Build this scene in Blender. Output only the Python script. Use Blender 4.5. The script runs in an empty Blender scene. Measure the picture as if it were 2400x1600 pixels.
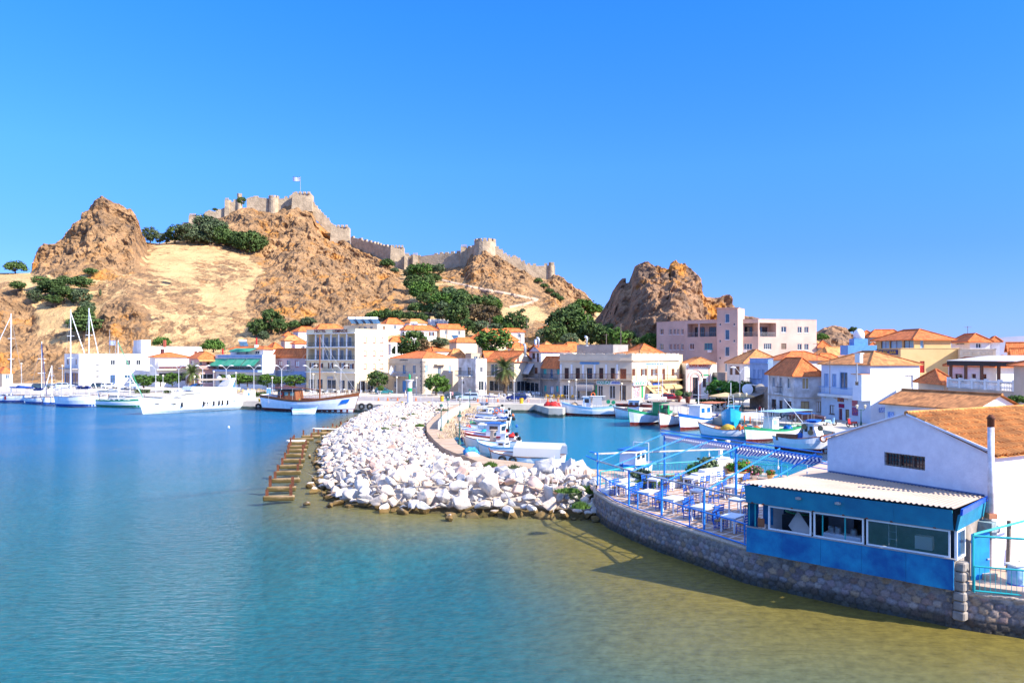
import bpy, bmesh, math, random
import numpy as np
from mathutils import Vector, Matrix, noise
from mathutils.bvhtree import BVHTree
random.seed(7); np.random.seed(7)
SC = bpy.context.scene
COL = SC.collection
R_ = math.radians
# ---------------------------------------------------------------- camera, sky, sun, exposure
F, HZ, CH = 1800.0, 832.0, 10.0        # focal length (photo px), horizon row, camera height above the water
cd = bpy.data.cameras.new('camera'); cam = bpy.data.objects.new('camera', cd); COL.objects.link(cam)
cam.location = (0, 0, CH); cam.rotation_euler = (R_(90), 0, 0)
cd.sensor_width = 36; cd.lens = 27; cd.shift_y = 32 / 2400; cd.clip_start = .5; cd.clip_end = 20000
SC.camera = cam
SUN_DIR = Vector((.876, -.483, 0)).normalized() * math.cos(R_(34)) + Vector((0, 0, math.sin(R_(34))))
w = bpy.data.worlds.new('World'); SC.world = w; w.use_nodes = True
nt = w.node_tree; nt.nodes.clear()
sky = nt.nodes.new('ShaderNodeTexSky'); sky.sky_type = 'NISHITA'; sky.sun_disc = False
sky.sun_elevation = R_(34); sky.sun_rotation = math.atan2(SUN_DIR.x, SUN_DIR.y)
sky.altitude = 0; sky.air_density = 1.0; sky.dust_density = 0.1; sky.ozone_density = 3.0
# the deep clear blue of this sky: a tint by elevation over the physical sky; unseen zenith brightened as added fill for the shade
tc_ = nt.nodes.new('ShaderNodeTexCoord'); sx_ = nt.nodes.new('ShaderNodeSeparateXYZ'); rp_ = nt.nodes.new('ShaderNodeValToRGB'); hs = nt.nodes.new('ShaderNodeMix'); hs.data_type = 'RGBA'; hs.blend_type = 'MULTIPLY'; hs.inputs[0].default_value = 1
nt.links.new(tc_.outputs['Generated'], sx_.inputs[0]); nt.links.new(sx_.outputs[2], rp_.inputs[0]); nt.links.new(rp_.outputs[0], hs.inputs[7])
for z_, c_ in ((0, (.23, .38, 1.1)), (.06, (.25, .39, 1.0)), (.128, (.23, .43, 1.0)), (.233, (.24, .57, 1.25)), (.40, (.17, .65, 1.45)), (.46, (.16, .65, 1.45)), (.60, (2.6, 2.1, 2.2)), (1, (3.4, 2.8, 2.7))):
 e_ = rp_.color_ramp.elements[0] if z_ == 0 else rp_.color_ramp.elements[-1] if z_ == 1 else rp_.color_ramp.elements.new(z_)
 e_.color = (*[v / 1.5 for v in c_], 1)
bg = nt.nodes.new('ShaderNodeBackground'); bg.inputs[1].default_value = 0.15
wo = nt.nodes.new('ShaderNodeOutputWorld')
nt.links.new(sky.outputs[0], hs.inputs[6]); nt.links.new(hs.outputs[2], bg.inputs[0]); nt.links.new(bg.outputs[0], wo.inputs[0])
sl = bpy.data.lights.new('sun', 'SUN'); sl.energy = 3.9; sl.angle = R_(.5); sl.color = (1, .93, .82)
so = bpy.data.objects.new('sun', sl); COL.objects.link(so); so.rotation_euler = SUN_DIR.to_track_quat('Z', 'Y').to_euler()
SC.view_settings.view_transform = 'Standard'; SC.view_settings.look = 'None'; SC.view_settings.gamma = 1
SC.view_settings.exposure = 1.3
SC.cycles.max_bounces = 8; SC.cycles.transparent_max_bounces = 16
# ---------------------------------------------------------------- helpers
def P(x, y, D): return Vector(((x - 1200) / F * D, D, CH - (y - HZ) / F * D))
def G(x, y, z=1.2): return P(x, y, (CH - z) * F / (y - HZ))
def Zat(y, D): return CH - (y - HZ) / F * D
def V(*a): return Vector(a)
def interp(x, pts): return np.interp(x, [p[0] for p in pts], [p[1] for p in pts])
MATS = {}
def mat(name, c1, c2=None, scale=4, rough=.8, bump=0., bscale=30, metal=0., rnd=0., detail=4, spec=.3, world=False, emit=0):
 if name in MATS: return MATS[name]
 m = bpy.data.materials.new(name); m.use_nodes = True; MATS[name] = m
 t = m.node_tree; N = t.nodes; L = t.links; b = N['Principled BSDF']
 b.inputs['Roughness'].default_value = rough; b.inputs['Metallic'].default_value = metal
 b.inputs['Specular IOR Level'].default_value = spec
 if c2 is None: c2 = tuple(c * .8 for c in c1)
 if world: tc = N.new('ShaderNodeNewGeometry').outputs['Position']
 else: tc = N.new('ShaderNodeTexCoord').outputs['Object']
 n = N.new('ShaderNodeTexNoise'); n.inputs['Scale'].default_value = scale; n.inputs['Detail'].default_value = detail
 n.inputs['Roughness'].default_value = .62
 L.new(tc, n.inputs['Vector'])
 r = N.new('ShaderNodeValToRGB'); r.color_ramp.elements[0].position = .38; r.color_ramp.elements[1].position = .64
 r.color_ramp.elements[0].color = (*c2, 1); r.color_ramp.elements[1].color = (*c1, 1)
 L.new(n.outputs[0], r.inputs[0]); out = r.outputs[0]
 if rnd:
  oi = N.new('ShaderNodeObjectInfo'); h = N.new('ShaderNodeHueSaturation')
  mr = N.new('ShaderNodeMapRange'); mr.inputs['To Min'].default_value = 1 - rnd; mr.inputs['To Max'].default_value = 1 + rnd
  L.new(oi.outputs['Random'], mr.inputs[0]); L.new(mr.outputs[0], h.inputs['Value']); L.new(out, h.inputs['Color']); out = h.outputs[0]
 L.new(out, b.inputs['Base Color'])
 if bump:
  n2 = N.new('ShaderNodeTexNoise'); n2.inputs['Scale'].default_value = bscale; n2.inputs['Detail'].default_value = 5
  L.new(tc, n2.inputs['Vector']); bp = N.new('ShaderNodeBump'); bp.inputs['Strength'].default_value = 1; bp.inputs['Distance'].default_value = bump
  L.new(n2.outputs[0], bp.inputs['Height']); L.new(bp.outputs[0], b.inputs['Normal'])
 m.diffuse_color = (*c1, 1)
 return m
def tile_mat(name, c1, c2, pu=.24, pv=.38, amp=.05, c3=None):
 m = mat(name, c1, c2, scale=1.3, rough=.85, detail=8, world=True); t = m.node_tree; N = t.nodes; L = t.links; b = N['Principled BSDF']
 uv = N.new('ShaderNodeUVMap'); s = N.new('ShaderNodeSeparateXYZ'); L.new(uv.outputs[0], s.inputs[0])
 def wv(o, per, off=0):
  a = N.new('ShaderNodeMath'); a.operation = 'MULTIPLY'; a.inputs[1].default_value = 1 / per; L.new(o, a.inputs[0])
  f = N.new('ShaderNodeMath'); f.operation = 'FRACT'; L.new(a.outputs[0], f.inputs[0]); return f.outputs[0]
 fu = wv(s.outputs[0], pu); fv = wv(s.outputs[1], pv)
 a = N.new('ShaderNodeMath'); a.operation = 'MULTIPLY'; a.inputs[1].default_value = math.pi; L.new(fu, a.inputs[0])
 si = N.new('ShaderNodeMath'); si.operation = 'SINE'; L.new(a.outputs[0], si.inputs[0])
 ad = N.new('ShaderNodeMath'); ad.operation = 'MULTIPLY_ADD'; ad.inputs[1].default_value = -.35; L.new(fv, ad.inputs[0]); L.new(si.outputs[0], ad.inputs[2])
 bp = N.new('ShaderNodeBump'); bp.inputs['Distance'].default_value = amp; L.new(ad.outputs[0], bp.inputs['Height']); L.new(bp.outputs[0], b.inputs['Normal'])
 # each tile its own tone
 c = N.new('ShaderNodeTexWhiteNoise'); c.noise_dimensions = '2D'
 cm = N.new('ShaderNodeCombineXYZ')
 for o, per, k in ((s.outputs[0], pu, 0), (s.outputs[1], pv, 1)):
  q = N.new('ShaderNodeMath'); q.operation = 'DIVIDE'; q.inputs[1].default_value = per; L.new(o, q.inputs[0])
  fl = N.new('ShaderNodeMath'); fl.operation = 'FLOOR'; L.new(q.outputs[0], fl.inputs[0]); L.new(fl.outputs[0], cm.inputs[k])
 L.new(cm.outputs[0], c.inputs['Vector'])
 h = N.new('ShaderNodeHueSaturation'); mr = N.new('ShaderNodeMapRange'); mr.inputs['To Min'].default_value = .72; mr.inputs['To Max'].default_value = 1.2
 L.new(c.outputs['Value'], mr.inputs[0]); L.new(mr.outputs[0], h.inputs['Value'])
 old = b.inputs['Base Color'].links[0].from_socket; L.new(old, h.inputs['Color']); L.new(h.outputs[0], b.inputs['Base Color'])
 return m
def vcol_mat(name, attr, rough=.9, bump=0, bscale=1, vary=.35, vscale=1.5, spec=.2):
 m = bpy.data.materials.new(name); m.use_nodes = True; MATS[name] = m
 t = m.node_tree; N = t.nodes; L = t.links; b = N['Principled BSDF']; b.inputs['Roughness'].default_value = rough; b.inputs['Specular IOR Level'].default_value = spec
 a = N.new('ShaderNodeAttribute'); a.attribute_name = attr
 g = N.new('ShaderNodeNewGeometry'); n = N.new('ShaderNodeTexNoise'); n.inputs['Scale'].default_value = vscale; n.inputs['Detail'].default_value = 8; n.inputs['Roughness'].default_value = .7
 L.new(g.outputs['Position'], n.inputs['Vector'])
 mr = N.new('ShaderNodeMapRange'); mr.inputs['From Min'].default_value = .3; mr.inputs['From Max'].default_value = .7; mr.inputs['To Min'].default_value = 1 - vary; mr.inputs['To Max'].default_value = 1 + vary
 L.new(n.outputs[0], mr.inputs[0]); h = N.new('ShaderNodeHueSaturation'); L.new(mr.outputs[0], h.inputs['Value']); L.new(a.outputs['Color'], h.inputs['Color']); L.new(h.outputs[0], b.inputs['Base Color'])
 if bump:
  n2 = N.new('ShaderNodeTexNoise'); n2.inputs['Scale'].default_value = bscale; n2.inputs['Detail'].default_value = 9; n2.inputs['Roughness'].default_value = .65
  L.new(g.outputs['Position'], n2.inputs['Vector']); bp = N.new('ShaderNodeBump'); bp.inputs['Distance'].default_value = bump; L.new(n2.outputs[0], bp.inputs['Height']); L.new(bp.outputs[0], b.inputs['Normal'])
 return m
class MB:
 def __init__(s): s.v = []; s.f = []; s.uv = {}; s.m = {}
 def add(s, vs, fs, mi=0):
  o = len(s.v); s.v += [tuple(v) for v in vs]
  for f in fs:
   if mi: s.m[len(s.f)] = mi
   s.f.append(tuple(i + o for i in f))
  return s
 def quad(s, a, b, c, d, uv=None, mi=0):
  if uv: s.uv[len(s.f)] = uv
  return s.add([a, b, c, d], [(0, 1, 2, 3)], mi)
 def poly(s, pts, uv=None):
  if uv: s.uv[len(s.f)] = uv
  return s.add(pts, [tuple(range(len(pts)))])
 def hexa(s, p, mi=0):
  return s.add(p, [(3, 2, 1, 0), (4, 5, 6, 7), (0, 1, 5, 4), (1, 2, 6, 5), (2, 3, 7, 6), (3, 0, 4, 7)], mi)
 def bx(s, x0, y0, z0, x1, y1, z1, mi=0):
  return s.hexa([(x0, y0, z0), (x1, y0, z0), (x1, y1, z0), (x0, y1, z0), (x0, y0, z1), (x1, y0, z1), (x1, y1, z1), (x0, y1, z1)], mi)
 def box(s, c, sz, rot=0, mi=0, tilt=None):
  M = Matrix.Rotation(rot, 3, 'Z')
  if tilt: M = M @ Matrix.Rotation(tilt[0], 3, tilt[1])
  h = Vector(sz) / 2; c = Vector(c)
  return s.hexa([c + M @ Vector((x * h.x, y * h.y, z * h.z)) for z in (-1, 1) for x, y in ((-1, -1), (1, -1), (1, 1), (-1, 1))], mi)
 def tube(s, pts, r, n=6, r2=None, cap=True, mi=0):
  pts = [Vector(p) for p in pts]; k = len(pts); rs = [r + ((r2 if r2 is not None else r) - r) * i / (k - 1) for i in range(k)] if not isinstance(r, (list, tuple)) else r
  vs = []
  for i, p in enumerate(pts):
   d = (pts[min(i + 1, k - 1)] - pts[max(i - 1, 0)]).normalized(); u = d.cross(Vector((0, 0, 1)))
   if u.length < .05: u = Vector((1, 0, 0))
   u.normalize(); w_ = u.cross(d)
   vs += [p + (u * math.cos(2 * math.pi * j / n) + w_ * math.sin(2 * math.pi * j / n)) * rs[i] for j in range(n)]
  fs = [(i * n + j, i * n + (j + 1) % n, (i + 1) * n + (j + 1) % n, (i + 1) * n + j) for i in range(k - 1) for j in range(n)]
  if cap: fs += [tuple(range(n - 1, -1, -1)), tuple((k - 1) * n + j for j in range(n))]
  return s.add(vs, fs, mi)
 def lathe(s, prof, n=12, c=(0, 0, 0), mi=0, sx=1, sy=1):
  vs = [(c[0] + r * math.cos(2 * math.pi * j / n) * sx, c[1] + r * math.sin(2 * math.pi * j / n) * sy, c[2] + z) for r, z in prof for j in range(n)]
  k = len(prof); fs = [(i * n + j, i * n + (j + 1) % n, (i + 1) * n + (j + 1) % n, (i + 1) * n + j) for i in range(k - 1) for j in range(n)]
  fs += [tuple(range(n - 1, -1, -1)), tuple((k - 1) * n + j for j in range(n))]
  return s.add(vs, fs, mi)
 def prism(s, poly, z0, z1, bottom=True):
  n = len(poly); vs = [(p[0], p[1], z0) for p in poly] + [(p[0], p[1], z1) for p in poly]
  fs = [(i, (i + 1) % n, n + (i + 1) % n, n + i) for i in range(n)] + [tuple(range(n, 2 * n))]
  if bottom: fs.append(tuple(range(n - 1, -1, -1)))
  return s.add(vs, fs)
 def build(s, name, m, parent=None, smooth=False, org=None, **kw):
  if org is not None: s.v = [(v[0] - org[0], v[1] - org[1], v[2] - org[2]) for v in s.v]
  me = bpy.data.meshes.new(name); me.from_pydata(s.v, [], s.f)
  if s.uv:
   ul = me.uv_layers.new(name='UVMap')
   for fi, uv in s.uv.items():
    for k, li in enumerate(me.polygons[fi].loop_indices): ul.data[li].uv = uv[k]
  for mm in (m if isinstance(m, (list, tuple)) else [m]): me.materials.append(mm)
  for fi, mi in s.m.items(): me.polygons[fi].material_index = mi
  if smooth: me.polygons.foreach_set('use_smooth', [True] * len(me.polygons))
  me.update()
  o = bpy.data.objects.new(name, me); COL.objects.link(o)
  if parent is not None: o.parent = parent
  for k, v in kw.items(): o[k] = v
  return o
def thing(name, label, cat, loc=(0, 0, 0), rz=0, group=None, sc=1):
 o = bpy.data.objects.new(name, None); COL.objects.link(o); o.location = loc; o.rotation_euler = (0, 0, rz); o.empty_display_size = .3
 if sc != 1: o.scale = (sc,) * 3
 o['label'] = label; o['category'] = cat
 if group: o['group'] = group
 return o
def tag(o, label, cat, group=None):
 o['label'] = label; o['category'] = cat
 if group: o['group'] = group
 return o
def struct(o): o['kind'] = 'structure'; return o
CH_ = {}
def kids(o):
 return [c for c in bpy.data.objects if c.parent == o] if o not in CH_ else CH_[o]
def proto(o):
 CH_[o] = [c for c in bpy.data.objects if c.parent == o]
 for c in CH_[o]: CH_[c] = [d for d in bpy.data.objects if d.parent == c]
 return o
def dup(o, loc, rz=0, label=None, group=None, sc=None):
 c = o.copy(); COL.objects.link(c); c.location = loc; c.rotation_euler = (0, 0, rz)
 if sc is not None: c.scale = (sc,) * 3 if not isinstance(sc, (tuple, list)) else sc
 if label: c['label'] = label
 if group: c['group'] = group
 for k in CH_.get(o, []):
  d = k.copy(); COL.objects.link(d); d.parent = c
  for g in CH_.get(k, []):
   e = g.copy(); COL.objects.link(e); e.parent = d
 return c
def text(s, size, m, parent, loc, rx=R_(90), rz=0, name='lettering', ext=.02, bold=.012, sx=1, xyz=None):
 c = bpy.data.curves.new(name, 'FONT'); c.body = s; c.size = size; c.extrude = ext; c.offset = bold; c.align_x = 'CENTER'; c.align_y = 'CENTER'; c.resolution_u = 2
 o = bpy.data.objects.new(name, c); COL.objects.link(o)
 me = bpy.data.meshes.new_from_object(o.evaluated_get(bpy.context.evaluated_depsgraph_get())); bpy.data.objects.remove(o)
 me.name = name; me.materials.clear(); me.materials.append(m)
 q = bpy.data.objects.new(name, me); COL.objects.link(q); q.parent = parent; q.location = loc; q.rotation_euler = (rx, 0, rz); q.scale = (sx, 1, 1)
 return q
def cloth(name, c):
 m = bpy.data.materials.new(name); m.use_nodes = True; MATS[name] = m; N = m.node_tree.nodes; L = m.node_tree.links; b = N['Principled BSDF']; b.inputs['Base Color'].default_value = (*c, 1); b.inputs['Roughness'].default_value = .8
 t = N.new('ShaderNodeBsdfTranslucent'); t.inputs[0].default_value = (*c, 1); x = N.new('ShaderNodeMixShader'); x.inputs[0].default_value = .5; L.new(b.outputs[0], x.inputs[1]); L.new(t.outputs[0], x.inputs[2]); L.new(x.outputs[0], N['Material Output'].inputs[0]); return m
# palette
WHITE = mat('white_paint', (.82, .80, .76), (.68, .66, .62), .6, .7, world=True)
GLOSSW = mat('white_gelcoat', (.84, .84, .84), (.76, .76, .76), 2, .25, spec=.5)
CREAM = mat('cream_plaster', (.72, .58, .40), (.62, .49, .33), .5, .85, world=True)
GLASS = mat('dark_glass', (.03, .045, .06), (.015, .02, .03), 1, .08, spec=.8)
BGLASS = mat('blue_glass', (.05, .12, .2), (.03, .06, .1), 1, .08, spec=.8)
BROWN = mat('brown_wood', (.16, .06, .035), (.10, .04, .02), 6, .6)
DARK = mat('dark_metal', (.03, .03, .035), (.02, .02, .02), 3, .5)
GREY = mat('grey_metal', (.38, .39, .40), (.28, .29, .3), 3, .5)
RED = mat('red_paint', (.55, .03, .02), (.42, .02, .02), 3, .5)
ORANGE = mat('orange_plastic', (.75, .16, .03), (.6, .12, .03), 3, .5)
GREEN = mat('green_paint', (.01, .32, .11), (.01, .25, .09), 3, .5)
BLUE = mat('blue_paint', (.01, .10, .55), (.01, .07, .4), 3, .45)
NAVY = mat('navy_cloth', (.01, .03, .16), (.01, .02, .1), 3, .8)
YEL = mat('yellow_paint', (.75, .42, .02), (.6, .34, .02), 3, .5)
SKIN = mat('skin', (.45, .25, .17), (.4, .22, .15), 3, .6)
BLACK = mat('black_rubber', (.015, .015, .015), (.03, .03, .03), 3, .8)
RUST = mat('rusty_iron', (.20, .065, .03), (.09, .035, .02), 6, .9, .01, 40)
TILE = tile_mat('terracotta_tiles', (.66, .19, .05), (.54, .135, .035), amp=.02)
TILE2 = tile_mat('weathered_tiles', (.68, .28, .09), (.43, .17, .055), amp=.02)
# ================================================================ TERRAIN
def rocky_mat(name, grass, grass2, rock, rock2, rock3):
 m = bpy.data.materials.new(name); m.use_nodes = True; t = m.node_tree; N = t.nodes; L = t.links; b = N['Principled BSDF']
 b.inputs['Roughness'].default_value = .95; b.inputs['Specular IOR Level'].default_value = .1
 g = N.new('ShaderNodeNewGeometry'); pos = g.outputs['Position']
 def nz(sc, det=8, ro=.65, vec=pos, w=None):
  n = N.new('ShaderNodeTexNoise'); n.inputs['Scale'].default_value = sc; n.inputs['Detail'].default_value = det; n.inputs['Roughness'].default_value = ro
  L.new(vec, n.inputs['Vector']); return n.outputs[0]
 def ramp(x, stops):
  r = N.new('ShaderNodeValToRGB')
  while len(r.color_ramp.elements) < len(stops): r.color_ramp.elements.new(.5)
  for e, (p, c) in zip(r.color_ramp.elements, stops): e.position = p; e.color = (*c, 1) if len(c) == 3 else c
  L.new(x, r.inputs[0]); return r.outputs[0]
 def mix(f, a, c):
  x = N.new('ShaderNodeMix'); x.data_type = 'RGBA'; L.new(f, x.inputs[0]); L.new(a, x.inputs[6]); L.new(c, x.inputs[7]); return x.outputs[2]
 gr = ramp(nz(.09, 10), [(.3, grass2), (.5, grass), (.7, tuple(min(1, c * 1.22) for c in grass))])
 rk = ramp(nz(.12, 12, .7), [(.32, rock3), (.44, rock2), (.58, rock), (.74, tuple(min(1, c * 1.35) for c in rock))])
 lich = ramp(nz(.05, 9, .75), [(.54, (0, 0, 0)), (.62, (1, 1, 1))])
 at = N.new('ShaderNodeAttribute'); at.attribute_name = 'paint'
 s = N.new('ShaderNodeSeparateColor'); L.new(at.outputs['Color'], s.inputs[0])
 ml = N.new('ShaderNodeMath'); ml.operation = 'MULTIPLY'; L.new(lich, ml.inputs[0]); L.new(s.outputs[1], ml.inputs[1])
 oc = N.new('ShaderNodeRGB'); oc.outputs[0].default_value = (.50, .22, .05, 1)
 rk = mix(ml.outputs[0], rk, oc.outputs[0])
 # rock shows where the mask says so and in patches
 nn = nz(.16, 10, .7)
 a = N.new('ShaderNodeMath'); a.operation = 'MULTIPLY_ADD'; a.inputs[1].default_value = 2.3; L.new(nn, a.inputs[0]); L.new(s.outputs[0], a.inputs[2])
 mr = N.new('ShaderNodeMapRange'); mr.inputs['From Min'].default_value = 1.36; mr.inputs['From Max'].default_value = 1.5; L.new(a.outputs[0], mr.inputs[0])
 L.new(mix(mr.outputs[0], gr, rk), b.inputs['Base Color'])
 h = N.new('ShaderNodeMath'); h.operation = 'ADD'; L.new(nz(.35, 12, .72), h.inputs[0])
 vo = N.new('ShaderNodeTexVoronoi'); vo.inputs['Scale'].default_value = .45; vo.feature = 'DISTANCE_TO_EDGE'; L.new(pos, vo.inputs['Vector'])
 h2 = N.new('ShaderNodeMath'); h2.operation = 'MULTIPLY'; L.new(vo.outputs['Distance'], h2.inputs[0]); L.new(mr.outputs[0], h2.inputs[1]); L.new(h2.outputs[0], h.inputs[1])
 bp = N.new('ShaderNodeBump'); bp.inputs['Distance'].default_value = 1.5; bp.inputs['Strength'].default_value = 1
 L.new(h.outputs[0], bp.inputs['Height']); L.new(bp.outputs[0], b.inputs['Normal'])
 return m
HILLM = rocky_mat('dry_hillside', (.60, .385, .175), (.44, .28, .125), (.42, .245, .115), (.27, .16, .08), (.11, .08, .06))
CRAGM = rocky_mat('dark_crag_rock', (.55, .30, .10), (.40, .22, .08), (.38, .22, .12), (.22, .14, .09), (.10, .08, .07))
SIL = [(-220, 640), (0, 640), (65, 641), (73, 640), (81, 610), (93, 591), (110, 577), (127, 579), (149, 561), (176, 525), (190, 515), (193, 502), (215, 487), (227, 474), (242, 464), (255, 471), (285, 481),
  (298, 489), (306, 488), (315, 500), (323, 515), (330, 545), (338, 553), (344, 571), (380, 571), (411, 560), (437, 540), (473, 521), (505, 512), (529, 504), (560, 486), (582, 486), (605, 493), (635, 492), (654, 487), (673, 481), (690, 473), (711, 478), (728, 483),
  (741, 517), (775, 545), (800, 556), (843, 583), (880, 602), (920, 628), (950, 634), (1000, 632), (1088, 624), (1100, 605), (1115, 590), (1122, 586), (1145, 588), (1165, 596), (1181, 612), (1217, 632), (1250, 650), (1288, 655), (1298, 640),
  (1320, 652), (1324, 659), (1348, 676), (1372, 688), (1398, 721), (1410, 733), (1450, 800), (1500, 840)]
SILD = [(-220, 340), (60, 340), (90, 362), (315, 366), (345, 425), (411, 445), (780, 450), (860, 430), (950, 405), (1090, 395), (1130, 385), (1298, 385), (1410, 365), (1500, 345)]
ROCKS = [(235, 545, 95, 85, 1), (150, 600, 70, 45, .9), (290, 670, 70, 55, .38), (290, 755, 50, 45, .75), (120, 700, 26, 14, .3), (20, 760, 50, 70, .85), (55, 850, 110, 40, .7), (600, 530, 110, 50, .8), (700, 560, 90, 75, 1), (790, 620, 90, 70, 1.1),
   (740, 680, 80, 55, .9), (850, 660, 70, 50, 1), (640, 720, 45, 60, .8), (760, 735, 90, 35, .6), (900, 700, 50, 40, .6), (420, 700, 50, 35, .35), (480, 760, 120, 30, .25), (400, 800, 200, 30, .3), (1130, 620, 60, 40, 1), (1190, 650, 60, 35, .9), (1070, 640, 40, 20, .8), (1240, 690, 60, 25, .6),
   (1340, 690, 60, 50, .9), (1100, 700, 90, 25, .6), (1280, 790, 50, 30, .5), (520, 640, 60, 30, .3), (180, 810, 80, 30, .3)]
def softe(x, y, L):
 m = 0
 for cx, cy, rx, ry, a in L:
  d = ((x - cx) / rx) ** 2 + ((y - cy) / ry) ** 2
  if d < 2.2: m = max(m, a * min(1, (2.2 - d) / 1.2))
 return m
def rugged(p, amp, s=.055):
 w_ = Vector((noise.noise(p * .05), noise.noise(p * .05 + Vector((9, 0, 0))), noise.noise(p * .05 + Vector((0, 9, 0))))) * 6
 q = (p + w_) * .032
 r = noise.ridged_multi_fractal(q, 1.15, 2.0, 4, 1.0, 2.0) - 1.0
 c = noise.voronoi((p + w_ * .4) * .11)[0]; v = (c[1] - c[0])
 b = noise.fractal(p * .22, 1.0, 2.1, 4)
 u = noise.ridged_multi_fractal((p + w_ * 1.5) * .014 + V(3, 7, 1), 1.0, 2.0, 3, 1.0, 2.0) - 1.0
 s3 = noise.ridged_multi_fractal(Vector((q.x * 1.2 + q.z * 1.5, q.y * 1.2, q.z * 4.2 - q.x * 1.5)), 1.0, 2.1, 4, 1.0, 2.0) - 1.0
 return amp * (r * .4 + u * .95 + b * .35 + s3 * .42)
def terrain(name, x0, x1, step, lines, segs, rocks, m, amp, lich, ampg=.7, side=0.):
 """lines: list of (D(px), y(px)) from the foot of the slope to behind the ridge, all real distances"""
 xs = np.arange(x0, x1 + .1, step); vs = []; paint = []
 rows = []
 for i in range(len(lines) - 1):
  n = segs[i]
  for k in range(n): rows.append((i, k / n))
 rows.append((len(lines) - 2, 1.0))
 for x in xs:
  Ds = [float(interp(x, l[0])) if isinstance(l[0], list) else l[0] for l in lines]
  ys = [float(interp(x, l[1])) if l[1] is not None else None for l in lines]
  zs = [Zat(y, D) if y is not None else lines[i][2] for i, (y, D) in enumerate(zip(ys, Ds))]
  for i, t in rows:
   D = Ds[i] + (Ds[i + 1] - Ds[i]) * t; z = zs[i] + (zs[i + 1] - zs[i]) * t
   p = Vector(((x - 1200) / F * D, D, z)); yy = HZ - (z - CH) * F / D
   rk = softe(x, yy, rocks)
   edge = min(1, max(0, (z + .5) / 8)) * min(1, (i + t) / .6)
   a = (ampg + (amp - ampg) * min(1, rk) ** 1.6) * edge
   d = rugged(p, a)
   top = 1 if i >= len(lines) - 3 else 0
   n = Vector((.15, -.8, .55))
   if i >= len(lines) - 3 or (i == len(lines) - 4 and t > .8): n = Vector((0, -.4, .30)); d *= .8
   p += n * d
   # a second, finer break-up on rock
   if rk > .2: p += Vector((0, -1, .25)) * (1.3 * rk * edge * noise.noise(p * .35) + .5 * rk * edge * noise.noise(p * .9))
   vs.append(p); paint.append((min(1, rk), lich(x, yy), 0, 1))
 nr = len(rows); fs = [(a * nr + b, (a + 1) * nr + b, (a + 1) * nr + b + 1, a * nr + b + 1) for a in range(len(xs) - 1) for b in range(nr - 1)]
 me = bpy.data.meshes.new(name); me.from_pydata(vs, [], fs)
 at = me.color_attributes.new('paint', 'FLOAT_COLOR', 'POINT'); at.data.foreach_set('color', np.array(paint, dtype=np.float32).ravel())
 me.materials.append(m); me.polygons.foreach_set('use_smooth', [False] * len(me.polygons)); me.update()
 o = bpy.data.objects.new(name, me); COL.objects.link(o); struct(o)
 return o, BVHTree.FromPolygons(vs, fs)
L1 = [(-220, 880), (0, 878), (150, 870), (300, 860), (450, 855), (600, 845), (700, 822), (800, 808), (900, 800), (1000, 798), (1100, 802), (1200, 808), (1300, 812), (1400, 815), (1500, 850)]
L2 = [(-220, 740), (0, 735), (60, 745), (150, 730), (220, 735), (300, 720), (400, 740), (500, 750), (600, 755), (700, 750), (800, 740), (900, 725), (950, 718), (1000, 722), (1100, 735), (1200, 745), (1300, 757), (1400, 775), (1500, 845)]
L3 = [(-220, 660), (0, 655), (75, 650), (150, 640), (230, 640), (300, 640), (400, 660), (500, 680), (600, 690), (700, 670), (800, 660), (900, 660), (950, 675), (1000, 680), (1100, 690), (1200, 700), (1300, 718), (1400, 755), (1450, 795), (1500, 842)]
L4 = [(-220, 645), (0, 645), (73, 644), (110, 615), (190, 565), (240, 525), (315, 560), (342, 577), (400, 574), (500, 580), (560, 592), (620, 600), (700, 570), (780, 590), (860, 625), (940, 645), (1000, 645), (1088, 645), (1130, 620), (1200, 645), (1300, 670), (1400, 737), (1450, 797), (1500, 841)]
D4 = [(-220, 332), (60, 333), (90, 352), (315, 356), (345, 395), (500, 400), (780, 405), (860, 395), (950, 380), (1090, 375), (1298, 365), (1410, 352), (1500, 340)]
hill, HB = terrain('hill', -220, 1490, 2.2, [([(-220, 242), (600, 236), (690, 212), (780, 198), (1500, 192)], None, 1.15), ([(-220, 262), (600, 252), (700, 236), (800, 228), (1500, 225)], L1), (285, L2), ([(-220, 318), (90, 322), (1500, 328)], L3), (D4, L4), (SILD, SIL), ([(p[0], p[1] + 25) for p in SILD], [(p[0], p[1] + 12) for p in SIL]), (600, None, -6)],
 [14, 52, 46, 56, 62, 5, 2], ROCKS, HILLM, 6.0, lambda x, y: .9 if x > 600 or (x < 320 and y > 620) else .3, side=1)
RSIL = [(1330, 800), (1352, 790), (1375, 774), (1390, 756), (1411, 735), (1424, 712), (1436, 687), (1446, 669), (1457, 668), (1462, 673), (1472, 672), (1477, 654), (1487, 628), (1498, 623), (1518, 621), (1533, 628), (1541, 639), (1564, 639), (1569, 623), (1582, 618), (1597, 628), (1602, 633), (1617, 635), (1630, 646),
  (1635, 659), (1637, 668), (1641, 674), (1653, 697), (1679, 703), (1694, 698), (1704, 704), (1715, 719), (1748, 738), (1788, 743), (1812, 748), (1850, 760), (1900, 790), (1960, 822)]
RD = [(1330, 290), (1400, 278), (1480, 264), (1560, 256), (1650, 258), (1750, 268), (1960, 280)]
def rl(dd, k, lift=0): return [(p[0], p[1] - dd) for p in RD], [(p[0], 858 + (p[1] - 858) * k + lift) for p in RSIL]
a1, b1 = rl(34, .25); a2, b2 = rl(22, .62); a3, b3 = rl(8, .86)
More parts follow.
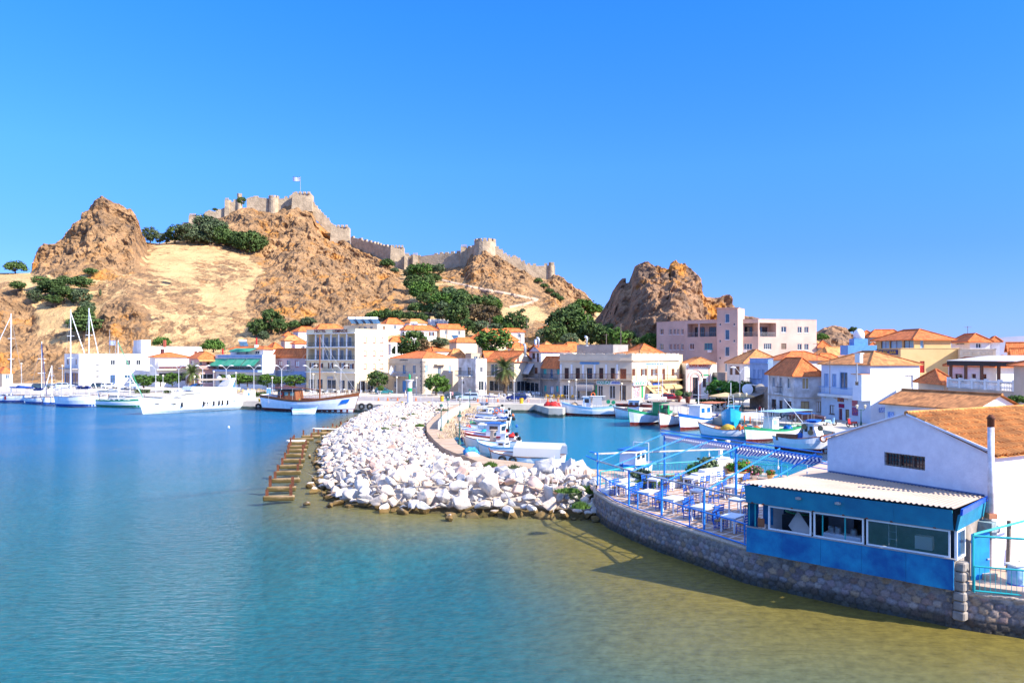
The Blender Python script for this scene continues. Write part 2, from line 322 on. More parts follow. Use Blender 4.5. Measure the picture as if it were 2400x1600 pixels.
a1 = [(x, d - 12 * math.exp(-((x - 1540) / 70) ** 2)) for x, d in a1]; a2 = [(x, d - 9 * math.exp(-((x - 1560) / 60) ** 2)) for x, d in a2]
crag, CB = terrain('crag', 1330, 1960, 1.8, [([(p[0], p[1] - 44) for p in RD], None, .5), (a1, b1), (a2, b2), (a3, b3), (RD, RSIL), ([(p[0], p[1] + 12) for p in RD], [(p[0], p[1] + 10) for p in RSIL]), (360, None, -4)],
 [14, 42, 42, 32, 5, 2], [(1560, 720, 260, 190, 1)], CRAGM, 6.2, lambda x, y: 1.0 if x > 1490 else .15)
SSIL = [(1880, 822), (1905, 790), (1915, 778), (1930, 769), (1950, 763), (1970, 765), (1985, 772), (2005, 782), (2025, 790), (2060, 812), (2080, 824)]
knoll, KB = terrain('rocky_knoll', 1880, 2080, 2.2, [(268, None, .5), (285, [(p[0], 832 + (p[1] - 832) * .5) for p in SSIL]), (300, SSIL), (312, [(p[0], p[1] + 8) for p in SSIL]), (360, None, -4)], [14, 24, 5, 2], [(1960, 800, 90, 60, 1)], CRAGM, 3.5, lambda x, y: .6)
DSIL = [(2080, 828), (2200, 815), (2290, 797), (2340, 791), (2380, 788), (2450, 786), (2700, 776), (3000, 784), (3300, 770), (3700, 780), (4200, 786), (4600, 826)]
far, _ = terrain('distant_hills', 2080, 4600, 16, [(1500, None, .5), (2000, [(p[0], 832 + (p[1] - 832) * .6) for p in DSIL]), (2400, DSIL), (3200, None, -4)], [6, 8, 3], [], mat('far_hill_haze_tint', (.30, .27, .30), (.24, .24, .28), .01, .9, world=True), 3, lambda x, y: 0)  # bluish lilac of distance haze put into the hill colour
def onhill(x, y, B=None):
 o = Vector((0, 0, CH)); d = (P(x, y, 100) - o).normalized(); best = None
 for b in ([B] if B else [HB, CB, KB]):
  h = b.ray_cast(o, d)
  if h[0] is not None and (best is None or h[3] < best[1]): best = (h[0], h[3])
 return best[0] if best else None
# ================================================================ LAND, SEABED, WATER
OUT = [(-25, 134), (-25, 120), (-24, 105), (-22.5, 90), (-20.3, 79), (-18.6, 72), (-16.6, 64.7), (-14.6, 57.5), (-11.9, 51.5), (-8, 48.8), (-2.7, 48), (1.3, 47.9), (5.2, 47)]
PO = [(-9.8, 136), (-9.6, 134), (-10.9, 124), (-10.9, 107), (-10.7, 96), (-9.7, 87.5), (-8, 78.7), (-6.4, 71.8), (-5.3, 68.7), (-3.8, 65.2), (-2.2, 61), (-.8, 59.3), (1.9, 57.6), (3.8, 56.1), (6.1, 54.6)]
PI = [(-5.6, 138), (-6.4, 132), (-6.9, 124), (-7.2, 109.5), (-7.4, 96), (-6.3, 81.6), (-5.3, 75), (-4.3, 70.9), (-1.9, 64.4), (1.9, 61.2), (5.7, 58.6), (9.3, 56.4)]
# quay edge of the mainland, west to east, then the taverna terrace
QE = [(-400, 172), (-95, 172), (-80, 165), (-62, 153), (-53, 147.5), (-46, 146.5), (-26, 137.5), (-19, 136), (-9.8, 136), (-5.6, 138), (4.1, 137.7), (6.1, 127.7), (8.4, 127.0), (9.6, 133), (17.5, 131), (21, 126.7), (27, 110.8), (31.5, 104), (36, 98), (37, 88), (31, 73), (25.5, 62)]
TE = [(25.5, 62), (19.5, 54.2), (16.3, 57.3), (9.3, 56.4), (6.1, 54.6), (5.5, 49.5)]                # terrace, harbour side
TF = [(5.3, 48.2), (5.9, 44.6), (6.7, 42.2), (8.6, 38.0), (10.6, 34.3), (16.55, 28.8), (17.4, 28.2), (18.6, 27.4), (24, 24), (32, 19)]   # terrace, sea side
CONC = mat('pale_concrete', (.58, .50, .40), (.44, .38, .30), .35, .9, .02, 6, world=True, detail=10)
STONEP = mat('path_paving', (.55, .38, .25), (.42, .29, .18), .8, .9, .02, 8, world=True, detail=10)
def tide(m, lo=(.035, .06, .05), z0=.0, z1=.25):
 t = m.node_tree; N = t.nodes; L = t.links; b = N['Principled BSDF']; g = N.new('ShaderNodeNewGeometry'); s = N.new('ShaderNodeSeparateXYZ'); L.new(g.outputs['Position'], s.inputs[0])
 n = N.new('ShaderNodeTexNoise'); n.inputs['Scale'].default_value = 1.2; n.inputs['Detail'].default_value = 6; L.new(g.outputs['Position'], n.inputs['Vector'])
 a = N.new('ShaderNodeMath'); a.operation = 'MULTIPLY_ADD'; a.inputs[1].default_value = -.5; L.new(n.outputs[0], a.inputs[0]); L.new(s.outputs[2], a.inputs[2])
 mr = N.new('ShaderNodeMapRange'); mr.inputs['From Min'].default_value = z0 - .2; mr.inputs['From Max'].default_value = z1 - .2; L.new(a.outputs[0], mr.inputs[0])
 x = N.new('ShaderNodeMix'); x.data_type = 'RGBA'; old = b.inputs['Base Color'].links[0].from_socket; L.new(mr.outputs[0], x.inputs[0]); x.inputs[6].default_value = (*lo, 1); L.new(old, x.inputs[7]); L.new(x.outputs[2], b.inputs['Base Color'])
tide(CONC); tide(STONEP)
quay = MB(); poly = QE[:-1] + TE[:1] + [(60, 62), (420, 62), (420, 420), (-400, 420)]
quay.prism(poly, -3, 1.2); struct(quay.build('quay', CONC))
mb = MB(); terr = TE[::-1][0:]  # terrace slab (a separate raised sheet of ground)
tp = TF + [(60, 17), (60, 62)] + TE
mb.prism(tp, -3, 1.5)
TERRM = mat('terrace_screed', (.62, .42, .30), (.48, .33, .23), .5, .85, .01, 10, world=True)
struct(mb.build('terrace', TERRM))
mb = MB(); mb.prism(PI[::-1] + PO, -2.5, 1.35) ; struct(mb.build('breakwater_path', STONEP))
def inpoly(x, y, pl):
 c = False; j = len(pl) - 1
 for i in range(len(pl)):
  if (pl[i][1] > y) != (pl[j][1] > y) and x < (pl[j][0] - pl[i][0]) * (y - pl[i][1]) / (pl[j][1] - pl[i][1]) + pl[i][0]: c = not c
  j = i
 return c
def dist(x, y, pl):
 best = 1e9
 for (x0, y0), (x1, y1) in zip(pl[:-1], pl[1:]):
  dx, dy = x1 - x0, y1 - y0; t = max(0, min(1, ((x - x0) * dx + (y - y0) * dy) / (dx * dx + dy * dy)))
  best = min(best, math.hypot(x - x0 - t * dx, y - y0 - t * dy))
 return best
RUB = OUT + [(5.5, 49), (6.1, 54.6)] + PO[::-1]
def moundz(x, y):
 a = dist(x, y, OUT); b = dist(x, y, PO); t = a / (a + b + 1e-6)
 return -.35 + 1.75 * min(1, (a / 3.6)) ** .75 - .75 * max(0, 1 - b / 2.6)
# seabed
def smooth(t): t = max(0, min(1, t)); return t * t * (3 - 2 * t)
xs = sorted(set([-900, -400, -200, -120] + list(np.arange(-90, 60, 1.5)) + [90, 200])); ys = sorted(set(list(np.arange(8, 60, 1.2)) + list(np.arange(60, 175, 3)) + [250, 420]))
vs = []; cl = []
for x in xs:
 for y in ys:
  d = min(dist(x, y, TF), dist(x, y, OUT) * 1.5); rub = smooth(1 - dist(x, y, OUT) / 7.5)
  d2 = dist(x, y, TF)
  shallow = smooth(1 - (d - 1) / 24) if y < 60 else 0
  wob = noise.fractal(Vector((x * .13, y * .13, 0)), 1, 2, 4)
  s = max(smooth(1.05 - d2 / 17 + wob * .10 - max(0, (4 - x)) * .05), rub * .9)
  vs.append((x, y, -.14 - (3.1 * (1 - smooth((y - 40) / 30)) + .3) * (1 - max(shallow, rub)) + .1 * wob))
  deep = smooth((y - 40) / 60)
  brown = np.array((.215, .135, .022)); teal = np.array((.014, .115, .125)); blue = np.array((.002, .125, .26))  # teal and blue put light scattered in the water into the bed colour
  bas = smooth((x + 7) / 3) * smooth((y - 56) / 5); c = teal * (1 - deep) + blue * deep; c = c * (1 - bas) + np.array((.001, .17, .27)) * bas; c = c * (1 - s) + brown * s
  cl.append((*c, 1))
n = len(ys); fs = [(a * n + b, (a + 1) * n + b, (a + 1) * n + b + 1, a * n + b + 1) for a in range(len(xs) - 1) for b in range(n - 1)]
me = bpy.data.meshes.new('seabed'); me.from_pydata(vs, [], fs); at = me.color_attributes.new('tone', 'FLOAT_COLOR', 'POINT'); at.data.foreach_set('color', np.array(cl, dtype=np.float32).ravel())
me.materials.append(vcol_mat('seabed_sand_weed_water_tint', 'tone', vary=.32, vscale=2.4)); o = bpy.data.objects.new('seabed', me); COL.objects.link(o); struct(o)
me.polygons.foreach_set('use_smooth', [True] * len(me.polygons))
def water_mat():
 m = bpy.data.materials.new('sea_water'); m.use_nodes = True; t = m.node_tree; N = t.nodes; L = t.links; N.clear()
 out = N.new('ShaderNodeOutputMaterial'); g = N.new('ShaderNodeBsdfGlossy'); g.inputs['Roughness'].default_value = .06; tr = N.new('ShaderNodeBsdfTransparent'); tr.inputs[0].default_value = (.86, .95, .96, 1)
 mx = N.new('ShaderNodeMixShader'); dt = N.new('ShaderNodeVectorMath'); dt.operation = 'DOT_PRODUCT'
 def mth(op, a, b=None, c=None):
  q = N.new('ShaderNodeMath'); q.operation = op
  for i, v in enumerate((a, b, c)):
   if v is None: continue
   if isinstance(v, (int, float)): q.inputs[i].default_value = v
   else: L.new(v, q.inputs[i])
  return q.outputs[0]
 fr = mth('MULTIPLY_ADD', mth('POWER', mth('SUBTRACT', 1, mth('MINIMUM', mth('ABSOLUTE', dt.outputs['Value']), 1)), 5), .40, .012)
 geo = N.new('ShaderNodeNewGeometry')
 mp = N.new('ShaderNodeMapping'); mp.inputs['Scale'].default_value = (.55, 1.6, 1); mp.inputs['Rotation'].default_value = (0, 0, R_(12)); L.new(geo.outputs['Position'], mp.inputs['Vector'])
 n1 = N.new('ShaderNodeTexNoise'); n1.inputs['Scale'].default_value = 2.3; n1.inputs['Detail'].default_value = 4; L.new(mp.outputs[0], n1.inputs['Vector'])
 n2 = N.new('ShaderNodeTexNoise'); n2.inputs['Scale'].default_value = .07; n2.inputs['Detail'].default_value = 3; L.new(geo.outputs['Position'], n2.inputs['Vector'])
 mu = N.new('ShaderNodeMapRange'); mu.inputs['From Min'].default_value = .35; mu.inputs['From Max'].default_value = .65; mu.inputs['To Min'].default_value = .25; mu.inputs['To Max'].default_value = 1.0; L.new(n2.outputs[0], mu.inputs[0])
 sep = N.new('ShaderNodeSeparateXYZ'); L.new(geo.outputs['Position'], sep.inputs[0])
 # calmer inside the harbour basin (east of the breakwater), rippled outside
 cx = N.new('ShaderNodeMapRange'); cx.inputs['From Min'].default_value = -9; cx.inputs['From Max'].default_value = -3; cx.inputs['To Min'].default_value = 0; cx.inputs['To Max'].default_value = 1; L.new(sep.outputs[0], cx.inputs[0])
 cy = N.new('ShaderNodeMapRange'); cy.inputs['From Min'].default_value = 48; cy.inputs['From Max'].default_value = 56; L.new(sep.outputs[1], cy.inputs[0])
 cm = N.new('ShaderNodeMath'); cm.operation = 'MULTIPLY'; L.new(cx.outputs[0], cm.inputs[0]); L.new(cy.outputs[0], cm.inputs[1])
 rg = N.new('ShaderNodeMapRange'); rg.inputs['To Min'].default_value = 1; rg.inputs['To Max'].default_value = .35; L.new(cm.outputs[0], rg.inputs[0])
 st = N.new('ShaderNodeMath'); st.operation = 'MULTIPLY'; L.new(mu.outputs[0], st.inputs[0]); L.new(rg.outputs[0], st.inputs[1])
 n3 = N.new('ShaderNodeTexNoise'); n3.inputs['Scale'].default_value = 8; n3.inputs['Detail'].default_value = 3; L.new(mp.outputs[0], n3.inputs['Vector'])
 bp = N.new('ShaderNodeBump'); bp.inputs['Distance'].default_value = .17; L.new(st.outputs[0], bp.inputs['Strength']); L.new(mth('MULTIPLY_ADD', n3.outputs[0], .3, n1.outputs[0]), bp.inputs['Height'])
 L.new(bp.outputs[0], g.inputs['Normal']); L.new(bp.outputs[0], dt.inputs[0]); L.new(geo.outputs['Incoming'], dt.inputs[1])
 L.new(fr, mx.inputs[0]); L.new(tr.outputs[0], mx.inputs[1]); L.new(g.outputs[0], mx.inputs[2]); L.new(mx.outputs[0], out.inputs[0])
 return m
mb = MB(); mb.quad((-6000, -200, 0), (6000, -200, 0), (6000, 6000, 0), (-6000, 6000, 0)); struct(mb.build('sea_water', water_mat()))
mb = MB(); mb.quad((-6000, -200, -5), (6000, -200, -5), (6000, 6000, -5), (-6000, 6000, -5)); struct(mb.build('sea_floor', mat('deep_seabed', (.01, .10, .2), (.01, .09, .18), .1, 1, world=True)))  # floor carries the scattered blue of deep water in its colour
# core of the breakwater
xs = np.arange(-27, 7.5, .8); ys = np.arange(46, 137, .8); vs = []; idx = {}; fs = []
for i, x in enumerate(xs):
 for j, y in enumerate(ys):
  if inpoly(x, y, RUB) or dist(x, y, OUT) < .5: idx[i, j] = len(vs); vs.append((x, y, moundz(x, y) - .35 if inpoly(x, y, RUB) else -1.2))
for (i, j) in idx:
 if all(k in idx for k in ((i + 1, j), (i + 1, j + 1), (i, j + 1))): fs.append((idx[i, j], idx[i + 1, j], idx[i + 1, j + 1], idx[i, j + 1]))
mb = MB(); mb.add(vs, fs); gm_ = mat('rubble_gravel', (.58, .50, .42), (.42, .36, .30), 2, .95, .1, 3, world=True); tide(gm_, (.12, .08, .03), .1, .3); struct(mb.build('breakwater_core', gm_))
# rocks
def rock_mesh(seed, bev):
 rr = random.Random(seed); bm = bmesh.new()
 sx, sy, sz = rr.uniform(.8, 1.15), rr.uniform(.6, .95), rr.uniform(.5, .8)
 for _ in range(rr.randint(11, 17)):
  v = Vector([rr.gauss(0, 1) for _ in range(3)]).normalized() * rr.uniform(.82, 1.08); bm.verts.new((v.x * sx * .5, v.y * sy * .5, v.z * sz * .5))
 r = bmesh.ops.convex_hull(bm, input=bm.verts); bmesh.ops.delete(bm, geom=[g for g in r['geom_interior'] if isinstance(g, bmesh.types.BMVert)], context='VERTS')
 bmesh.ops.dissolve_limit(bm, angle_limit=R_(14), verts=bm.verts, edges=bm.edges)
 if bev:
  bmesh.ops.bevel(bm, geom=list(bm.edges), offset=.065, segments=2, affect='EDGES', profile=.6)
  bmesh.ops.triangulate(bm, faces=[f for f in bm.faces if len(f.verts) > 4]); bmesh.ops.subdivide_edges(bm, edges=[e for e in bm.edges if e.calc_length() > .22], cuts=1, use_grid_fill=True)
  for v in bm.verts: v.co += v.co.normalized() * .035 * noise.noise(v.co * 5 + Vector((seed, 0, 0)))
 me = bpy.data.meshes.new('boulder'); bm.to_mesh(me); bm.free(); return me
def rock_mat(name, c1, c2):
 m = mat(name, c1, c2, 2.2, .9, .03, 14, rnd=.1, detail=9, world=False); t = m.node_tree; N = t.nodes; L = t.links; b = N['Principled BSDF']
 g = N.new('ShaderNodeNewGeometry'); s = N.new('ShaderNodeSeparateXYZ'); L.new(g.outputs['Position'], s.inputs[0])
 n = N.new('ShaderNodeTexNoise'); n.inputs['Scale'].default_value = 2.5; L.new(g.outputs['Position'], n.inputs['Vector'])
 a = N.new('ShaderNodeMath'); a.operation = 'MULTIPLY_ADD'; a.inputs[1].default_value = -.35; L.new(n.outputs[0], a.inputs[0]); L.new(s.outputs[2], a.inputs[2])
 mr = N.new('ShaderNodeMapRange'); mr.inputs['From Min'].default_value = .04; mr.inputs['From Max'].default_value = .12; L.new(a.outputs[0], mr.inputs[0])
 x = N.new('ShaderNodeMix'); x.data_type = 'RGBA'; old = b.inputs['Base Color'].links[0].from_socket
 L.new(mr.outputs[0], x.inputs[0]); x.inputs[6].default_value = (.17, .105, .035, 1); L.new(old, x.inputs[7]); L.new(x.outputs[2], b.inputs['Base Color']); return m
RM = [('white', rock_mat('white_limestone', (.64, .58, .50), (.46, .40, .34))), ('cream', rock_mat('cream_limestone', (.70, .58, .46), (.52, .40, .30))), ('grey', rock_mat('grey_limestone', (.50, .49, .48), (.34, .33, .33))), ('rosy', rock_mat('rosy_limestone', (.62, .44, .34), (.5, .33, .25)))]
RP = []
for k in range(14):
 me = rock_mesh(100 + k, True)
 for nm, mm in RM:
  c = me.copy(); c.materials.append(mm); RP.append((nm, c))
cand = []
rr = random.Random(3); cells = {}
def near(x, y, r):
 for i in range(int(x - r) - 1, int(x + r) + 2):
  for j in range(int(y - r) - 1, int(y + r) + 2):
   for q in cells.get((i, j), ()):
    if math.hypot(q[0] - x, q[1] - y) < (r + q[2]) * .31: return True
 return False
def try_rock(x, y, d, zoff=0):
 if near(x, y, d): return
 cells.setdefault((int(x), int(y)), []).append((x, y, d)); cand.append((x, y, d))
for _ in range(14000):
 x = rr.uniform(-25.5, 6); y = 47 + 88 * rr.random() ** 1.35
 if not inpoly(x, y, RUB): continue
 sz = float(np.interp(y, [47, 52, 58, 70, 90, 135], [1.85, 1.5, 1.1, .85, .8, .85])) * rr.choice((.7, .85, 1, 1, 1.25))
 if dist(x, y, OUT) < 1.2 and y < 56: sz = rr.uniform(1.0, 1.75)
 if x > 2.5 and y < 52: sz *= .62
 if dist(x, y, PO) < sz * .45: continue
 try_rock(x, y, sz)
for _ in range(22000):
 x = rr.uniform(-25.5, 6); y = 47 + 88 * rr.random() ** 1.2
 if inpoly(x, y, RUB) and dist(x, y, PO) > .35: try_rock(x, y, rr.uniform(.4, .62))
def rsize(c): return c[2] / c[1] * (1 if True else 0)
cand.sort(key=rsize, reverse=True)
stuffv = []; stufff = []; stuffm = []
rcount = 0
for k, (x, y, d) in enumerate(cand):
 z = moundz(x, y) + d * .15; a = rr.choice((0, 0, 0, 0, 1, 1, 1, 2, 3)); s = rr.randrange(14)
 nm, me = RP[s * 4 + a]; rot = (rr.uniform(-.5, .5), rr.uniform(-.5, .5), rr.uniform(0, 6.3))
 if k < 300:
  o = bpy.data.objects.new('boulder', me); COL.objects.link(o); o.location = (x, y, z); o.rotation_euler = rot; o.scale = (d, d, d * rr.uniform(.85, 1.1))
  wet = dist(x, y, OUT) < 1.6
  zn = ('beside the mooring beams' if x < -13 else 'at the near left corner of the breakwater' if x < -7 else 'along the near front edge' if x < -1.5 else 'in front of the covered net mounds' if x < 3 else 'against the terrace corner') if y < 51.5 else ('below the bend of the path' if y > 62 else 'halfway up the near slope') + (' by the beams' if x < -11 else ' in the middle' if x < -4 else ' toward the terrace')
  sz_ = 'small' if d < .95 else 'medium' if d < 1.35 else 'large'; lb = f'{sz_} {nm} boulder {"with wet foot " if wet else ""}{zn}'
  tag(o, lb, 'boulder', lb.replace(' boulder ', ' boulders '))
 else:
  M = Matrix.LocRotScale(Vector((x, y, z)), Matrix.Rotation(rot[2], 3, 'Z') @ Matrix.Rotation(rot[0], 3, 'X'), Vector((d, d, d)))
  if 'lo' not in MATS: MATS['lo'] = [rock_mesh(500 + q, False) for q in range(12)]
  lo = MATS['lo'][s % 12]; b = len(stuffv)
  stuffv += [M @ v.co for v in lo.vertices]; stufff += [tuple(i + b for i in p.vertices) for p in lo.polygons]; stuffm += [a] * len(lo.polygons)
me = bpy.data.meshes.new('rubble_rocks'); me.from_pydata(stuffv, [], stufff)
for _, mm in RM: me.materials.append(mm)
me.polygons.foreach_set('material_index', stuffm); o = bpy.data.objects.new('rubble_rocks', me); COL.objects.link(o); o['kind'] = 'stuff'; o['label'] = 'smaller white rocks covering the rest of the breakwater'
# lone wet rocks in the shallows
for i, (x, y, d, nm) in enumerate([(727, 1138, 1.0, 'cream'), (735, 1150, .9, 'cream'), (718, 1180, .8, 'rosy'), (772, 1183, .6, 'cream'), (1055, 1213, .7, 'rosy'), (700, 1125, .5, 'grey'), (745, 1035, .8, 'cream'), (728, 1070, .7, 'cream'), (712, 1030, .6, 'cream')]):
 p = G(x, y, 0.05); o = bpy.data.objects.new('shore_rock', RP[i * 4 + 1][1]); COL.objects.link(o); o.location = p; o.scale = (d,) * 3; o.rotation_euler = (0, 0, i)
 tag(o, 'lone algae brown rock standing in shallow water off the breakwater', 'rock', 'lone rocks in the shallows')
# ================================================================ BUILDINGS
W_WHITE = mat('whitewash', (.80, .78, .74), (.66, .64, .60), .5, .85, world=True, detail=8)
W_PEEL = mat('peeling_whitewash', (.72, .69, .66), (.42, .37, .32), .55, .9, world=True, detail=12)
W_CREAM = mat('cream_render', (.70, .57, .40), (.60, .48, .33), .4, .85, world=True, detail=8)
W_BEIGE = mat('beige_render', (.56, .44, .32), (.46, .36, .26), .4, .85, world=True, detail=8)
W_PINK = mat('pale_pink_render', (.60, .42, .33), (.48, .34, .27), .25, .9, world=True, detail=12)
W_LILAC = mat('lilac_render', (.60, .44, .44), (.52, .38, .38), .5, .85, world=True)
W_BLUE = mat('pale_blue_wash', (.30, .42, .62), (.24, .34, .52), .7, .85, world=True, detail=8)
W_GREY = mat('grey_render', (.36, .33, .30), (.27, .25, .23), .6, .9, world=True, detail=8)
W_YELLOW = mat('yellow_ochre_render', (.64, .43, .19), (.56, .37, .16), .4, .85, world=True)
W_ROSE = mat('rose_render', (.66, .40, .34), (.56, .34, .29), .4, .85, world=True)
W_STONE = mat('grey_masonry', (.34, .29, .24), (.20, .17, .14), 1.6, .9, .03, 3, world=True, detail=6)
TEAL = mat('turquoise_paint', (.02, .42, .40), (.02, .34, .34), 3, .5)
LBLUE = mat('light_blue_paint', (.12, .32, .60), (.10, .26, .5), 3, .5)
FRAMEW = mat('white_frame', (.78, .77, .74), (.7, .69, .66), 3, .5)
AWN_W = cloth('white_canvas', (.78, .76, .72))
AWN_T = mat('tan_canvas', (.55, .38, .18), (.48, .33, .15), 2, .8)
AWN_G = mat('green_canvas', (.03, .30, .16), (.10, .36, .22), .6, .8)
AWN_GY = mat('grey_canvas', (.34, .29, .25), (.28, .24, .21), 2, .8)
def v2(x, D): return Vector(((x - 1200) / F * D, D))
def hitline(P0, Q0, x):
 """where the sight line of column x meets the facade line; returns s along P0->Q0"""
 k = (x - 1200) / F; d = Q0 - P0; L = d.length; d = d / L
 s = (k * P0.y - P0.x) / (d.x - k * d.y); return s
def perp_end(L, C, xr):
 d = (C - L).normalized(); r = Vector((-d.y, d.x)); k = (xr - 1200) / F
 s = (k * C.y - C.x) / (r.x - k * r.y); return C + r * s
def wallgrid(mb, P0, Q0, z0, z1, holes, depth):
 d = (Q0 - P0); Ln = d.length; d /= Ln; n = Vector((d.y, -d.x))
 hs = [(max(.02, a), min(Ln - .02, b), max(z0 + .01, c), min(z1 - .02, e), dp) for a, b, c, e, dp in holes if b > .05 and a < Ln - .05]
 xs = sorted(set([0, Ln] + [h[0] for h in hs] + [h[1] for h in hs])); zs = sorted(set([z0, z1] + [h[2] for h in hs] + [h[3] for h in hs]))
 pt = lambda s, z, o=0: (P0.x + d.x * s - n.x * o, P0.y + d.y * s - n.y * o, z)
 for i in range(len(xs) - 1):
  for j in range(len(zs) - 1):
   cx, cz = (xs[i] + xs[i + 1]) / 2, (zs[j] + zs[j + 1]) / 2
   if any(h[0] < cx < h[1] and h[2] < cz < h[3] for h in hs): continue
   mb.quad(pt(xs[i], zs[j]), pt(xs[i + 1], zs[j]), pt(xs[i + 1], zs[j + 1]), pt(xs[i], zs[j + 1]))
 for a, b, c, e, dp in hs:
  mb.quad(pt(a, c), pt(b, c), pt(b, c, dp), pt(a, c, dp)); mb.quad(pt(a, e, dp), pt(b, e, dp), pt(b, e), pt(a, e))
  mb.quad(pt(a, c), pt(a, c, dp), pt(a, e, dp), pt(a, e)); mb.quad(pt(b, c, dp), pt(b, c), pt(b, e), pt(b, e, dp))
  if dp > .5: mb.quad(pt(a, c, dp), pt(b, c, dp), pt(b, e, dp), pt(a, e, dp))
 return pt
def roof_faces(mb, q, z, h, over, kind, th=.12, along=None):
 """q: 4 xy corners in order; ridge along the longer side"""
 q = [Vector(p) for p in q]; c = sum(q, Vector((0, 0))) / 4
 e1 = (q[1] - q[0]).length; e2 = (q[2] - q[1]).length; u = (q[1] - q[0]).normalized(); v = (q[2] - q[1]).normalized()
 swap = (e2 > e1) if along is None else along
 if swap: u, v, e1, e2 = v, u, e2, e1
 if u.cross(v) < 0: v = -v
 a, b = e1 / 2 + over, e2 / 2 + over
 def pt(x, y, zz): return Vector((c.x + u.x * x + v.x * y, c.y + u.y * x + v.y * y, zz))
 z0 = z - (over * h / (e2 / 2 + .01)) * .6
 ra = max(a - b, .05) if kind == 'hip' else a
 c0, c1, c2, c3 = pt(-a, -b, z0), pt(a, -b, z0), pt(a, b, z0), pt(-a, b, z0); r0, r1 = pt(-ra, 0, z + h), pt(ra, 0, z + h)
 sl = math.hypot(b, h)
 mb.quad(c0, c1, r1, r0, uv=[(0, 0), (2 * a, 0), (a + ra, sl), (a - ra, sl)]); mb.quad(c2, c3, r0, r1, uv=[(0, 0), (2 * a, 0), (a + ra, sl), (a - ra, sl)])
 if kind == 'hip':
  mb.uv[len(mb.f)] = [(0, 0), (2 * b, 0), (b, sl)]; mb.add([c1, c2, r1], [(0, 1, 2)]); mb.uv[len(mb.f)] = [(0, 0), (2 * b, 0), (b, sl)]; mb.add([c3, c0, r0], [(0, 1, 2)])
 dn = Vector((0, 0, -th)); mb.quad(c3 + dn, c2 + dn, c1 + dn, c0 + dn)
 for p, r in ((c0, c1), (c1, c2), (c2, c3), (c3, c0)): mb.quad(p + dn, r + dn, r, p)
 mb.tube([r0 + V(0, 0, .03), r1 + V(0, 0, .03)], .13, 6)
 if kind == 'hip':
  for p, r in ((c0, r0), (c3, r0), (c1, r1), (c2, r1)): mb.tube([p + V(0, 0, .03), r + V(0, 0, .05)], .11, 5)
 return pt, a, b, z0
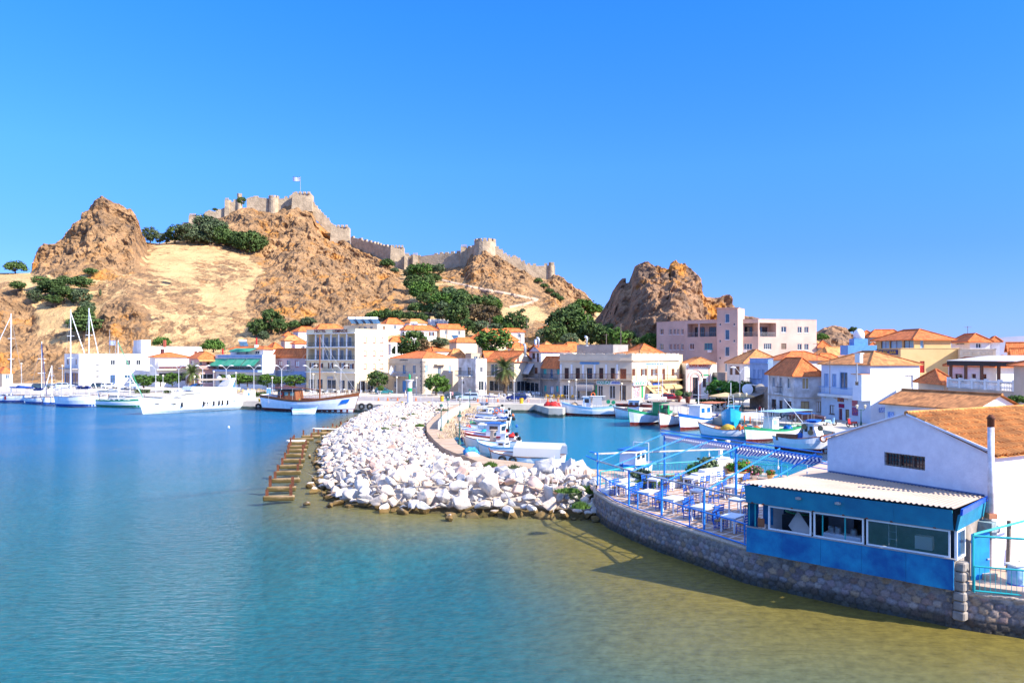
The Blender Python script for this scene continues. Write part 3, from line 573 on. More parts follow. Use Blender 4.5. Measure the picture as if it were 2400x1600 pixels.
class House:
 def __init__(s, label, pts, xr, ytop, wall, z0=1.2, cat='building', name='house', group=None, zt=None, back=None):
  s.q = [v2(x, D) for x, D in pts]; C = s.q[-1]
  R = perp_end(s.q[-2], C, xr) if back is None else v2(xr, back)
  s.q.append(R); s.q.append(s.q[0] + (R - C)) if len(s.q) == 3 else s.q.append(s.q[0] + (R - C) * 1.0)
  s.z0 = z0; s.zt = zt if zt is not None else Zat(ytop, C.y); s.wall = wall; s.h = {}; s.late = []
  s.org = Vector((C.x, C.y, z0)); s.root = thing(name, label, cat, s.org, group=group)
 def rect(s, f, x0, y0, x1, y1):
  A, B = s.q[f], s.q[f + 1]; a, b = hitline(A, B, x0), hitline(A, B, x1); D = (A + (B - A).normalized() * (a + b) / 2).y
  return a, b, Zat(y1, D), Zat(y0, D)
 def frame(s, f):
  A, B = s.q[f], s.q[f + 1]; d = (B - A).normalized(); n = Vector((d.y, -d.x))
  return lambda t, z, o=0: Vector((A.x + d.x * t + n.x * o, A.y + d.y * t + n.y * o, z)), d
 def part(s, mb, name, m, parent=None, **kw): return mb.build(name, m, parent or s.root, org=s.org, **kw)
 def slab(s, mb, pt, a, b, c, e, o0, o1): mb.hexa([pt(a, c, o1), pt(b, c, o1), pt(b, c, o0), pt(a, c, o0), pt(a, e, o1), pt(b, e, o1), pt(b, e, o0), pt(a, e, o0)])
 def win(s, f, x0, y0, x1, y1, kind='win', fm=FRAMEW, gm=GLASS, sm=BROWN, dp=.18, raw=None, n=2):
  a, b, c, e = raw[:4] if raw else s.rect(f, x0, y0, x1, y1); c = max(c, s.z0 + .03); pt, d = s.frame(f); base = -dp if kind != 'back' else raw[4]
  if kind == 'back': a, b, c, e = raw[:4]
  else: s.h.setdefault(f, []).append((a, b, c, e, dp))
  t = min(.09, (b - a) * .12)
  if kind == 'shut':
   mb = MB(); k = n
   for i in range(k): s.slab(mb, pt, a + (b - a) * i / k + .02, a + (b - a) * (i + 1) / k - .02, c, e, base, base + .06)
   if e - c > .8:
    for i in range(k):
     for j in range(3): s.slab(mb, pt, a + (b - a) * (i + .18) / k, a + (b - a) * (i + .82) / k, c + (e - c) * (.08 + .31 * j), c + (e - c) * (.30 + .31 * j), base + .05, base + .09)
   return s.part(mb, 'shutter', sm)
  mb = MB(); nm = 'door' if kind == 'door' else 'shop_window' if kind == 'shop' else 'window'
  for r in ((a, a + t, c, e), (b - t, b, c, e), (a + t, b - t, e - t, e), (a + t, b - t, c, c + t)): s.slab(mb, pt, *r, base, base + .07)
  for i in range(1, n): x = a + (b - a) * i / n; s.slab(mb, pt, x - t * .4, x + t * .4, c + t, e - t, base, base + .06)
  if kind == 'win' or kind == 'open': s.slab(mb, pt, a - .08, b + .08, c - .07, c - .003, -.02, .07)
  w_ = s.part(mb, nm, fm)
  mb = MB(); mb.quad(pt(a + t, c + t, base + .02), pt(b - t, c + t, base + .02), pt(b - t, e - t, base + .02), pt(a + t, e - t, base + .02)); s.part(mb, 'pane', gm, w_)
  if kind == 'open':
   mb = MB(); w2 = (b - a) * .48
   for q0, q1 in ((a - w2, a - .02), (b + .02, b + w2)): s.slab(mb, pt, q0, q1, c, e, .01 if base < 0 else base, .06 if base < 0 else base + .05)
   if kind: s.part(mb, 'shutter', sm, w_)
  return w_
 def balcony(s, f, x0, x1, y, out=1.0, m=W_WHITE, rm=DARK, h=.95, raw=None, slab=.14, bars=.22, brackets=True):
  a, b, z, _ = s.rect(f, x0, y - 5, x1, y) if raw is None else raw; pt, d = s.frame(f); mb = MB(); s.slab(mb, pt, a, b, z, z + slab, .003, out)
  if brackets:
   k = max(2, int((b - a) / 2) + 1)
   for i in range(k): t = a + .2 + (b - a - .4) * i / (k - 1); mb.add([pt(t - .07, z, .004), pt(t + .07, z, .004), pt(t - .07, z - .35, .004), pt(t + .07, z - .35, .004), pt(t - .07, z, out * .7), pt(t + .07, z, out * .7)], [(0, 4, 2), (1, 3, 5), (2, 4, 5, 3), (0, 1, 5, 4)])
  bal = s.part(mb, 'balcony', m); mb = MB(); z += slab
  path = [pt(a, z, .02), pt(a, z, out - .05), pt(b, z, out - .05), pt(b, z, .02)]; up = V(0, 0, h)
  mb.tube([p + up for p in path], .03, 4); mb.tube([p + V(0, 0, .08) for p in path], .02, 4)
  for p, q in zip(path[:-1], path[1:]):
   k = max(1, int((q - p).length / bars))
   for i in range(k + 1): t = p.lerp(q, i / k); mb.tube([t, t + up], .013, 3)
  s.part(mb, 'railing', rm, bal)
 def awning(s, f, x0, y0, x1, y1, out=1.5, m=AWN_W, round_=False, val=.2, name='awning'):
  a, b, c, e = s.rect(f, x0, y0, x1, y1); pt, d = s.frame(f); mb = MB(); k = 6 if round_ else 1
  for i in range(k):
   t0, t1 = i / k, (i + 1) / k
   fz = (lambda t: e + (c - e) * (1 - math.cos(t * math.pi / 2))) if round_ else (lambda t: e + (c - e) * t); fo = (lambda t: out * math.sin(t * math.pi / 2)) if round_ else (lambda t: out * t)
   mb.quad(pt(a, fz(t1), fo(t1) + .02), pt(b, fz(t1), fo(t1) + .02), pt(b, fz(t0), fo(t0) + .02), pt(a, fz(t0), fo(t0) + .02))
   if round_: mb.quad(pt(a, fz(t1), fo(t1)), pt(a, fz(t0), fo(t0)), pt(a, c, 0.01), pt(a, c, .01)); mb.quad(pt(b, fz(t1), fo(t1)), pt(b, fz(t0), fo(t0)), pt(b, c, 0.01), pt(b, c, .01))
  mb.quad(pt(a, c - val, out + .02), pt(b, c - val, out + .02), pt(b, c, out + .02), pt(a, c, out + .02))
  return s.part(mb, name, m)
 def box(s, f, x0, y0, x1, y1, o0=.004, o1=.1, name='ledge', m=None, raw=None, parent=None):
  a, b, c, e = raw or s.rect(f, x0, y0, x1, y1); pt, d = s.frame(f); mb = MB(); s.slab(mb, pt, a, b, c, e, o0, o1); return s.part(mb, name, m or s.wall, parent)
 def sign(s, f, txt, x0, y0, x1, y1, m, board=None, sz=1.0, o=.1, bm=WHITE):
  a, b, c, e = s.rect(f, x0, y0, x1, y1); pt, d = s.frame(f); par = s.root
  if board: par = s.box(f, 0, 0, 0, 0, .01, o, 'sign', board, raw=(a, b, c, e))
  L_ = pt((a + b) / 2, (c + e) / 2, o + .03) - s.org; q = text(txt, (e - c) * sz, m, par, L_, rz=math.atan2(d.y, d.x))
  w_ = q.dimensions.x or max((v.co.x for v in q.data.vertices)) * 2; q.scale = (min(3, (b - a) * .92 / max(.1, max(v.co.x for v in q.data.vertices) - min(v.co.x for v in q.data.vertices))), 1, 1)
 def done(s, roof='hip', yr=None, rm=TILE, over=.45, parapet=.5, rh=None, along=None, rw=None):
  mb = MB(); n = len(s.q)
  for i in range(n): wallgrid(mb, s.q[i], s.q[(i + 1) % n], s.z0, s.zt, s.h.get(i, []), .18)
  if roof == 'flat': mb.poly([(p.x, p.y, s.zt - parapet) for p in s.q])
  if roof == 'gable':
   q = s.q; sw = (q[2] - q[1]).length > (q[1] - q[0]).length if along is None else along
   h = rh if rh else 1.5
   for i in ((0, 2) if sw else (1, 3)):
    A, B = q[i], q[(i + 1) % 4]; M = (A + B) / 2; mb.add([(A.x, A.y, s.zt), (B.x, B.y, s.zt), (M.x, M.y, s.zt + h)], [(0, 1, 2)])
  s.part(mb, 'wall', s.wall)
  if roof in ('hip', 'gable'):
   D = sum((p.y for p in s.q)) / n; h = rh if rh else max(.6, Zat(yr, D) - s.zt)
   mb = MB(); q = s.q if n == 4 else [s.q[0], s.q[n - 3], s.q[n - 2], s.q[n - 1]]
   roof_faces(mb, q, s.zt + (.02 if roof == 'hip' else .06), h, over, roof, along=along); s.part(mb, 'roof', rm)
  elif roof == 'flat':
   mb = MB()
   for i in range(n):
    A, B = s.q[i], s.q[(i + 1) % n]; d = (B - A).normalized(); nn = Vector((d.y, -d.x))
    P_ = [A - d * .06 + nn * .06, B + d * .06 + nn * .06, B + d * .06 - nn * .2, A - d * .06 - nn * .2]; zz = s.zt + .002 * i
    mb.hexa([(p.x, p.y, zz) for p in P_] + [(p.x, p.y, zz + .1) for p in P_])
   s.part(mb, 'parapet_coping', s.wall)
  return s
 def auto(s, f, cols, rows, w=1.0, h=1.3, zs=None, kind='win', **kw):
  A, B = s.q[f], s.q[f + 1]; Ln = (B - A).length
  for z in (zs or [s.z0 + 1.0 + 3 * r for r in range(rows)]):
   for i in range(cols): t = Ln * (i + .5) / cols; s.win(f, 0, 0, 0, 0, kind, raw=(t - w / 2, t + w / 2, z, min(z + h, s.zt - .3)), **kw)
def chimney(H, x, y0, y1, D, m=W_WHITE, w=.5, name='chimney', cap=True):
 p = P(x, y1, D); z1 = Zat(y0, D); mb = MB(); mb.box((p.x, p.y, (p.z + z1) / 2), (w, w, z1 - p.z), .6)
 if cap: mb.box((p.x, p.y, z1 + .05), (w * 1.3, w * 1.3, .1), .6)
 H.part(mb, name, m)
def solar(label, x, y, D, n=1, rot=.9, group=None, z=None):
 """solar water heaters: slanted panels below a white tank; each is one thing"""
 for i in range(n):
  p = P(x + i * 17, y, D); r = thing('solar_heater', label, 'solar heater', p, rot, group)
  mb = MB(); mb.hexa([(-1, -1.1, 0), (1, -1.1, 0), (1, .4, 1.15), (-1, .4, 1.15), (-1, -1.1, .08), (1, -1.1, .08), (1, .4, 1.23), (-1, .4, 1.23)]); mb.build('panel', BGLASS, r)
  mb = MB(); mb.tube([(-1, .7, 1.4), (1, .7, 1.4)], .32, 10); mb.build('tank', GLOSSW, r)
  mb = MB(); [mb.tube([(x_, .7, 0), (x_, .7, 1.2)], .04, 4) for x_ in (-.8, .8)]; mb.build('stand', GREY, r)
# --- 1 port office, white, far left
h = House('long white two storey port office with blue end wall behind the sailboat masts', [(151, 228), (185, 215)], 350, 829.5, W_WHITE, name='port_office')
for x, x2, y0, y1, k in ((156, 161, 841, 855, 'win'), (176, 180, 841, 855, 'win')): h.win(0, x, y0, x2, y1, k, sm=LBLUE, gm=BGLASS, n=1)
h.win(0, 152, 873, 163, 903, 'shop', fm=LBLUE, gm=BGLASS); h.win(0, 168, 873, 183, 903, 'shop', fm=BLUE, gm=BGLASS)
for r in ((206, 843, 213, 854), (225, 852, 232, 859), (225, 866, 232, 873), (225, 879, 232, 887), (259, 843, 270, 855), (295, 843, 306, 855), (319, 843, 330, 855)): h.win(1, *r)
h.win(1, 258, 878, 270, 899, 'door', fm=BLUE, gm=BGLASS); h.win(1, 291, 878, 307, 886, 'win', gm=BGLASS); h.win(1, 315, 878, 327, 886, 'win', gm=BGLASS)
h.sign(1, 'RION', 265, 863, 278, 869, LBLUE, board=WHITE, sz=1.1)
h.box(0, 151, 862, 184, 865, .004, 1.6, 'canopy', W_GREY); h.done('flat')
h = House('white roof storey with a lilac end above the port office', [(311, 250), (330, 240)], 475, 812, W_WHITE, zt=None, z0=8)
h.win(1, 376, 818, 385, 830, fm=RED); h.win(1, 455, 823, 462, 831, 'door', fm=ORANGE); h.done('flat')
h = House('tall white stair block beside the lilac wall', [(313, 246), (331, 237)], 353, 797, W_WHITE, z0=8); h.win(1, 338, 826, 342, 829, gm=BGLASS, n=1); h.done('flat')
# --- 3 beige house with large white awning
h = House('beige house with a wide white awning over its first floor', [(350, 222), (364, 212)], 442, 836, W_WHITE)
h.awning(1, 369, 841, 443, 857, 2.0, AWN_W); h.box(1, 366, 864, 440, 867, .004, 1.6, 'balcony', W_CREAM); h.win(1, 372, 858, 436, 864, 'shop', gm=mat('colourful_wares', (.25, .08, .3), (.5, .2, .1), 8)); h.win(1, 372, 873, 436, 893, 'shop'); h.done('hip', yr=826)
h = House('small pink house with brown balcony and tiled porch', [(443, 212), (466, 203)], 508, 838, W_ROSE)
h.win(0, 447, 845, 455, 853); h.win(0, 446, 880, 462, 898, 'shop'); h.win(1, 468, 846, 474, 855, 'door'); h.win(1, 484, 846, 491, 856, 'shut'); h.balcony(1, 466, 506, 864, 1.2, W_ROSE); h.awning(1, 464, 840, 503, 845, 1.5, TILE2); h.win(1, 470, 876, 500, 897, 'shop'); h.done('hip', yr=824)
# --- 5 green awnings
h = House('blue and white house with a row of green awnings over its balcony', [(505, 205), (615, 193)], 645, 831.5, W_WHITE)
h.win(0, 512, 858, 612, 867, 'shop', gm=GLASS, n=8, raw=None)
h.box(0, 511, 832, 615, 838, .004, .12, 'ledge', W_BLUE); h.box(0, 508, 866, 614, 871, .004, 1.3, 'balcony', W_BLUE); h.box(0, 507, 862, 614, 863, 1.2, 1.3, 'railing', DARK)
for i, (a, b) in enumerate(((505, 536), (537, 556), (557, 578), (580, 611))): h.awning(0, a, 840, b, 856, 1.9, AWN_G)
h.win(0, 512, 877, 612, 900, 'shop', n=6); h.done('flat')
h = House('white penthouse with a green sun awning over its terrace', [(540, 206), (618, 197)], 640, 817, W_WHITE, z0=9.9)
h.awning(0, 552, 816, 604, 823, 2.2, AWN_G); [h.win(0, *r) for r in ((555, 822, 562, 830), (597, 822, 608, 830), (575, 822, 582, 830))]; h.done('hip', yr=812)
# --- 6 lilac house
h = House('lilac house with red window surrounds and a blue balcony beside the hotel', [(643, 199), (716, 189)], 724, 829, W_LILAC)
for r in ((652, 845, 661, 858), (692, 845, 701, 860)): h.win(0, *r, fm=RED, gm=FRAMEW)
h.win(0, 673, 845, 681, 866, 'door', fm=LBLUE, gm=BGLASS); h.balcony(0, 660, 689, 868, 1.0); h.box(0, 641, 836, 718, 839, .004, .25, 'cornice', TILE)
h.box(0, 644, 869, 717, 900, .003, .03, 'ledge', W_BLUE); h.win(0, 652, 877, 664, 898, 'shop'); h.win(0, 690, 877, 702, 898, 'shop'); h.done('hip', yr=817)
# --- 7 the hotel
h = House('cream four storey hotel with balcony rows and red shutters', [(718, 184), (832.5, 176)], 910, 770.5, W_CREAM, name='hotel')
h.wall = mat('hotel_cream', (.74, .62, .40), (.66, .54, .34), .4, .85, world=True)
pt, d = h.frame(0)
for (y0, y1, yd0, yd1) in ((783, 812, 789, 811), (817, 842.5, 821, 842)):
 a, b, c, e = h.rect(0, 722, y0, 831, y1); h.h.setdefault(0, []).append((a, b, c, e, 1.7))
 for k in range(6):
  t = a + (b - a) * (k + .5) / 6 + .35; h.win(0, 0, 0, 0, 0, 'back', raw=(t, t + .95, c + .03, c + 2.25, -1.66), gm=BGLASS); h.win(0, 0, 0, 0, 0, 'back', raw=(t - .5, t - .02, c + .03, c + 2.2, -1.66), fm=BROWN, gm=BROWN, n=1)
 mb = MB()
 for k in range(1, 6): t = a + (b - a) * k / 6; h.slab(mb, pt, t - .16, t + .16, c, e, -.28, .03)
 h.part(mb, 'column', FRAMEW)
 mb = MB(); z = c; mb.tube([pt(a, z + .95, .02), pt(b, z + .95, .02)], .03, 4); [mb.tube([pt(a + (b - a) * i / 90, z, .02), pt(a + (b - a) * i / 90, z + .95, .02)], .012, 3) for i in range(91)]; h.part(mb, 'railing', DARK)
 h.box(0, 716, 0, 834, 0, .003, .35, 'ledge', FRAMEW, raw=(-.15, b + .6, c - .18, c - .02))
for r in ((729, 850, 736, 861), (747, 851, 754, 862), (772, 850, 778, 863), (799, 850, 806, 863), (819, 852, 826, 864)): h.win(0, *r, 'open', gm=BGLASS)
h.balcony(0, 762, 790, 871.5, .9, W_WHITE); h.box(0, 717, 871.5, 834, 873.5, .004, .4, 'ledge', FRAMEW)
for r in ((723, 888, 737, 911), (743, 888, 756, 911), (766, 889, 787, 911), (795, 890, 808, 912), (814, 891, 830, 913)): h.win(0, *r, 'shop', fm=FRAMEW)
for y0, y1 in ((790, 803), (822, 834), (852, 864)):
 for x0, x1 in ((852, 859), (874, 880), (890, 898)): h.win(1, x0, y0, x1, y1, fm=RED, gm=FRAMEW)
for r in ((842, 892, 857, 916), (862, 892, 876, 916)): h.win(1, *r, 'shop')
h.box(1, 832, 874, 912, 876, .004, .15, 'ledge', W_WHITE); h.box(0, 716, 780.5, 834, 782, .004, .5, 'cornice', FRAMEW)
h.box(1, 887, 837, 892, 842, .004, .35, 'air_conditioner', FRAMEW)
for txt, x0, x1 in (('HOTEL', 736, 765), ('LEMNOS', 779, 816)): h.sign(0, txt, x0, 772, x1, 780, mat('rust_red_letters', (.22, .05, .04), (.16, .04, .03), 4), sz=1.35, o=.05)
h.box(0, 768, 882, 781, 888, .01, .15, 'sign', GREY); h.done('flat')
q = h.q[2]; d = (h.q[2] - h.q[1]).normalized(); n_ = Vector((d.y, -d.x)); mb = MB()
for z in (3.9 + 1.2, 8.2 + 1.2, 11.8 + 1.2):
 A = q - n_ * .3; B = A + d * 3.4; Cc = B - n_ * 6; E = A - n_ * 6; mb.prism([A, B, Cc, E], z - .25, z + (.6 if z < 12 else .1))
mb.box((B.x, B.y, 7), (.4, .4, 12)); mb.prism([A + d * .02, A + d * .25, E + d * .25, E + d * .02], 1.2, 13); h.part(mb, 'side_loggia', W_WHITE)
p = House('cream roof storey of the hotel carrying four solar tanks', [(806, 194), (884, 184)], 914, 760, W_CREAM, z0=16.0)
[p.win(0, *r) for r in ((840, 765, 845, 771), (852, 765, 859, 772), (867, 764, 873, 772))]; p.win(1, 898, 764, 902, 772, 'shut', n=1); p.done('flat')
solar('solar panels with white tank in the row on the hotel roof', 828, 759, 188, 4, .65, 'solar heaters in a row on the hotel roof')
# --- 8 town hall
h = House('beige two storey town hall with blue doors and a hipped orange roof', [(910, 180), (990, 170)], 1074, 840, W_BEIGE, name='town_hall')
h.wall = mat('town_hall_render', (.62, .50, .36), (.55, .44, .31), .4, .85, world=True)
for r in ((924, 855, 929, 873), (967, 855, 974, 875)): h.win(0, *r, gm=BGLASS)
h.win(0, 944, 855, 951, 876, 'door', fm=LBLUE, gm=BGLASS); h.balcony(0, 924, 965, 882, 1.1, W_BEIGE, LBLUE); h.win(0, 943, 892, 952, 918, 'door', fm=LBLUE, gm=LBLUE); h.win(0, 923, 892, 929, 908, gm=BGLASS); h.win(0, 967, 892, 974, 910, gm=BGLASS)
for r in ((997, 855, 1003, 874), (1052, 857, 1057, 873)): h.win(1, *r, gm=LBLUE)
h.win(1, 1026, 860, 1034, 880, 'door', fm=FRAMEW, gm=BGLASS); h.win(1, 997, 894, 1003, 909, gm=LBLUE); h.box(1, 1018, 853, 1041, 855, .004, 1, 'canopy')
h.sign(0, 'ΔΗΜΑΡΧΕΙΟ', 936, 842, 957, 845.5, mat('grey_letters', (.2, .18, .16)), sz=1.0, o=.02)
for f, x in ((0, 985), (1, 991)):
 mb = MB(); pt, d = h.frame(f); Ln = (h.q[f + 1] - h.q[f]).length
 for k in range(14): t = (Ln - .55 - (.25 if k % 2 else 0), Ln) if f == 0 else (0, .55 + (.25 if k % 2 else 0)); h.slab(mb, pt, *t, 1.5 + k * .52, 1.95 + k * .52, .003, .05)
 h.part(mb, 'quoins', W_STONE)
h.box(0, 909, 0, 991, 0, .003, .18, 'ledge', raw=(-.1, 13.1, h.zt - 1.25, h.zt - 1.1)); h.done('hip', yr=823, over=-.25, rm=TILE)
# --- 9 peeling white house
h = House('peeling white and blue two storey house between town hall and cafe', [(1074, 172), (1115, 166)], 1141, 841, W_PEEL)
for r in ((1075, 860, 1081, 879), (1095, 860, 1103, 879)): h.win(0, *r, 'door', gm=GLASS)
h.balcony(0, 1074, 1108, 881, .9); h.win(0, 1080, 892, 1088, 900, 'shop'); h.win(1, 1124, 860, 1131, 873); h.win(1, 1122, 893, 1134, 915, 'shop'); h.done('flat')
# --- 10 cream gable cafe
h = House('cream cafe house with gable end behind the big palm', [(1141, 172), (1205, 166)], 1246, 846, W_CREAM)
h.win(0, 1150, 853, 1166, 880, 'shop', gm=BGLASS); h.win(0, 1185, 855, 1195, 878, 'door'); h.win(0, 1146, 892, 1202, 917, 'shop', n=5); h.win(1, 1212, 892, 1240, 917, 'shop', n=3); h.balcony(0, 1143, 1172, 882, 1); h.done('gable', rh=2.1)
# --- 11 grey white stepped house
h = House('grey house with white third floor and a hanging grey awning', [(1218, 172), (1266, 163)], 1341, 849, W_GREY)
h.win(0, 1222, 860, 1230, 873, 'door', gm=BGLASS); h.win(0, 1252, 861, 1260, 875, 'shut'); h.awning(0, 1230, 852, 1252, 874, 1.3, mat('blue_grey_canvas', (.35, .42, .5))); h.balcony(0, 1221, 1264, 886, 1.2, W_GREY); h.win(0, 1222, 895, 1262, 918, 'shop', n=4); h.done('flat')
h = House('white third floor with a shed roof sloping down to the right', [(1240, 171), (1268, 165)], 1341, 823, W_WHITE, z0=7.5)
h.win(0, 1247, 827, 1254, 841, 'shut', sm=DARK, n=1); h.win(0, 1258, 827, 1263, 848, 'door', fm=BROWN); h.balcony(0, 1239, 1266, 850, .8, W_WHITE, RUST); h.done('gable', rh=1.3)
h = House('grey house with turquoise shutters and an orange tiled roof', [(1267, 164), (1311, 156)], 1330, 857, W_GREY)
for r in ((1273, 864, 1281, 877), (1305, 864, 1311, 877)): h.win(0, *r, 'shut', sm=TEAL)
h.win(0, 1290, 865, 1296, 884, 'door', fm=LBLUE, gm=BGLASS); h.balcony(0, 1270, 1307, 888, 1.0, W_GREY); h.win(0, 1275, 903, 1281, 917, 'shut', sm=TEAL); h.win(0, 1289, 905, 1297, 922, 'door', fm=LBLUE, gm=FRAMEW); h.win(0, 1303, 904, 1309, 918, 'shut', sm=TEAL); h.done('hip', yr=836)
# --- 13 the corner building with the travel agency
h = House('cream neoclassical corner building with travel agency signs and balconies', [(1312, 154), (1452, 147.2), (1481, 146.2)], 1591, 831.5, W_CREAM, back=163, name='corner_building')
h.q = [v2(1312, 154), v2(1452, 147.2), v2(1481, 146.2), v2(1591, 157.5), v2(1600, 176), v2(1318, 176)]
for i, (a, b) in enumerate(((1323, 1333), (1349, 1359), (1375, 1388), (1404, 1414), (1431, 1441))):
 h.win(0, a, 862, b, 888, 'shut' if i != 2 else 'door', sm=mat('dark_brown_shutter', (.07, .04, .035)), fm=BROWN); h.balcony(0, a - 7, b + 8, 889, .8, W_CREAM, RUST)
for x in (1315, 1340, 1367, 1394, 1421, 1447): h.box(0, x - 2, 854, x + 2, 888, .004, .14, 'pilaster', FRAMEW)
h.win(1, 1453, 864, 1468, 889, 'shut', sm=mat('orange_brown_door', (.36, .11, .05)), n=3); h.balcony(1, 1440, 1484, 890, 1.0, W_CREAM, RUST)
for a, b in ((1478.5, 1488), (1502, 1511), (1526, 1535), (1549, 1558), (1571, 1580)):
 lo = 889 if a == 1549 else 880
 h.win(2, a + 3, 864, b + 1, lo, 'shut' if a in (1549, 1571, 1478.5) else 'open', sm=RUST)
for x in (1492, 1518, 1542, 1565, 1588): h.box(2, x - 1.5, 856, x + 1.5, 890, .004, .12, 'pilaster', W_CREAM)
h.balcony(2, 1520, 1594, 891, 1.0, W_YELLOW, RUST)
for f in (0, 1, 2):
 Ln = (h.q[f + 1] - h.q[f]).length; h.box(f, 0, 0, 0, 0, .003, .35, 'cornice', W_CREAM, raw=(-.1, Ln + .1, h.zt - 1.15, h.zt - .95)); h.box(f, 0, 0, 0, 0, .002, .2, 'ledge', W_CREAM, raw=(0, Ln, 4.75, 4.9))
 mb = MB(); pt, d = h.frame(f); k = max(1, int(Ln / 1.9))
 for i in range(k):
  a = Ln * i / k; b = Ln * (i + 1) / k; mb_ = []
  h.slab(mb, pt, a, a + .35, h.zt, h.zt + .28, -.2, .05)
  n_ = 5
  for j in range(n_): u0, u1 = a + .35 + (b - a - .35) * j / n_, a + .35 + (b - a - .35) * (j + 1) / n_; zz = .12 + .22 * abs(math.cos(math.pi * (j + .5) / n_)); h.slab(mb, pt, u0, u1, h.zt, h.zt + zz, -.15, .02)
 h.part(mb, 'battlement', W_CREAM)
h.sign(0, 'ΞΕΝΟΔΟΧΕΙΟΝ ΑΚΤΑΙΟΝ', 1359, 848, 1405, 853.5, LBLUE, board=mat('sign_pale_blue', (.25, .45, .6)), sz=1.05, o=.05); h.sign(2, 'ΞΕΝΟΔΟΧΕΙΟΝ ΑΚΤΑΙΟΝ', 1510, 850, 1555, 855, LBLUE, board=WHITE, sz=1.0, o=.05)
SHOPG = mat('travel_green', (.02, .35, .18))
h.sign(0, 'HOLIDAY', 1400, 892, 1434, 901, SHOPG, board=FRAMEW, sz=1.15, o=.35); h.sign(0, 'AEGEAN', 1434.5, 892, 1455, 901, BLUE, board=FRAMEW, sz=.8, o=.35); h.sign(2, 'HOLIDAY', 1482, 893, 1512, 903, SHOPG, board=FRAMEW, sz=1.1, o=.35)
for a, b in ((1319, 1336), (1346, 1359), (1374, 1396), (1401, 1413), (1428, 1442)): h.win(0, a, 902 if a < 1390 else 903, b, 934, 'shop')
h.win(1, 1453, 903, 1467, 938, 'shop', fm=BROWN); h.win(2, 1484, 903, 1500, 934, 'shop', gm=mat('posters_behind_glass', (.5, .55, .6), (.35, .05, .05), 4))
h.awning(0, 1357, 897, 1396, 913, 1.4, AWN_GY, True); h.box(0, 1395, 902, 1399, 930, .01, .06, 'sign', GREEN); h.box(2, 1503, 903, 1507, 932, .01, .06, 'sign', GREEN)
h.box(0, 1313, 905, 1317, 928, .01, .05, 'sign', WHITE); h.box(0, 1339, 905, 1343, 928, .01, .05, 'sign', WHITE)
h.win(2, 1522, 915, 1545, 936, 'shop'); h.win(2, 1556, 912, 1563, 934, 'door', fm=YEL); h.win(2, 1573, 912, 1583, 932, 'door')
aw = h.awning(2, 1513, 902, 1547, 919, 1.8, AWN_T, val=.05); h.awning(2, 1548, 900, 1568, 908, 1.1, AWN_T, True); h.awning(2, 1571, 900, 1591, 908, 1.1, AWN_T, True)
pt, d = h.frame(2); a, b, c, e = h.rect(2, 1513, 902, 1547, 919)
for i, tx in enumerate(('ΑΚΤΟΠΛΟΪΚΑ', 'ΕΙΣΙΤΗΡΙΑ')): L_ = pt((a + b) / 2, e + (c - e) * (.42 + .3 * i), 1.8 * (.42 + .3 * i) + .06) - h.org; text(tx, .5, RUST, aw, L_, rx=math.atan2(e - c, 1.8), rz=math.atan2(d.y, d.x))
h.box(2, 1529, 897, 1546, 902, .01, .12, 'sign', BLUE); h.box(2, 1516, 893, 1522, 901, .01, .4, 'air_conditioner', FRAMEW)
h.done('flat', parapet=.9)
for (lab, x0, x1, D0, D1, yt, z0, w, rf, yr, xr) in (
 ('grey plastered roof block behind the battlements of the corner building', 1352, 1437, 172, 166, 808, 8, W_GREY, 'flat', 0, 1472),
 ('bright orange hipped roof house behind the corner building', 1466, 1500, 176, 170, 825, 5, W_CREAM, 'hip', 806, 1548),
 ('weathered tile roof just inside the battlements', 1440, 1500, 160, 154, 829, 8.2, W_CREAM, 'hip', 821, 1560)):
 h = House(lab, [(x0, D0), (x1, D1)], xr, yt, w, z0=z0); h.done(rf, yr=yr, rm=TILE if 'bright' in lab else TILE2)
# --- 14 supermarket gate house
h = House('stone trimmed house with arched doorway under the red supermarket sign', [(1597, 166), (1608, 160)], 1704, 851, W_WHITE, back=158)
h.q = [v2(1590, 172), v2(1608, 156), v2(1664, 158), v2(1680, 172)]
h.win(1, 1647, 886, 1655, 906, fm=BROWN); h.win(0, 1593, 884, 1600, 905, fm=BROWN)
a, b, c, e = h.rect(1, 1623, 884, 1637, 933); h.win(1, 0, 0, 0, 0, 'door', fm=BROWN, raw=(a, b, c, e), dp=.35)
pt, d = h.frame(1); mb = MB(); cx = (a + b) / 2; r = (b - a) / 2
for s_ in (-1, 1): h.slab(mb, pt, cx + s_ * (r + .28) - .25, cx + s_ * (r + .28) + .25, 1.2, e, .003, .14)
k = 10
for i in range(k):
 t0, t1 = math.pi * i / k, math.pi * (i + 1) / k
 for (r0, r1) in ((r + .03, r + .5), (r + .9, r + 1.15)):
  P4 = [pt(cx + math.cos(t) * R, e + math.sin(t) * R * .9, o) for o in (.15, .003) for t, R in ((t0, r0), (t0, r1), (t1, r1), (t1, r0))]; mb.hexa(P4)
h.part(mb, 'arch_surround', W_ROSE)
h.sign(1, 'SUPER MARKET', 1612, 852, 1664, 862, RED, board=FRAMEW, sz=.95, o=.2)
for x in (1609, 1660): h.box(1, x, 862, x + 4, 932, .003, .05, 'quoins', W_ROSE)
h.box(1, 1643, 877, 1661, 880, .01, .1, 'sign', GREEN); h.done('hip', yr=838, rm=TILE2)
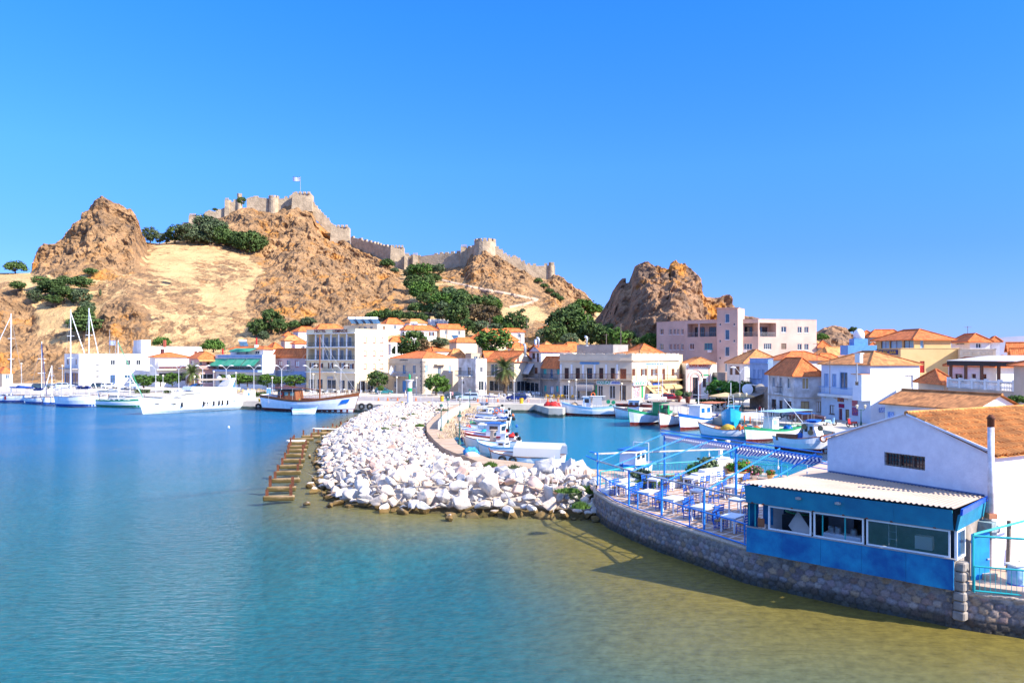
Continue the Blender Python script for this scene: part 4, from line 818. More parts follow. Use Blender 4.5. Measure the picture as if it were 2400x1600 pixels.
# --- 15 pink modern block
h = House('large pale pink modernist block with stair tower and open loggias', [(1539, 190), (1607, 180)], 1914, 751.5, W_PINK, z0=1.2, back=176, name='office_block')
h.q = [v2(1539, 190), v2(1607, 180), v2(1681, 175), v2(1729, 174.6), v2(1777, 172.5), v2(1825, 174.2), v2(1914, 176.5), v2(1900, 198), v2(1560, 205)]
for y0, y1, y2 in ((770, 784, 1), (805, 820, 0)):
 for a, b in ((1547, 1555), (1568, 1574), (1577.5, 1583.5), (1586, 1592), (1596, 1602)): h.win(0, a, y0, b, y1)
 for a, b in ((1869, 1879), (1885, 1895)): h.win(5, a, 765.5 if y2 else 805.5, b, 780 if y2 else 820)
h.win(5, 1831, 765, 1843, 779); h.win(5, 1831, 804.5, 1843, 818, 'shut', sm=mat('brown_blind', (.2, .14, .1)), n=1)
h.win(1, 1616, 804.5, 1627, 819); h.win(1, 1651, 804, 1670, 819, fm=TEAL, gm=BGLASS, n=3); h.win(1, 1651, 844, 1670, 857, fm=TEAL, n=3); h.win(3, 1743, 804.5, 1763, 819, gm=BGLASS, n=3); h.win(4, 1790, 804.5, 1808, 819, n=4)
for f, x0, x1, y0, y1 in ((1, 1611, 1679, 758, 789), (3, 1732, 1776, 757, 788.5), (4, 1780, 1819, 756.5, 789)):
 a, b, c, e = h.rect(f, x0, y0, x1, y1); h.h.setdefault(f, []).append((a, b, c, e, 2.6)); L_ = b - a; k = 2 if f == 1 else 1
 for i in range(k): h.win(f, 0, 0, 0, 0, 'back', raw=(a + L_ * i / k + .7, a + L_ * (i + 1) / k - .5, c + .03, c + 2.3, -2.56), fm=BROWN, gm=GLASS, n=5)
 pt, d = h.frame(f); mb = MB(); mb.tube([pt(a, c + .95, -.05), pt(b, c + .95, -.05)], .03, 4); [mb.tube([pt(a + L_ * i / 40, c, -.05), pt(a + L_ * i / 40, c + .95, -.05)], .012, 3) for i in range(41)]; h.part(mb, 'railing', GREY)
 if f == 1: mb = MB(); h.slab(mb, pt, a + L_ * .38, a + L_ * .43, c, e, -.3, 0.004); h.part(mb, 'column', W_PINK)
for x, y, f in ((1660, 820, 1), (1741, 820, 3)): h.box(f, x, y, x + 9, y + 6, .004, .45, 'air_conditioner', FRAMEW)
h.done('flat')
h = House('flat topped stair tower with four tall dark windows in a column', [(1680.5, 173), (1729, 170.5)], 1745, 722, W_PINK, name='stair_tower')
for y0, y1 in ((735, 756), (772, 796), (812, 835), (851, 871)): h.win(0, 1699, y0, 1710, y1, gm=BGLASS, n=1)
for y in (757, 796, 836):
 for x in (1686, 1719): h.win(0, x, y, x + 3.5, y + 6, n=1)
h.box(0, 1678, 721, 1734, 722.5, .003, .35, 'cornice', W_PINK); h.done('flat')
h = House('small concrete annex with green roll door beside the pink block', [(1660, 166), (1682, 160)], 1700, 874, W_GREY); h.win(0, 1664, 883, 1680, 908, 'shut', sm=GREEN, n=1); h.done('flat')
# --- 16 hipped roofs behind the fishermen's houses
h = House('white house under a long weathered hip roof below the stair tower', [(1704, 158), (1745, 148)], 1838, 849, W_WHITE)
h.win(0, 1710, 857, 1717, 878, 'shut'); h.win(0, 1722, 858, 1733, 878, 'shut'); h.done('hip', yr=820, rm=TILE2)
h = House('white gabled house with orange roof squeezed behind the pale blue house', [(1800, 136), (1836, 130)], 1945, 842, W_WHITE); h.done('hip', yr=824, rm=TILE)
# --- 17 narrow pale blue house and cafe
h = House('narrow pale blue house with boarded shutters above the cafe', [(1757, 131), (1800, 122)], 1812, 841, W_BLUE)
h.box(0, 1756, 849, 1802, 851, .003, .3, 'cornice', LBLUE)
for a, b in ((1766, 1771), (1776, 1783), (1787, 1794)): h.win(0, a, 866, b, 893, 'shut', sm=W_BLUE)
h.balcony(0, 1760, 1785, 902, .9, W_WHITE); h.box(0, 1757, 904, 1800, 958, .002, .012, 'stone_front', W_STONE); h.win(0, 1789, 936, 1797, 965, 'door'); h.awning(0, 1745, 918, 1791, 934, 3.2, AWN_GY); h.done('flat')
# --- 18 cream and lilac fishermen's house
h = House('two storey cream house with orange hip roof and lantern brackets', [(1801, 119), (1861, 109)], 1926, 876, W_PEEL)
for r in ((1810, 883, 1817, 907), (1844, 885, 1852, 910)): h.win(0, *r, gm=BGLASS)
h.win(0, 1826, 883, 1833, 922, 'door', gm=BGLASS); h.balcony(0, 1823, 1834, 923, .5, W_WHITE); h.box(0, 1800, 926, 1862, 928, .003, .1, 'ledge', W_BEIGE); h.box(1, 1860, 931, 1927, 933, .003, .1, 'ledge', W_BEIGE)
for r in ((1808, 935, 1819, 960), (1826, 938, 1834, 966), (1844, 940, 1855, 963)): h.win(0, *r, fm=BROWN)
h.win(1, 1880, 885, 1897, 912, fm=FRAMEW, gm=AWN_T); h.win(1, 1877, 940, 1897, 966, 'shop', fm=mat('pale_wood', (.40, .25, .15)), gm=AWN_T); h.win(1, 1913, 940, 1925, 966, 'door', fm=mat('pale_wood', (.4, .25, .15)), gm=FRAMEW)
h.done('hip', yr=839, rm=TILE)
# --- R1 blue and white corner house
h = House('white and blue corner house with a long balcony and weathered hip roof', [(1925, 108), (2040, 98.5)], 2155, 853, W_WHITE)
h.wall = mat('blue_tinged_whitewash', (.70, .74, .80), (.60, .64, .70), .5, .85, world=True, detail=8)
h.win(0, 1931, 875, 1942, 905, 'shut', sm=W_BLUE); h.win(0, 1950, 876, 1960, 906, 'shut', sm=W_BLUE); h.win(0, 1968, 872, 1986, 912, 'door', fm=LBLUE, gm=BGLASS); h.balcony(0, 1932, 2016, 930, 1.1, W_WHITE, LBLUE, slab=.35)
h.win(0, 1944, 949, 1956, 970, fm=BROWN, gm=FRAMEW); h.win(0, 1966, 957, 1974, 996, 'door', fm=RED, gm=BGLASS); h.win(0, 1981, 959, 1990, 998, 'door', fm=BROWN, gm=AWN_T)
h.box(0, 1964, 931, 1978, 941, .02, .1, 'sign', mat('amber_sign', (.6, .25, .03), (.2, .05, .1), 3)); h.box(0, 1967, 946, 1979, 955, .02, .1, 'sign', mat('crimson_sign', (.35, .02, .08)))
h.box(0, 1998, 938, 2010, 952, .02, .1, 'sign', mat('rose_sign', (.6, .2, .2), (.5, .1, .12), 5)); h.box(0, 1998, 954, 2011, 973, .02, .1, 'sign', mat('rose_sign2', (.6, .15, .12), (.1, .05, .25), 4))
h.win(1, 2121, 879, 2140, 911, gm=FRAMEW, sm=LBLUE); h.box(1, 2060, 954, 2074, 966, .02, .08, 'sign', mat('blue_notice', (.5, .6, .8), (.1, .2, .5), 6))
a, b, c, e = h.rect(0, 2018, 877, 2040, 938); pt, d = h.frame(0); mb = MB(); h.slab(mb, pt, a, (h.q[1] - h.q[0]).length - .02, c, e, .004, 1.3); bx_ = h.part(mb, 'closet_bay', h.wall)
h.box(0, 2025, 893, 2032, 902, 1.3, 1.33, 'window', GLASS, parent=bx_); mb = MB(); h.slab(mb, pt, a - .1, (h.q[1] - h.q[0]).length, e, e + .08, .004, 1.5); h.part(mb, 'bay_roof', TILE2, bx_)
chimney(h, 2013, 829, 850, 98.8, W_WHITE, .7); chimney(h, 2008, 852, 895, 98, GREY, .12, 'flue_pipe', False); h.done('hip', yr=824, rm=TILE2, over=.35)
# --- low long tiled building
h = House('long low white building with weathered tiles and a white gable end', [(2074, 73), (2287, 64)], 2390, 957, W_WHITE, zt=5.5)
for r in ((2082, 965, 2096, 985),): h.box(0, *r, .02, .08, 'sign', mat('blue_notice', (.5, .6, .8)))
h.done('gable', rh=1.1, rm=TILE2, along=False, over=.4)
# --- yellow group
h = House('ochre yellow upper house with blue tinted windows and wide hip roof', [(2052, 128), (2143, 118)], 2229, 793, W_YELLOW, z0=5)
for a, b in ((2065, 2084), (2086, 2114), (2118, 2141)): h.win(0, a, 797, b, 818, 'shop', fm=BROWN, gm=mat('sky_blue_glass', (.25, .45, .6), (.18, .35, .5), 1, .1))
h.win(1, 2157, 797, 2166, 817, gm=mat('sky_blue_glass', (.25, .45, .6), rough=.1), n=1); h.done('hip', yr=773, over=.6)
h = House('plain yellow lower wall block with red shutter beneath the ochre house', [(2021, 122), (2111, 110)], 2249, 817, W_YELLOW)
h.sign(0, 'MUSIC BAR', 2060, 820, 2105, 831, mat('gold_letters', (.5, .3, .05)), board=mat('dark_blue_sign', (.05, .05, .16)), sz=.9, o=.15); h.win(1, 2156, 846, 2167, 873, 'shut', sm=RED); h.done('flat')
h = House('beige parapet building with a row of square niches', [(2240, 112), (2250, 108)], 2334, 819, W_CREAM)
[h.box(1, x, 824, x + 12, 831, .004, .08, 'panel', W_BEIGE) for x in (2258, 2279, 2299, 2316)]; h.done('flat')
h = House('white house with orange pyramid roof and roof aerial', [(2230, 128), (2273, 121)], 2320, 798, W_WHITE, z0=4); h.win(0, 2240, 803, 2260, 808, n=1); h.win(1, 2287, 804, 2300, 816); h.done('hip', yr=783)
h = House('small white house with pink roof at the far right', [(2317, 134), (2325, 130)], 2343, 797, W_WHITE, z0=4); h.done('hip', yr=793)
# --- terrace restaurant with balusters
h = House('restaurant house with orange hip roof behind the dark pergola', [(2222, 96), (2335, 86)], 2392, 856, W_WHITE)
for a, b in ((2238, 2256), (2277, 2287), (2300, 2312)): h.win(0, a, 876, b, 893, 'door', fm=BROWN)
h.done('hip', yr=839)
g = House('raised restaurant terrace wall with stairs behind the low tiled building', [(2222, 88), (2376, 77)], 2392, 920, W_BEIGE); g.done('flat', parapet=.05)
r_ = thing('balustrade', 'white baluster railing along the raised restaurant terrace', 'railing', g.org); pt, d = g.frame(0); Ln = (g.q[1] - g.q[0]).length; z = g.zt + .1
mb = MB(); g.slab(mb, pt, 0, Ln, z + .85, z + 1.0, -.25, .05); mb.build('rail', WHITE, r_, org=g.org)
for i in range(6): mb = MB(); t = Ln * i / 5; g.slab(mb, pt, t - .17, t + .17, z, z + 1.15, -.27, .07); mb.build('post', WHITE, r_, org=g.org)
for i in range(5):
 for k in range(8): t = Ln * (i + (k + 1) / 9) / 5; p = pt(t, z, -.1); mb = MB(); mb.lathe([(.09, 0), (.05, .12), (.1, .35), (.04, .6), (.08, .84)], 7, p); mb.build('baluster', WHITE, r_, smooth=True, org=g.org)
r_ = thing('pergola', 'dark timber pergola with pale canvas over the raised terrace', 'pergola', g.org)
for i in range(5): mb = MB(); t = Ln * i / 4; g.slab(mb, pt, t - .12, t + .12, g.zt + .1, g.zt + 3.0, -.45, -.2) ; mb.build('post', BROWN, r_, org=g.org)
mb = MB(); g.slab(mb, pt, -.3, Ln + .2, g.zt + 2.6, g.zt + 3.1, -.2, -.05); mb.build('beam', mat('dark_timber', (.06, .04, .03)), r_, org=g.org)
mb = MB(); mb.hexa([pt(-.3, g.zt + 3.12, 0), pt(Ln, g.zt + 3.12, 0), pt(Ln, g.zt + 3.7, -5), pt(-.3, g.zt + 3.7, -5), pt(-.3, g.zt + 3.16, 0), pt(Ln, g.zt + 3.16, 0), pt(Ln, g.zt + 3.74, -5), pt(-.3, g.zt + 3.74, -5)]); mb.build('canvas', AWN_W, r_, org=g.org)
h = House('beige side wall house cut by the right edge of view', [(2376, 76), (2420, 72)], 2520, 855, W_BEIGE); h.done('hip', yr=845)
h = House('low orange roofed shed between the yellow wall and the terrace', [(2152, 98), (2212, 90)], 2240, 898, W_BEIGE); h.done('hip', yr=866, along=True)
# --- upper town, table driven
UP = [ # label, x_left, x_corner, x_right, D, y_top, y_base, y_ridge, wall, roof, tile
 ('white hillside house with orange roof above the hotel end', 895, 906, 945, 235, 757, 775, 746, W_WHITE, 'hip', TILE),
 ('low white house with faded red roof left of the power pole', 948, 960, 1000, 246, 755, 770, 748, W_WHITE, 'hip', TILE2),
 ('rough white flat house highest on the hillside', 1003, 1008, 1068, 252, 748, 766, 0, W_WHITE, 'flat', TILE),
 ('cream house with three windows and a shallow bright roof', 1021, 1031, 1090, 228, 769, 796, 761, W_CREAM, 'gable', TILE),
 ('white house with brown shutters and a balcony', 938, 948, 1024, 222, 771, 803, 763, W_WHITE, 'hip', TILE),
 ('low orange roof house just right of the hotel loggia', 908, 916, 962, 210, 800, 815, 789, W_WHITE, 'hip', TILE),
 ('plain windowless cream block under an orange roof', 1053, 1070, 1119, 204, 800, 832, 792, W_CREAM, 'hip', TILE),
 ('white house directly behind the town hall roof', 965, 1015, 1064, 192, 822, 842, 812, W_WHITE, 'hip', TILE),
 ('dark orange roof beside the plain cream block', 1047, 1055, 1092, 192, 835, 845, 818, W_ROSE, 'hip', TILE2),
 ('small beige block with two openings above the peeling house', 1091, 1104, 1126, 180, 828, 845, 0, W_BEIGE, 'flat', TILE),
 ('cream house with wide roof behind the great green tree', 1098, 1140, 1215, 216, 795, 815, 771, W_CREAM, 'hip', TILE),
 ('white house with thin red roof right of the green tree', 1170, 1176, 1229, 230, 776, 792, 770, W_WHITE, 'hip', TILE),
 ('orange hip roof below the thin red roof', 1190, 1200, 1232, 200, 814, 825, 803, W_WHITE, 'hip', TILE),
 ('broad striped roof above the gabled cafe', 1180, 1205, 1245, 184, 833, 845, 816, W_BEIGE, 'hip', TILE2),
 ('narrow roof with white edge left of the striped roof', 1132, 1138, 1178, 180, 836, 846, 820, W_WHITE, 'gable', TILE),
 ('old brown tiled cottage by the dark trees', 1263, 1275, 1300, 192, 813, 822, 801, W_BEIGE, 'hip', TILE2),
 ('orange hip roof house left of the battlements', 1306, 1330, 1372, 182, 820, 832, 803, W_CREAM, 'hip', TILE),
 ('lone hillside house with solar panels among trees', 1264, 1275, 1317, 250, 769, 785, 765, W_ROSE, 'hip', TILE),
 ('white house with orange roof left behind the hotel', 687, 700, 745, 215, 775, 792, 766, W_WHITE, 'hip', TILE),
 ('wide orange roof showing above the hotel parapet', 735, 745, 806, 222, 771, 785, 760, W_WHITE, 'hip', TILE),
 ('cream cottage with brown weathered roof', 658, 668, 709, 206, 796, 815, 786, W_CREAM, 'hip', TILE2),
 ('tiny white house with red porch roof by the oleander', 663, 668, 687, 216, 785, 792, 778, W_WHITE, 'hip', TILE),
 ('orange pyramid roof left of the lilac house', 625, 640, 661, 201, 815, 828, 803, W_WHITE, 'hip', TILE),
 ('white cube house behind the lilac house', 683, 692, 728, 199, 804, 825, 798, W_WHITE, 'hip', TILE),
 ('red roofed house right of the pink block', 1912, 1918, 1945, 176, 812, 825, 799, W_BEIGE, 'hip', TILE),
 ('orange roofed house in front of the rocky knoll', 1908, 1940, 1994, 162, 830, 845, 814, W_WHITE, 'hip', TILE2),
 ('low red roof between pink block and corner house', 1900, 1920, 1970, 145, 841, 855, 829, W_WHITE, 'hip', TILE),
 ('small orange roof left of the grey walled house', 2012, 2018, 2050, 152, 786, 800, 775, W_GREY, 'hip', TILE),
 ('grey walled house with long orange roof', 2030, 2040, 2116, 150, 787, 805, 773, W_GREY, 'hip', TILE),
 ('orange roof below the grey walled house', 2030, 2034, 2062, 140, 815, 826, 803, W_WHITE, 'hip', TILE),
 ('gabled beige house at the right edge', 2360, 2366, 2420, 118, 822, 845, 806, W_BEIGE, 'gable', TILE),
 ('white house with orange roof touching the right edge', 2368, 2376, 2450, 102, 838, 862, 822, W_WHITE, 'gable', TILE),
 ('small orange roof left of the restaurant', 2330, 2338, 2370, 110, 846, 856, 834, W_WHITE, 'hip', TILE),
 ('cottage with red roof below the rocks at the left edge', -10, 5, 30, 214, 872, 893, 860, W_CREAM, 'hip', TILE)]
for lab, xl, xc, xr, D, yt, yb, yr, wl, rf, tm in UP:
 zb = min(Zat(yb, D), Zat(yt, D) - 1) - 4; zb = max(.6, zb); dx = (xc - xl) / F * D
 h = House(lab, [(xl, D + max(2.5, dx * .8)), (xc, D)], xr, yt, wl, z0=zb)
 zt = h.zt; wz = [zt - 1.9] + ([zt - 4.8] if zt - Zat(yb, D) > 4.2 else [])
 L0 = (h.q[1] - h.q[0]).length; L1_ = (h.q[2] - h.q[1]).length
 if 'windowless' not in lab and zt - Zat(yb, D) > 1.4:
  if L0 > 3: h.auto(0, max(1, int(L0 / 3.2)), 1, .9, 1.2, zs=wz, sm=BROWN)
  h.auto(1, max(1, int(L1_ / 3.0)), 1, .95, 1.25, zs=wz, kind='open' if 'shutters' in lab else 'win', gm=BGLASS)
 h.done(rf, yr=yr, rm=tm, rh=1.2 if rf == 'gable' else None, over=.35)
solar('pair of dark solar panels on the lone hillside house', 1290, 768, 249, 1, .5); solar('solar heater standing in front of the cream hillside house', 1066, 794, 224, 1, .5)
solar('solar heater on the roof of the house with green awnings', 570, 811, 200, 1, .6); solar('solar heater on the white shuttered house', 972, 768, 226, 1, .6)
# blue roof turret with white dome
r_ = thing('rooftop_kiosk', 'blue rooftop kiosk with small white dome above the corner house', 'kiosk', P(2010, 829, 118)); mb = MB(); mb.bx(-2, -1.2, -.2, 2.4, 1.6, 1.3); mb.bx(-.9, -.8, 1.3, 1.2, .9, 2.3); mb.build('body', LBLUE, r_)
mb = MB(); mb.lathe([(.8, 0), (.8, .8), (.65, 1.2), (.3, 1.5), (0.02, 1.55)], 10, (.2, 0, 2.3)); mb.build('dome', WHITE, r_, smooth=True)
# metal flues on roofs
def flue(x, y0, y1, D, label, bend=True):
 r = thing('flue', label, 'pipe', P(x, y1, D)); z = (y1 - y0) / F * D; mb = MB()
 mb.tube([(0, 0, 0), (0, 0, z * .85), (-.12, 0, z * .97), (-.45, 0, z)] if bend else [(0, 0, 0), (0, 0, z)], .28, 8); mb.build('pipe', mat('galvanised_steel', (.55, .6, .65), (.4, .45, .5), 2, .35, metal=.6), r, smooth=True)
 mb = MB(); mb.lathe([(.4, 0), (.4, .12), (.3, .2)], 10); mb.build('collar', GREY, r)
flue(1255, 795, 817, 168, 'left steel flue of the pair behind the white third floor', False); flue(1262, 792, 817, 167, 'taller bent steel flue of the pair behind the white third floor'); flue(1231, 807, 835, 166, 'pale flue standing on the red roof by the cafe'); flue(1375, 789, 811, 165, 'bent steel flue on the grey roof block')
# ================================================================ CASTLE
CAST = mat('castle_masonry', (.50, .385, .25), (.32, .245, .16), .35, .95, .25, 1.2, world=True, detail=12)
def silD(x): return float(interp(x, SILD)) - .3
def castle_run(root, pts, org, merl=True, m=CAST, drop=8, name='curtain_wall'):
 mb = MB(); th = 2.2
 for (x0, y0), (x1, y1) in zip(pts[:-1], pts[1:]):
  if x1 - x0 < .5: continue
  D0, D1 = silD(x0), silD(x1); a, b = v2(x0, D0), v2(x1, D1); z0, z1 = Zat(y0, D0), Zat(y1, D1); d = (b - a); Ln = d.length; n = Vector((d.y, -d.x)).normalized() * th
  mb.hexa([(a.x, a.y, z0 - drop), (b.x, b.y, z1 - drop), (b.x - n.x, b.y - n.y, z1 - drop), (a.x - n.x, a.y - n.y, z0 - drop), (a.x, a.y, z0), (b.x, b.y, z1), (b.x - n.x, b.y - n.y, z1), (a.x - n.x, a.y - n.y, z0)])
  if merl:
   k = max(1, int(Ln / 2.6))
   for i in range(k):
    if random.random() < .15: continue
    t0, t1 = (i + .2) / k, (i + .75) / k; p, q = a.lerp(b, t0), a.lerp(b, t1); zz = min(z0 + (z1 - z0) * t0, z0 + (z1 - z0) * t1); h = random.uniform(.7, 1.5) * (.9)
    mb.hexa([(p.x, p.y + .01, zz - .3), (q.x, q.y + .01, zz - .3), (q.x - n.x * .5, q.y - n.y * .5, zz - .3), (p.x - n.x * .5, p.y - n.y * .5, zz - .3), (p.x, p.y + .01, zz + h), (q.x, q.y + .01, zz + h), (q.x - n.x * .5, q.y - n.y * .5, zz + h), (p.x - n.x * .5, p.y - n.y * .5, zz + h)])
 return mb.build(name, m, root, org=org)
def ctower(root, x0, x1, yt, yb, org, rnd=False, D=None, name='tower', m=CAST):
 D = D or silD((x0 + x1) / 2) - .5; c = v2((x0 + x1) / 2, D); r = (x1 - x0) / 2 / F * D; zt, zb = Zat(yt, D), Zat(yb, D) - 4; mb = MB()
 if rnd:
  mb.lathe([(r * 1.12, zb), (r, zt), (r * .7, zt + .01)], 18, (c.x, c.y + r * .5, 0))
  k = 12
  for i in range(k): a = 2 * math.pi * i / k; mb.box((c.x + math.cos(a) * r * .9, c.y + r * .5 + math.sin(a) * r * .9, zt + .6), (r * .2, r * .34, 1.5), a)
 else:
  w = r * .86; mb.hexa([(c.x - w * 1.25, c.y - w * 1.05, zb), (c.x + w * 1.25, c.y - w * .7, zb), (c.x + w, c.y + w, zb), (c.x - w, c.y + w, zb), (c.x - w * 1.1, c.y - w, zt), (c.x + w * 1.1, c.y - w * .7, zt), (c.x + w, c.y + w, zt), (c.x - w, c.y + w, zt)])
  for i in range(4): t = -w * 1.05 + 2.1 * w * (i + .3) / 4; mb.bx(c.x + t, c.y - w * .95, zt - .2, c.x + t + w * .3, c.y - w * .6, zt + 1.1)
 return mb.build(name, m, root, org=org)
def castle(label, org, runs, towers, name='castle_wall'):
 r = thing(name, label, 'castle wall', org)
 for q in runs: castle_run(r, q, org)
 for t in towers: ctower(r, *t[:4], org, *t[4:])
 return r
castle('crenellated wall and round tower crowning the highest summit', P(640, 480, 445), [
 [(409, 549), (414, 541), (426, 526), (446, 520), (458, 512), (470, 503)], [(478, 500), (490, 492), (503, 496), (518, 490), (528, 486)], [(528, 473), (545, 473), (556, 465), (566, 463)], [(578, 465), (590, 461), (610, 463), (628, 465)], [(652, 466), (676, 464), (684, 455), (692, 452), (702, 457), (712, 460), (718, 456), (732, 457)],
 [(732, 474), (739, 479)], [(739, 483), (746, 488)], [(746, 491), (753, 495)], [(753, 499), (760, 503)], [(760, 507), (766, 510)], [(766, 514), (773, 516)], [(773, 520), (780, 524)], [(780, 530), (786, 534)]],
 [(445, 462, 506, 535, False), (528, 538, 469, 500, False), (628, 652, 464, 494, True), (555, 566, 459, 480, True), (690, 734, 457, 482, False)])
castle('stone curtain wall stepping down the ridge from the square tower', P(870, 590, 425), [[(822, 556), (838, 559), (850, 563)], [(850, 566), (862, 566), (880, 571)], [(880, 571), (900, 576), (919, 580)]], [(779, 821, 534, 560, False), (917, 949, 581, 630, False)])
castle('long lower castle wall with gate and round keep on the rock', P(1110, 600, 390), [[(947, 599), (973, 599)], [(973, 602), (1003, 598), (1040, 594), (1081, 593)], [(1094, 581), (1113, 578)], [(1160, 581), (1172, 584), (1180, 588)], [(1180, 594), (1190, 597)], [(1190, 600), (1198, 603)], [(1198, 601), (1213, 601)], [(1213, 604), (1222, 609)], [(1222, 612), (1233, 618)], [(1233, 620), (1260, 623), (1286, 622)], [(1286, 618), (1300, 622)]],
 [(948, 960, 598, 638, False), (968, 980, 598, 635, False), (1080, 1095, 579, 620, False), (1111, 1162, 566, 592, True), (1286, 1299, 621, 650, True)])
# low outer wall of the gate bailey and the zigzag path
def onh(x, y, dz=.25, B=None):
 p = onhill(x, y, B); return p + Vector((0, -.35, dz)) if p else None
mb = MB(); pth = [(1035, 658), (1060, 664), (1085, 669), (1110, 675), (1140, 681), (1175, 687), (1210, 694), (1240, 700), (1262, 704), (1240, 712), (1215, 718), (1190, 723)]
pp = []
for (a, b), (c, d) in zip(pth[:-1], pth[1:]):
 for k in range(6):
  q = onh(a + (c - a) * k / 6, b + (d - b) * k / 6, .1, HB)
  if q: pp.append(q)
for i in range(1, len(pp) - 1):
 if (pp[i] - pp[i - 1]).length > 9: pp[i] = pp[i - 1].lerp(pp[i], .3)
for a, b in zip(pp[:-1], pp[1:]): mb.quad(a, b, b + V(0, 1.6, .9), a + V(0, 1.6, .9)); mb.quad(a - V(0, 0, .8), b - V(0, 0, .8), b, a)
struct(mb.build('footpath', STONEP))
# flag on the summit
FW = mat('flag_white', (.8, .8, .8), (.75, .75, .75)); FB = mat('flag_blue', (.02, .12, .5), (.02, .1, .45))
def greek_flag(w, h, root, z, side=-1, amp=.06):
 mb = MB(); nx, ny = 18, 9
 def pt(i, j): u = i / nx; return (side * u * w, amp * w * math.sin(u * 7) * (u + .1), z - h * j / ny - .06 * h * math.sin(u * 4))
 for i in range(nx):
  for j in range(ny):
   blue = (j % 2 == 0)
   if i < 7 and j < 5: blue = not (j == 2 or i == 3)
   mb.quad(pt(i, j), pt(i + 1, j), pt(i + 1, j + 1), pt(i, j + 1), mi=1 if blue else 0)
 return mb.build('cloth', [FW, FB], root)
def flagpole(x, yb, yt, D, label, fw=3.6, fh=2.4, side=-1, r=.09):
 o = thing('flagpole', label, 'flagpole', P(x, yb, D)); z = (yb - yt) / F * D; mb = MB(); mb.tube([(0, 0, -.5), (0, 0, z)], r, 6, r * .6); mb.build('pole', GREY, o)
 if fw: greek_flag(fw, fh, o, z - .1, side)
 return o
flagpole(704, 455, 414, 444, 'tall pole flying a blue and white striped flag on the summit', 4.4, 2.7, r=.16)
flagpole(257, 832, 772, 222, 'pole with striped flag above the port office roof', 0); o = flagpole(271, 832, 797, 221, 'short pole with striped flag behind the mast', 1.9, 1.3)
# ================================================================ VEGETATION
def leafmat(name, c1, c2): return mat(name, c1, c2, 1.8, .75, rnd=.22, detail=3, spec=.15)
LEAF = {'dark': leafmat('dark_leaves', (.11, .165, .045), (.04, .075, .02)), 'olive': leafmat('olive_leaves', (.15, .19, .09), (.06, .09, .04)), 'green': leafmat('green_leaves', (.115, .20, .035), (.045, .10, .018)), 'bright': leafmat('bright_leaves', (.12, .26, .03), (.05, .14, .02)), 'brown': leafmat('dry_brown_leaves', (.20, .13, .06), (.11, .08, .04))}
BARK = mat('bark', (.13, .09, .06), (.08, .055, .04), 5, .95)
def crown(rr, shape, nclump, nleaf, ls):
 mb = MB()
 for _ in range(nclump):
  while True:
   p = Vector((rr.uniform(-1, 1), rr.uniform(-1, 1), rr.uniform(-1, 1)))
   if .25 < p.length < 1: break
  p = p.normalized() * p.length ** .6
  if shape == 'flat': p = Vector((p.x, p.y, round(p.z * 2.2) / 2.2 * .5)); cs = Vector((.34, .34, .10))
  elif shape == 'low': p = Vector((p.x, p.y, abs(p.z) * .75 - .1)); cs = Vector((.24, .24, .2))
  elif shape == 'tall': p = Vector((p.x * .42, p.y * .42, p.z * 1.2)); cs = Vector((.16, .16, .26))
  else: p = Vector((p.x, p.y, p.z * .85)); cs = Vector((.24, .24, .2))
  k = rr.uniform(.6, 1.5)
  for _ in range(nleaf):
   d = Vector((rr.gauss(0, 1), rr.gauss(0, 1), rr.gauss(0, 1))).normalized() * rr.random() ** .4; q = p + Vector((d.x * cs.x, d.y * cs.y, d.z * cs.z)) * k
   n = (d + Vector((0, 0, .7)) + Vector((rr.gauss(0, .45), rr.gauss(0, .45), rr.gauss(0, .45)))).normalized(); u = n.orthogonal().normalized(); v = n.cross(u); a = rr.random() * 6.3; u, v = u * math.cos(a) + v * math.sin(a), v * math.cos(a) - u * math.sin(a); s_ = ls * rr.uniform(.6, 1.3)
   mb.add([q - u * s_ - v * s_ * .5, q + u * s_ * .2 - v * s_ * .7, q + u * s_ + v * s_ * .4, q - u * s_ * .1 + v * s_ * .8], [(0, 1, 2, 3)])
 return mb
TP = {}
def tproto(kind, shape, v):
 key = (kind, shape, v)
 if key not in TP:
  rr = random.Random(hash((shape, v)) % 1000 if False else sum(map(ord, shape)) + v * 7); sk = ('mesh', shape, v)
  if sk not in TP:
   c = crown(rr, shape, 95 if shape != 'tall' else 50, 26, .085); me = bpy.data.meshes.new('crown'); me.from_pydata(c.v, [], c.f); TP[sk] = me
   h = {'low': .55, 'flat': 1.3, 'tall': 1.3, 'round': 1.25, 'high': 1.7}.get(shape, 1.2); mb = MB(); mb.tube([(0, 0, -h), (.04, .02, -h * .5), (0, 0, 0)], [.085, .06, .03], 6)
   for i in range(5): a = i * 1.3; mb.tube([(0, 0, -h * .45), (math.cos(a) * .35, math.sin(a) * .35, -.05), (math.cos(a) * .6, math.sin(a) * .6, .2)], [.045, .03, .012], 4, cap=False)
   t = bpy.data.meshes.new('trunk'); t.from_pydata(mb.v, [], mb.f); t.materials.append(BARK); TP[('trunk', shape, v)] = (t, h)
  me = TP[sk].copy(); me.materials.append(LEAF[kind]); TP[key] = me
 return TP[key], *TP[('trunk', shape, v)]
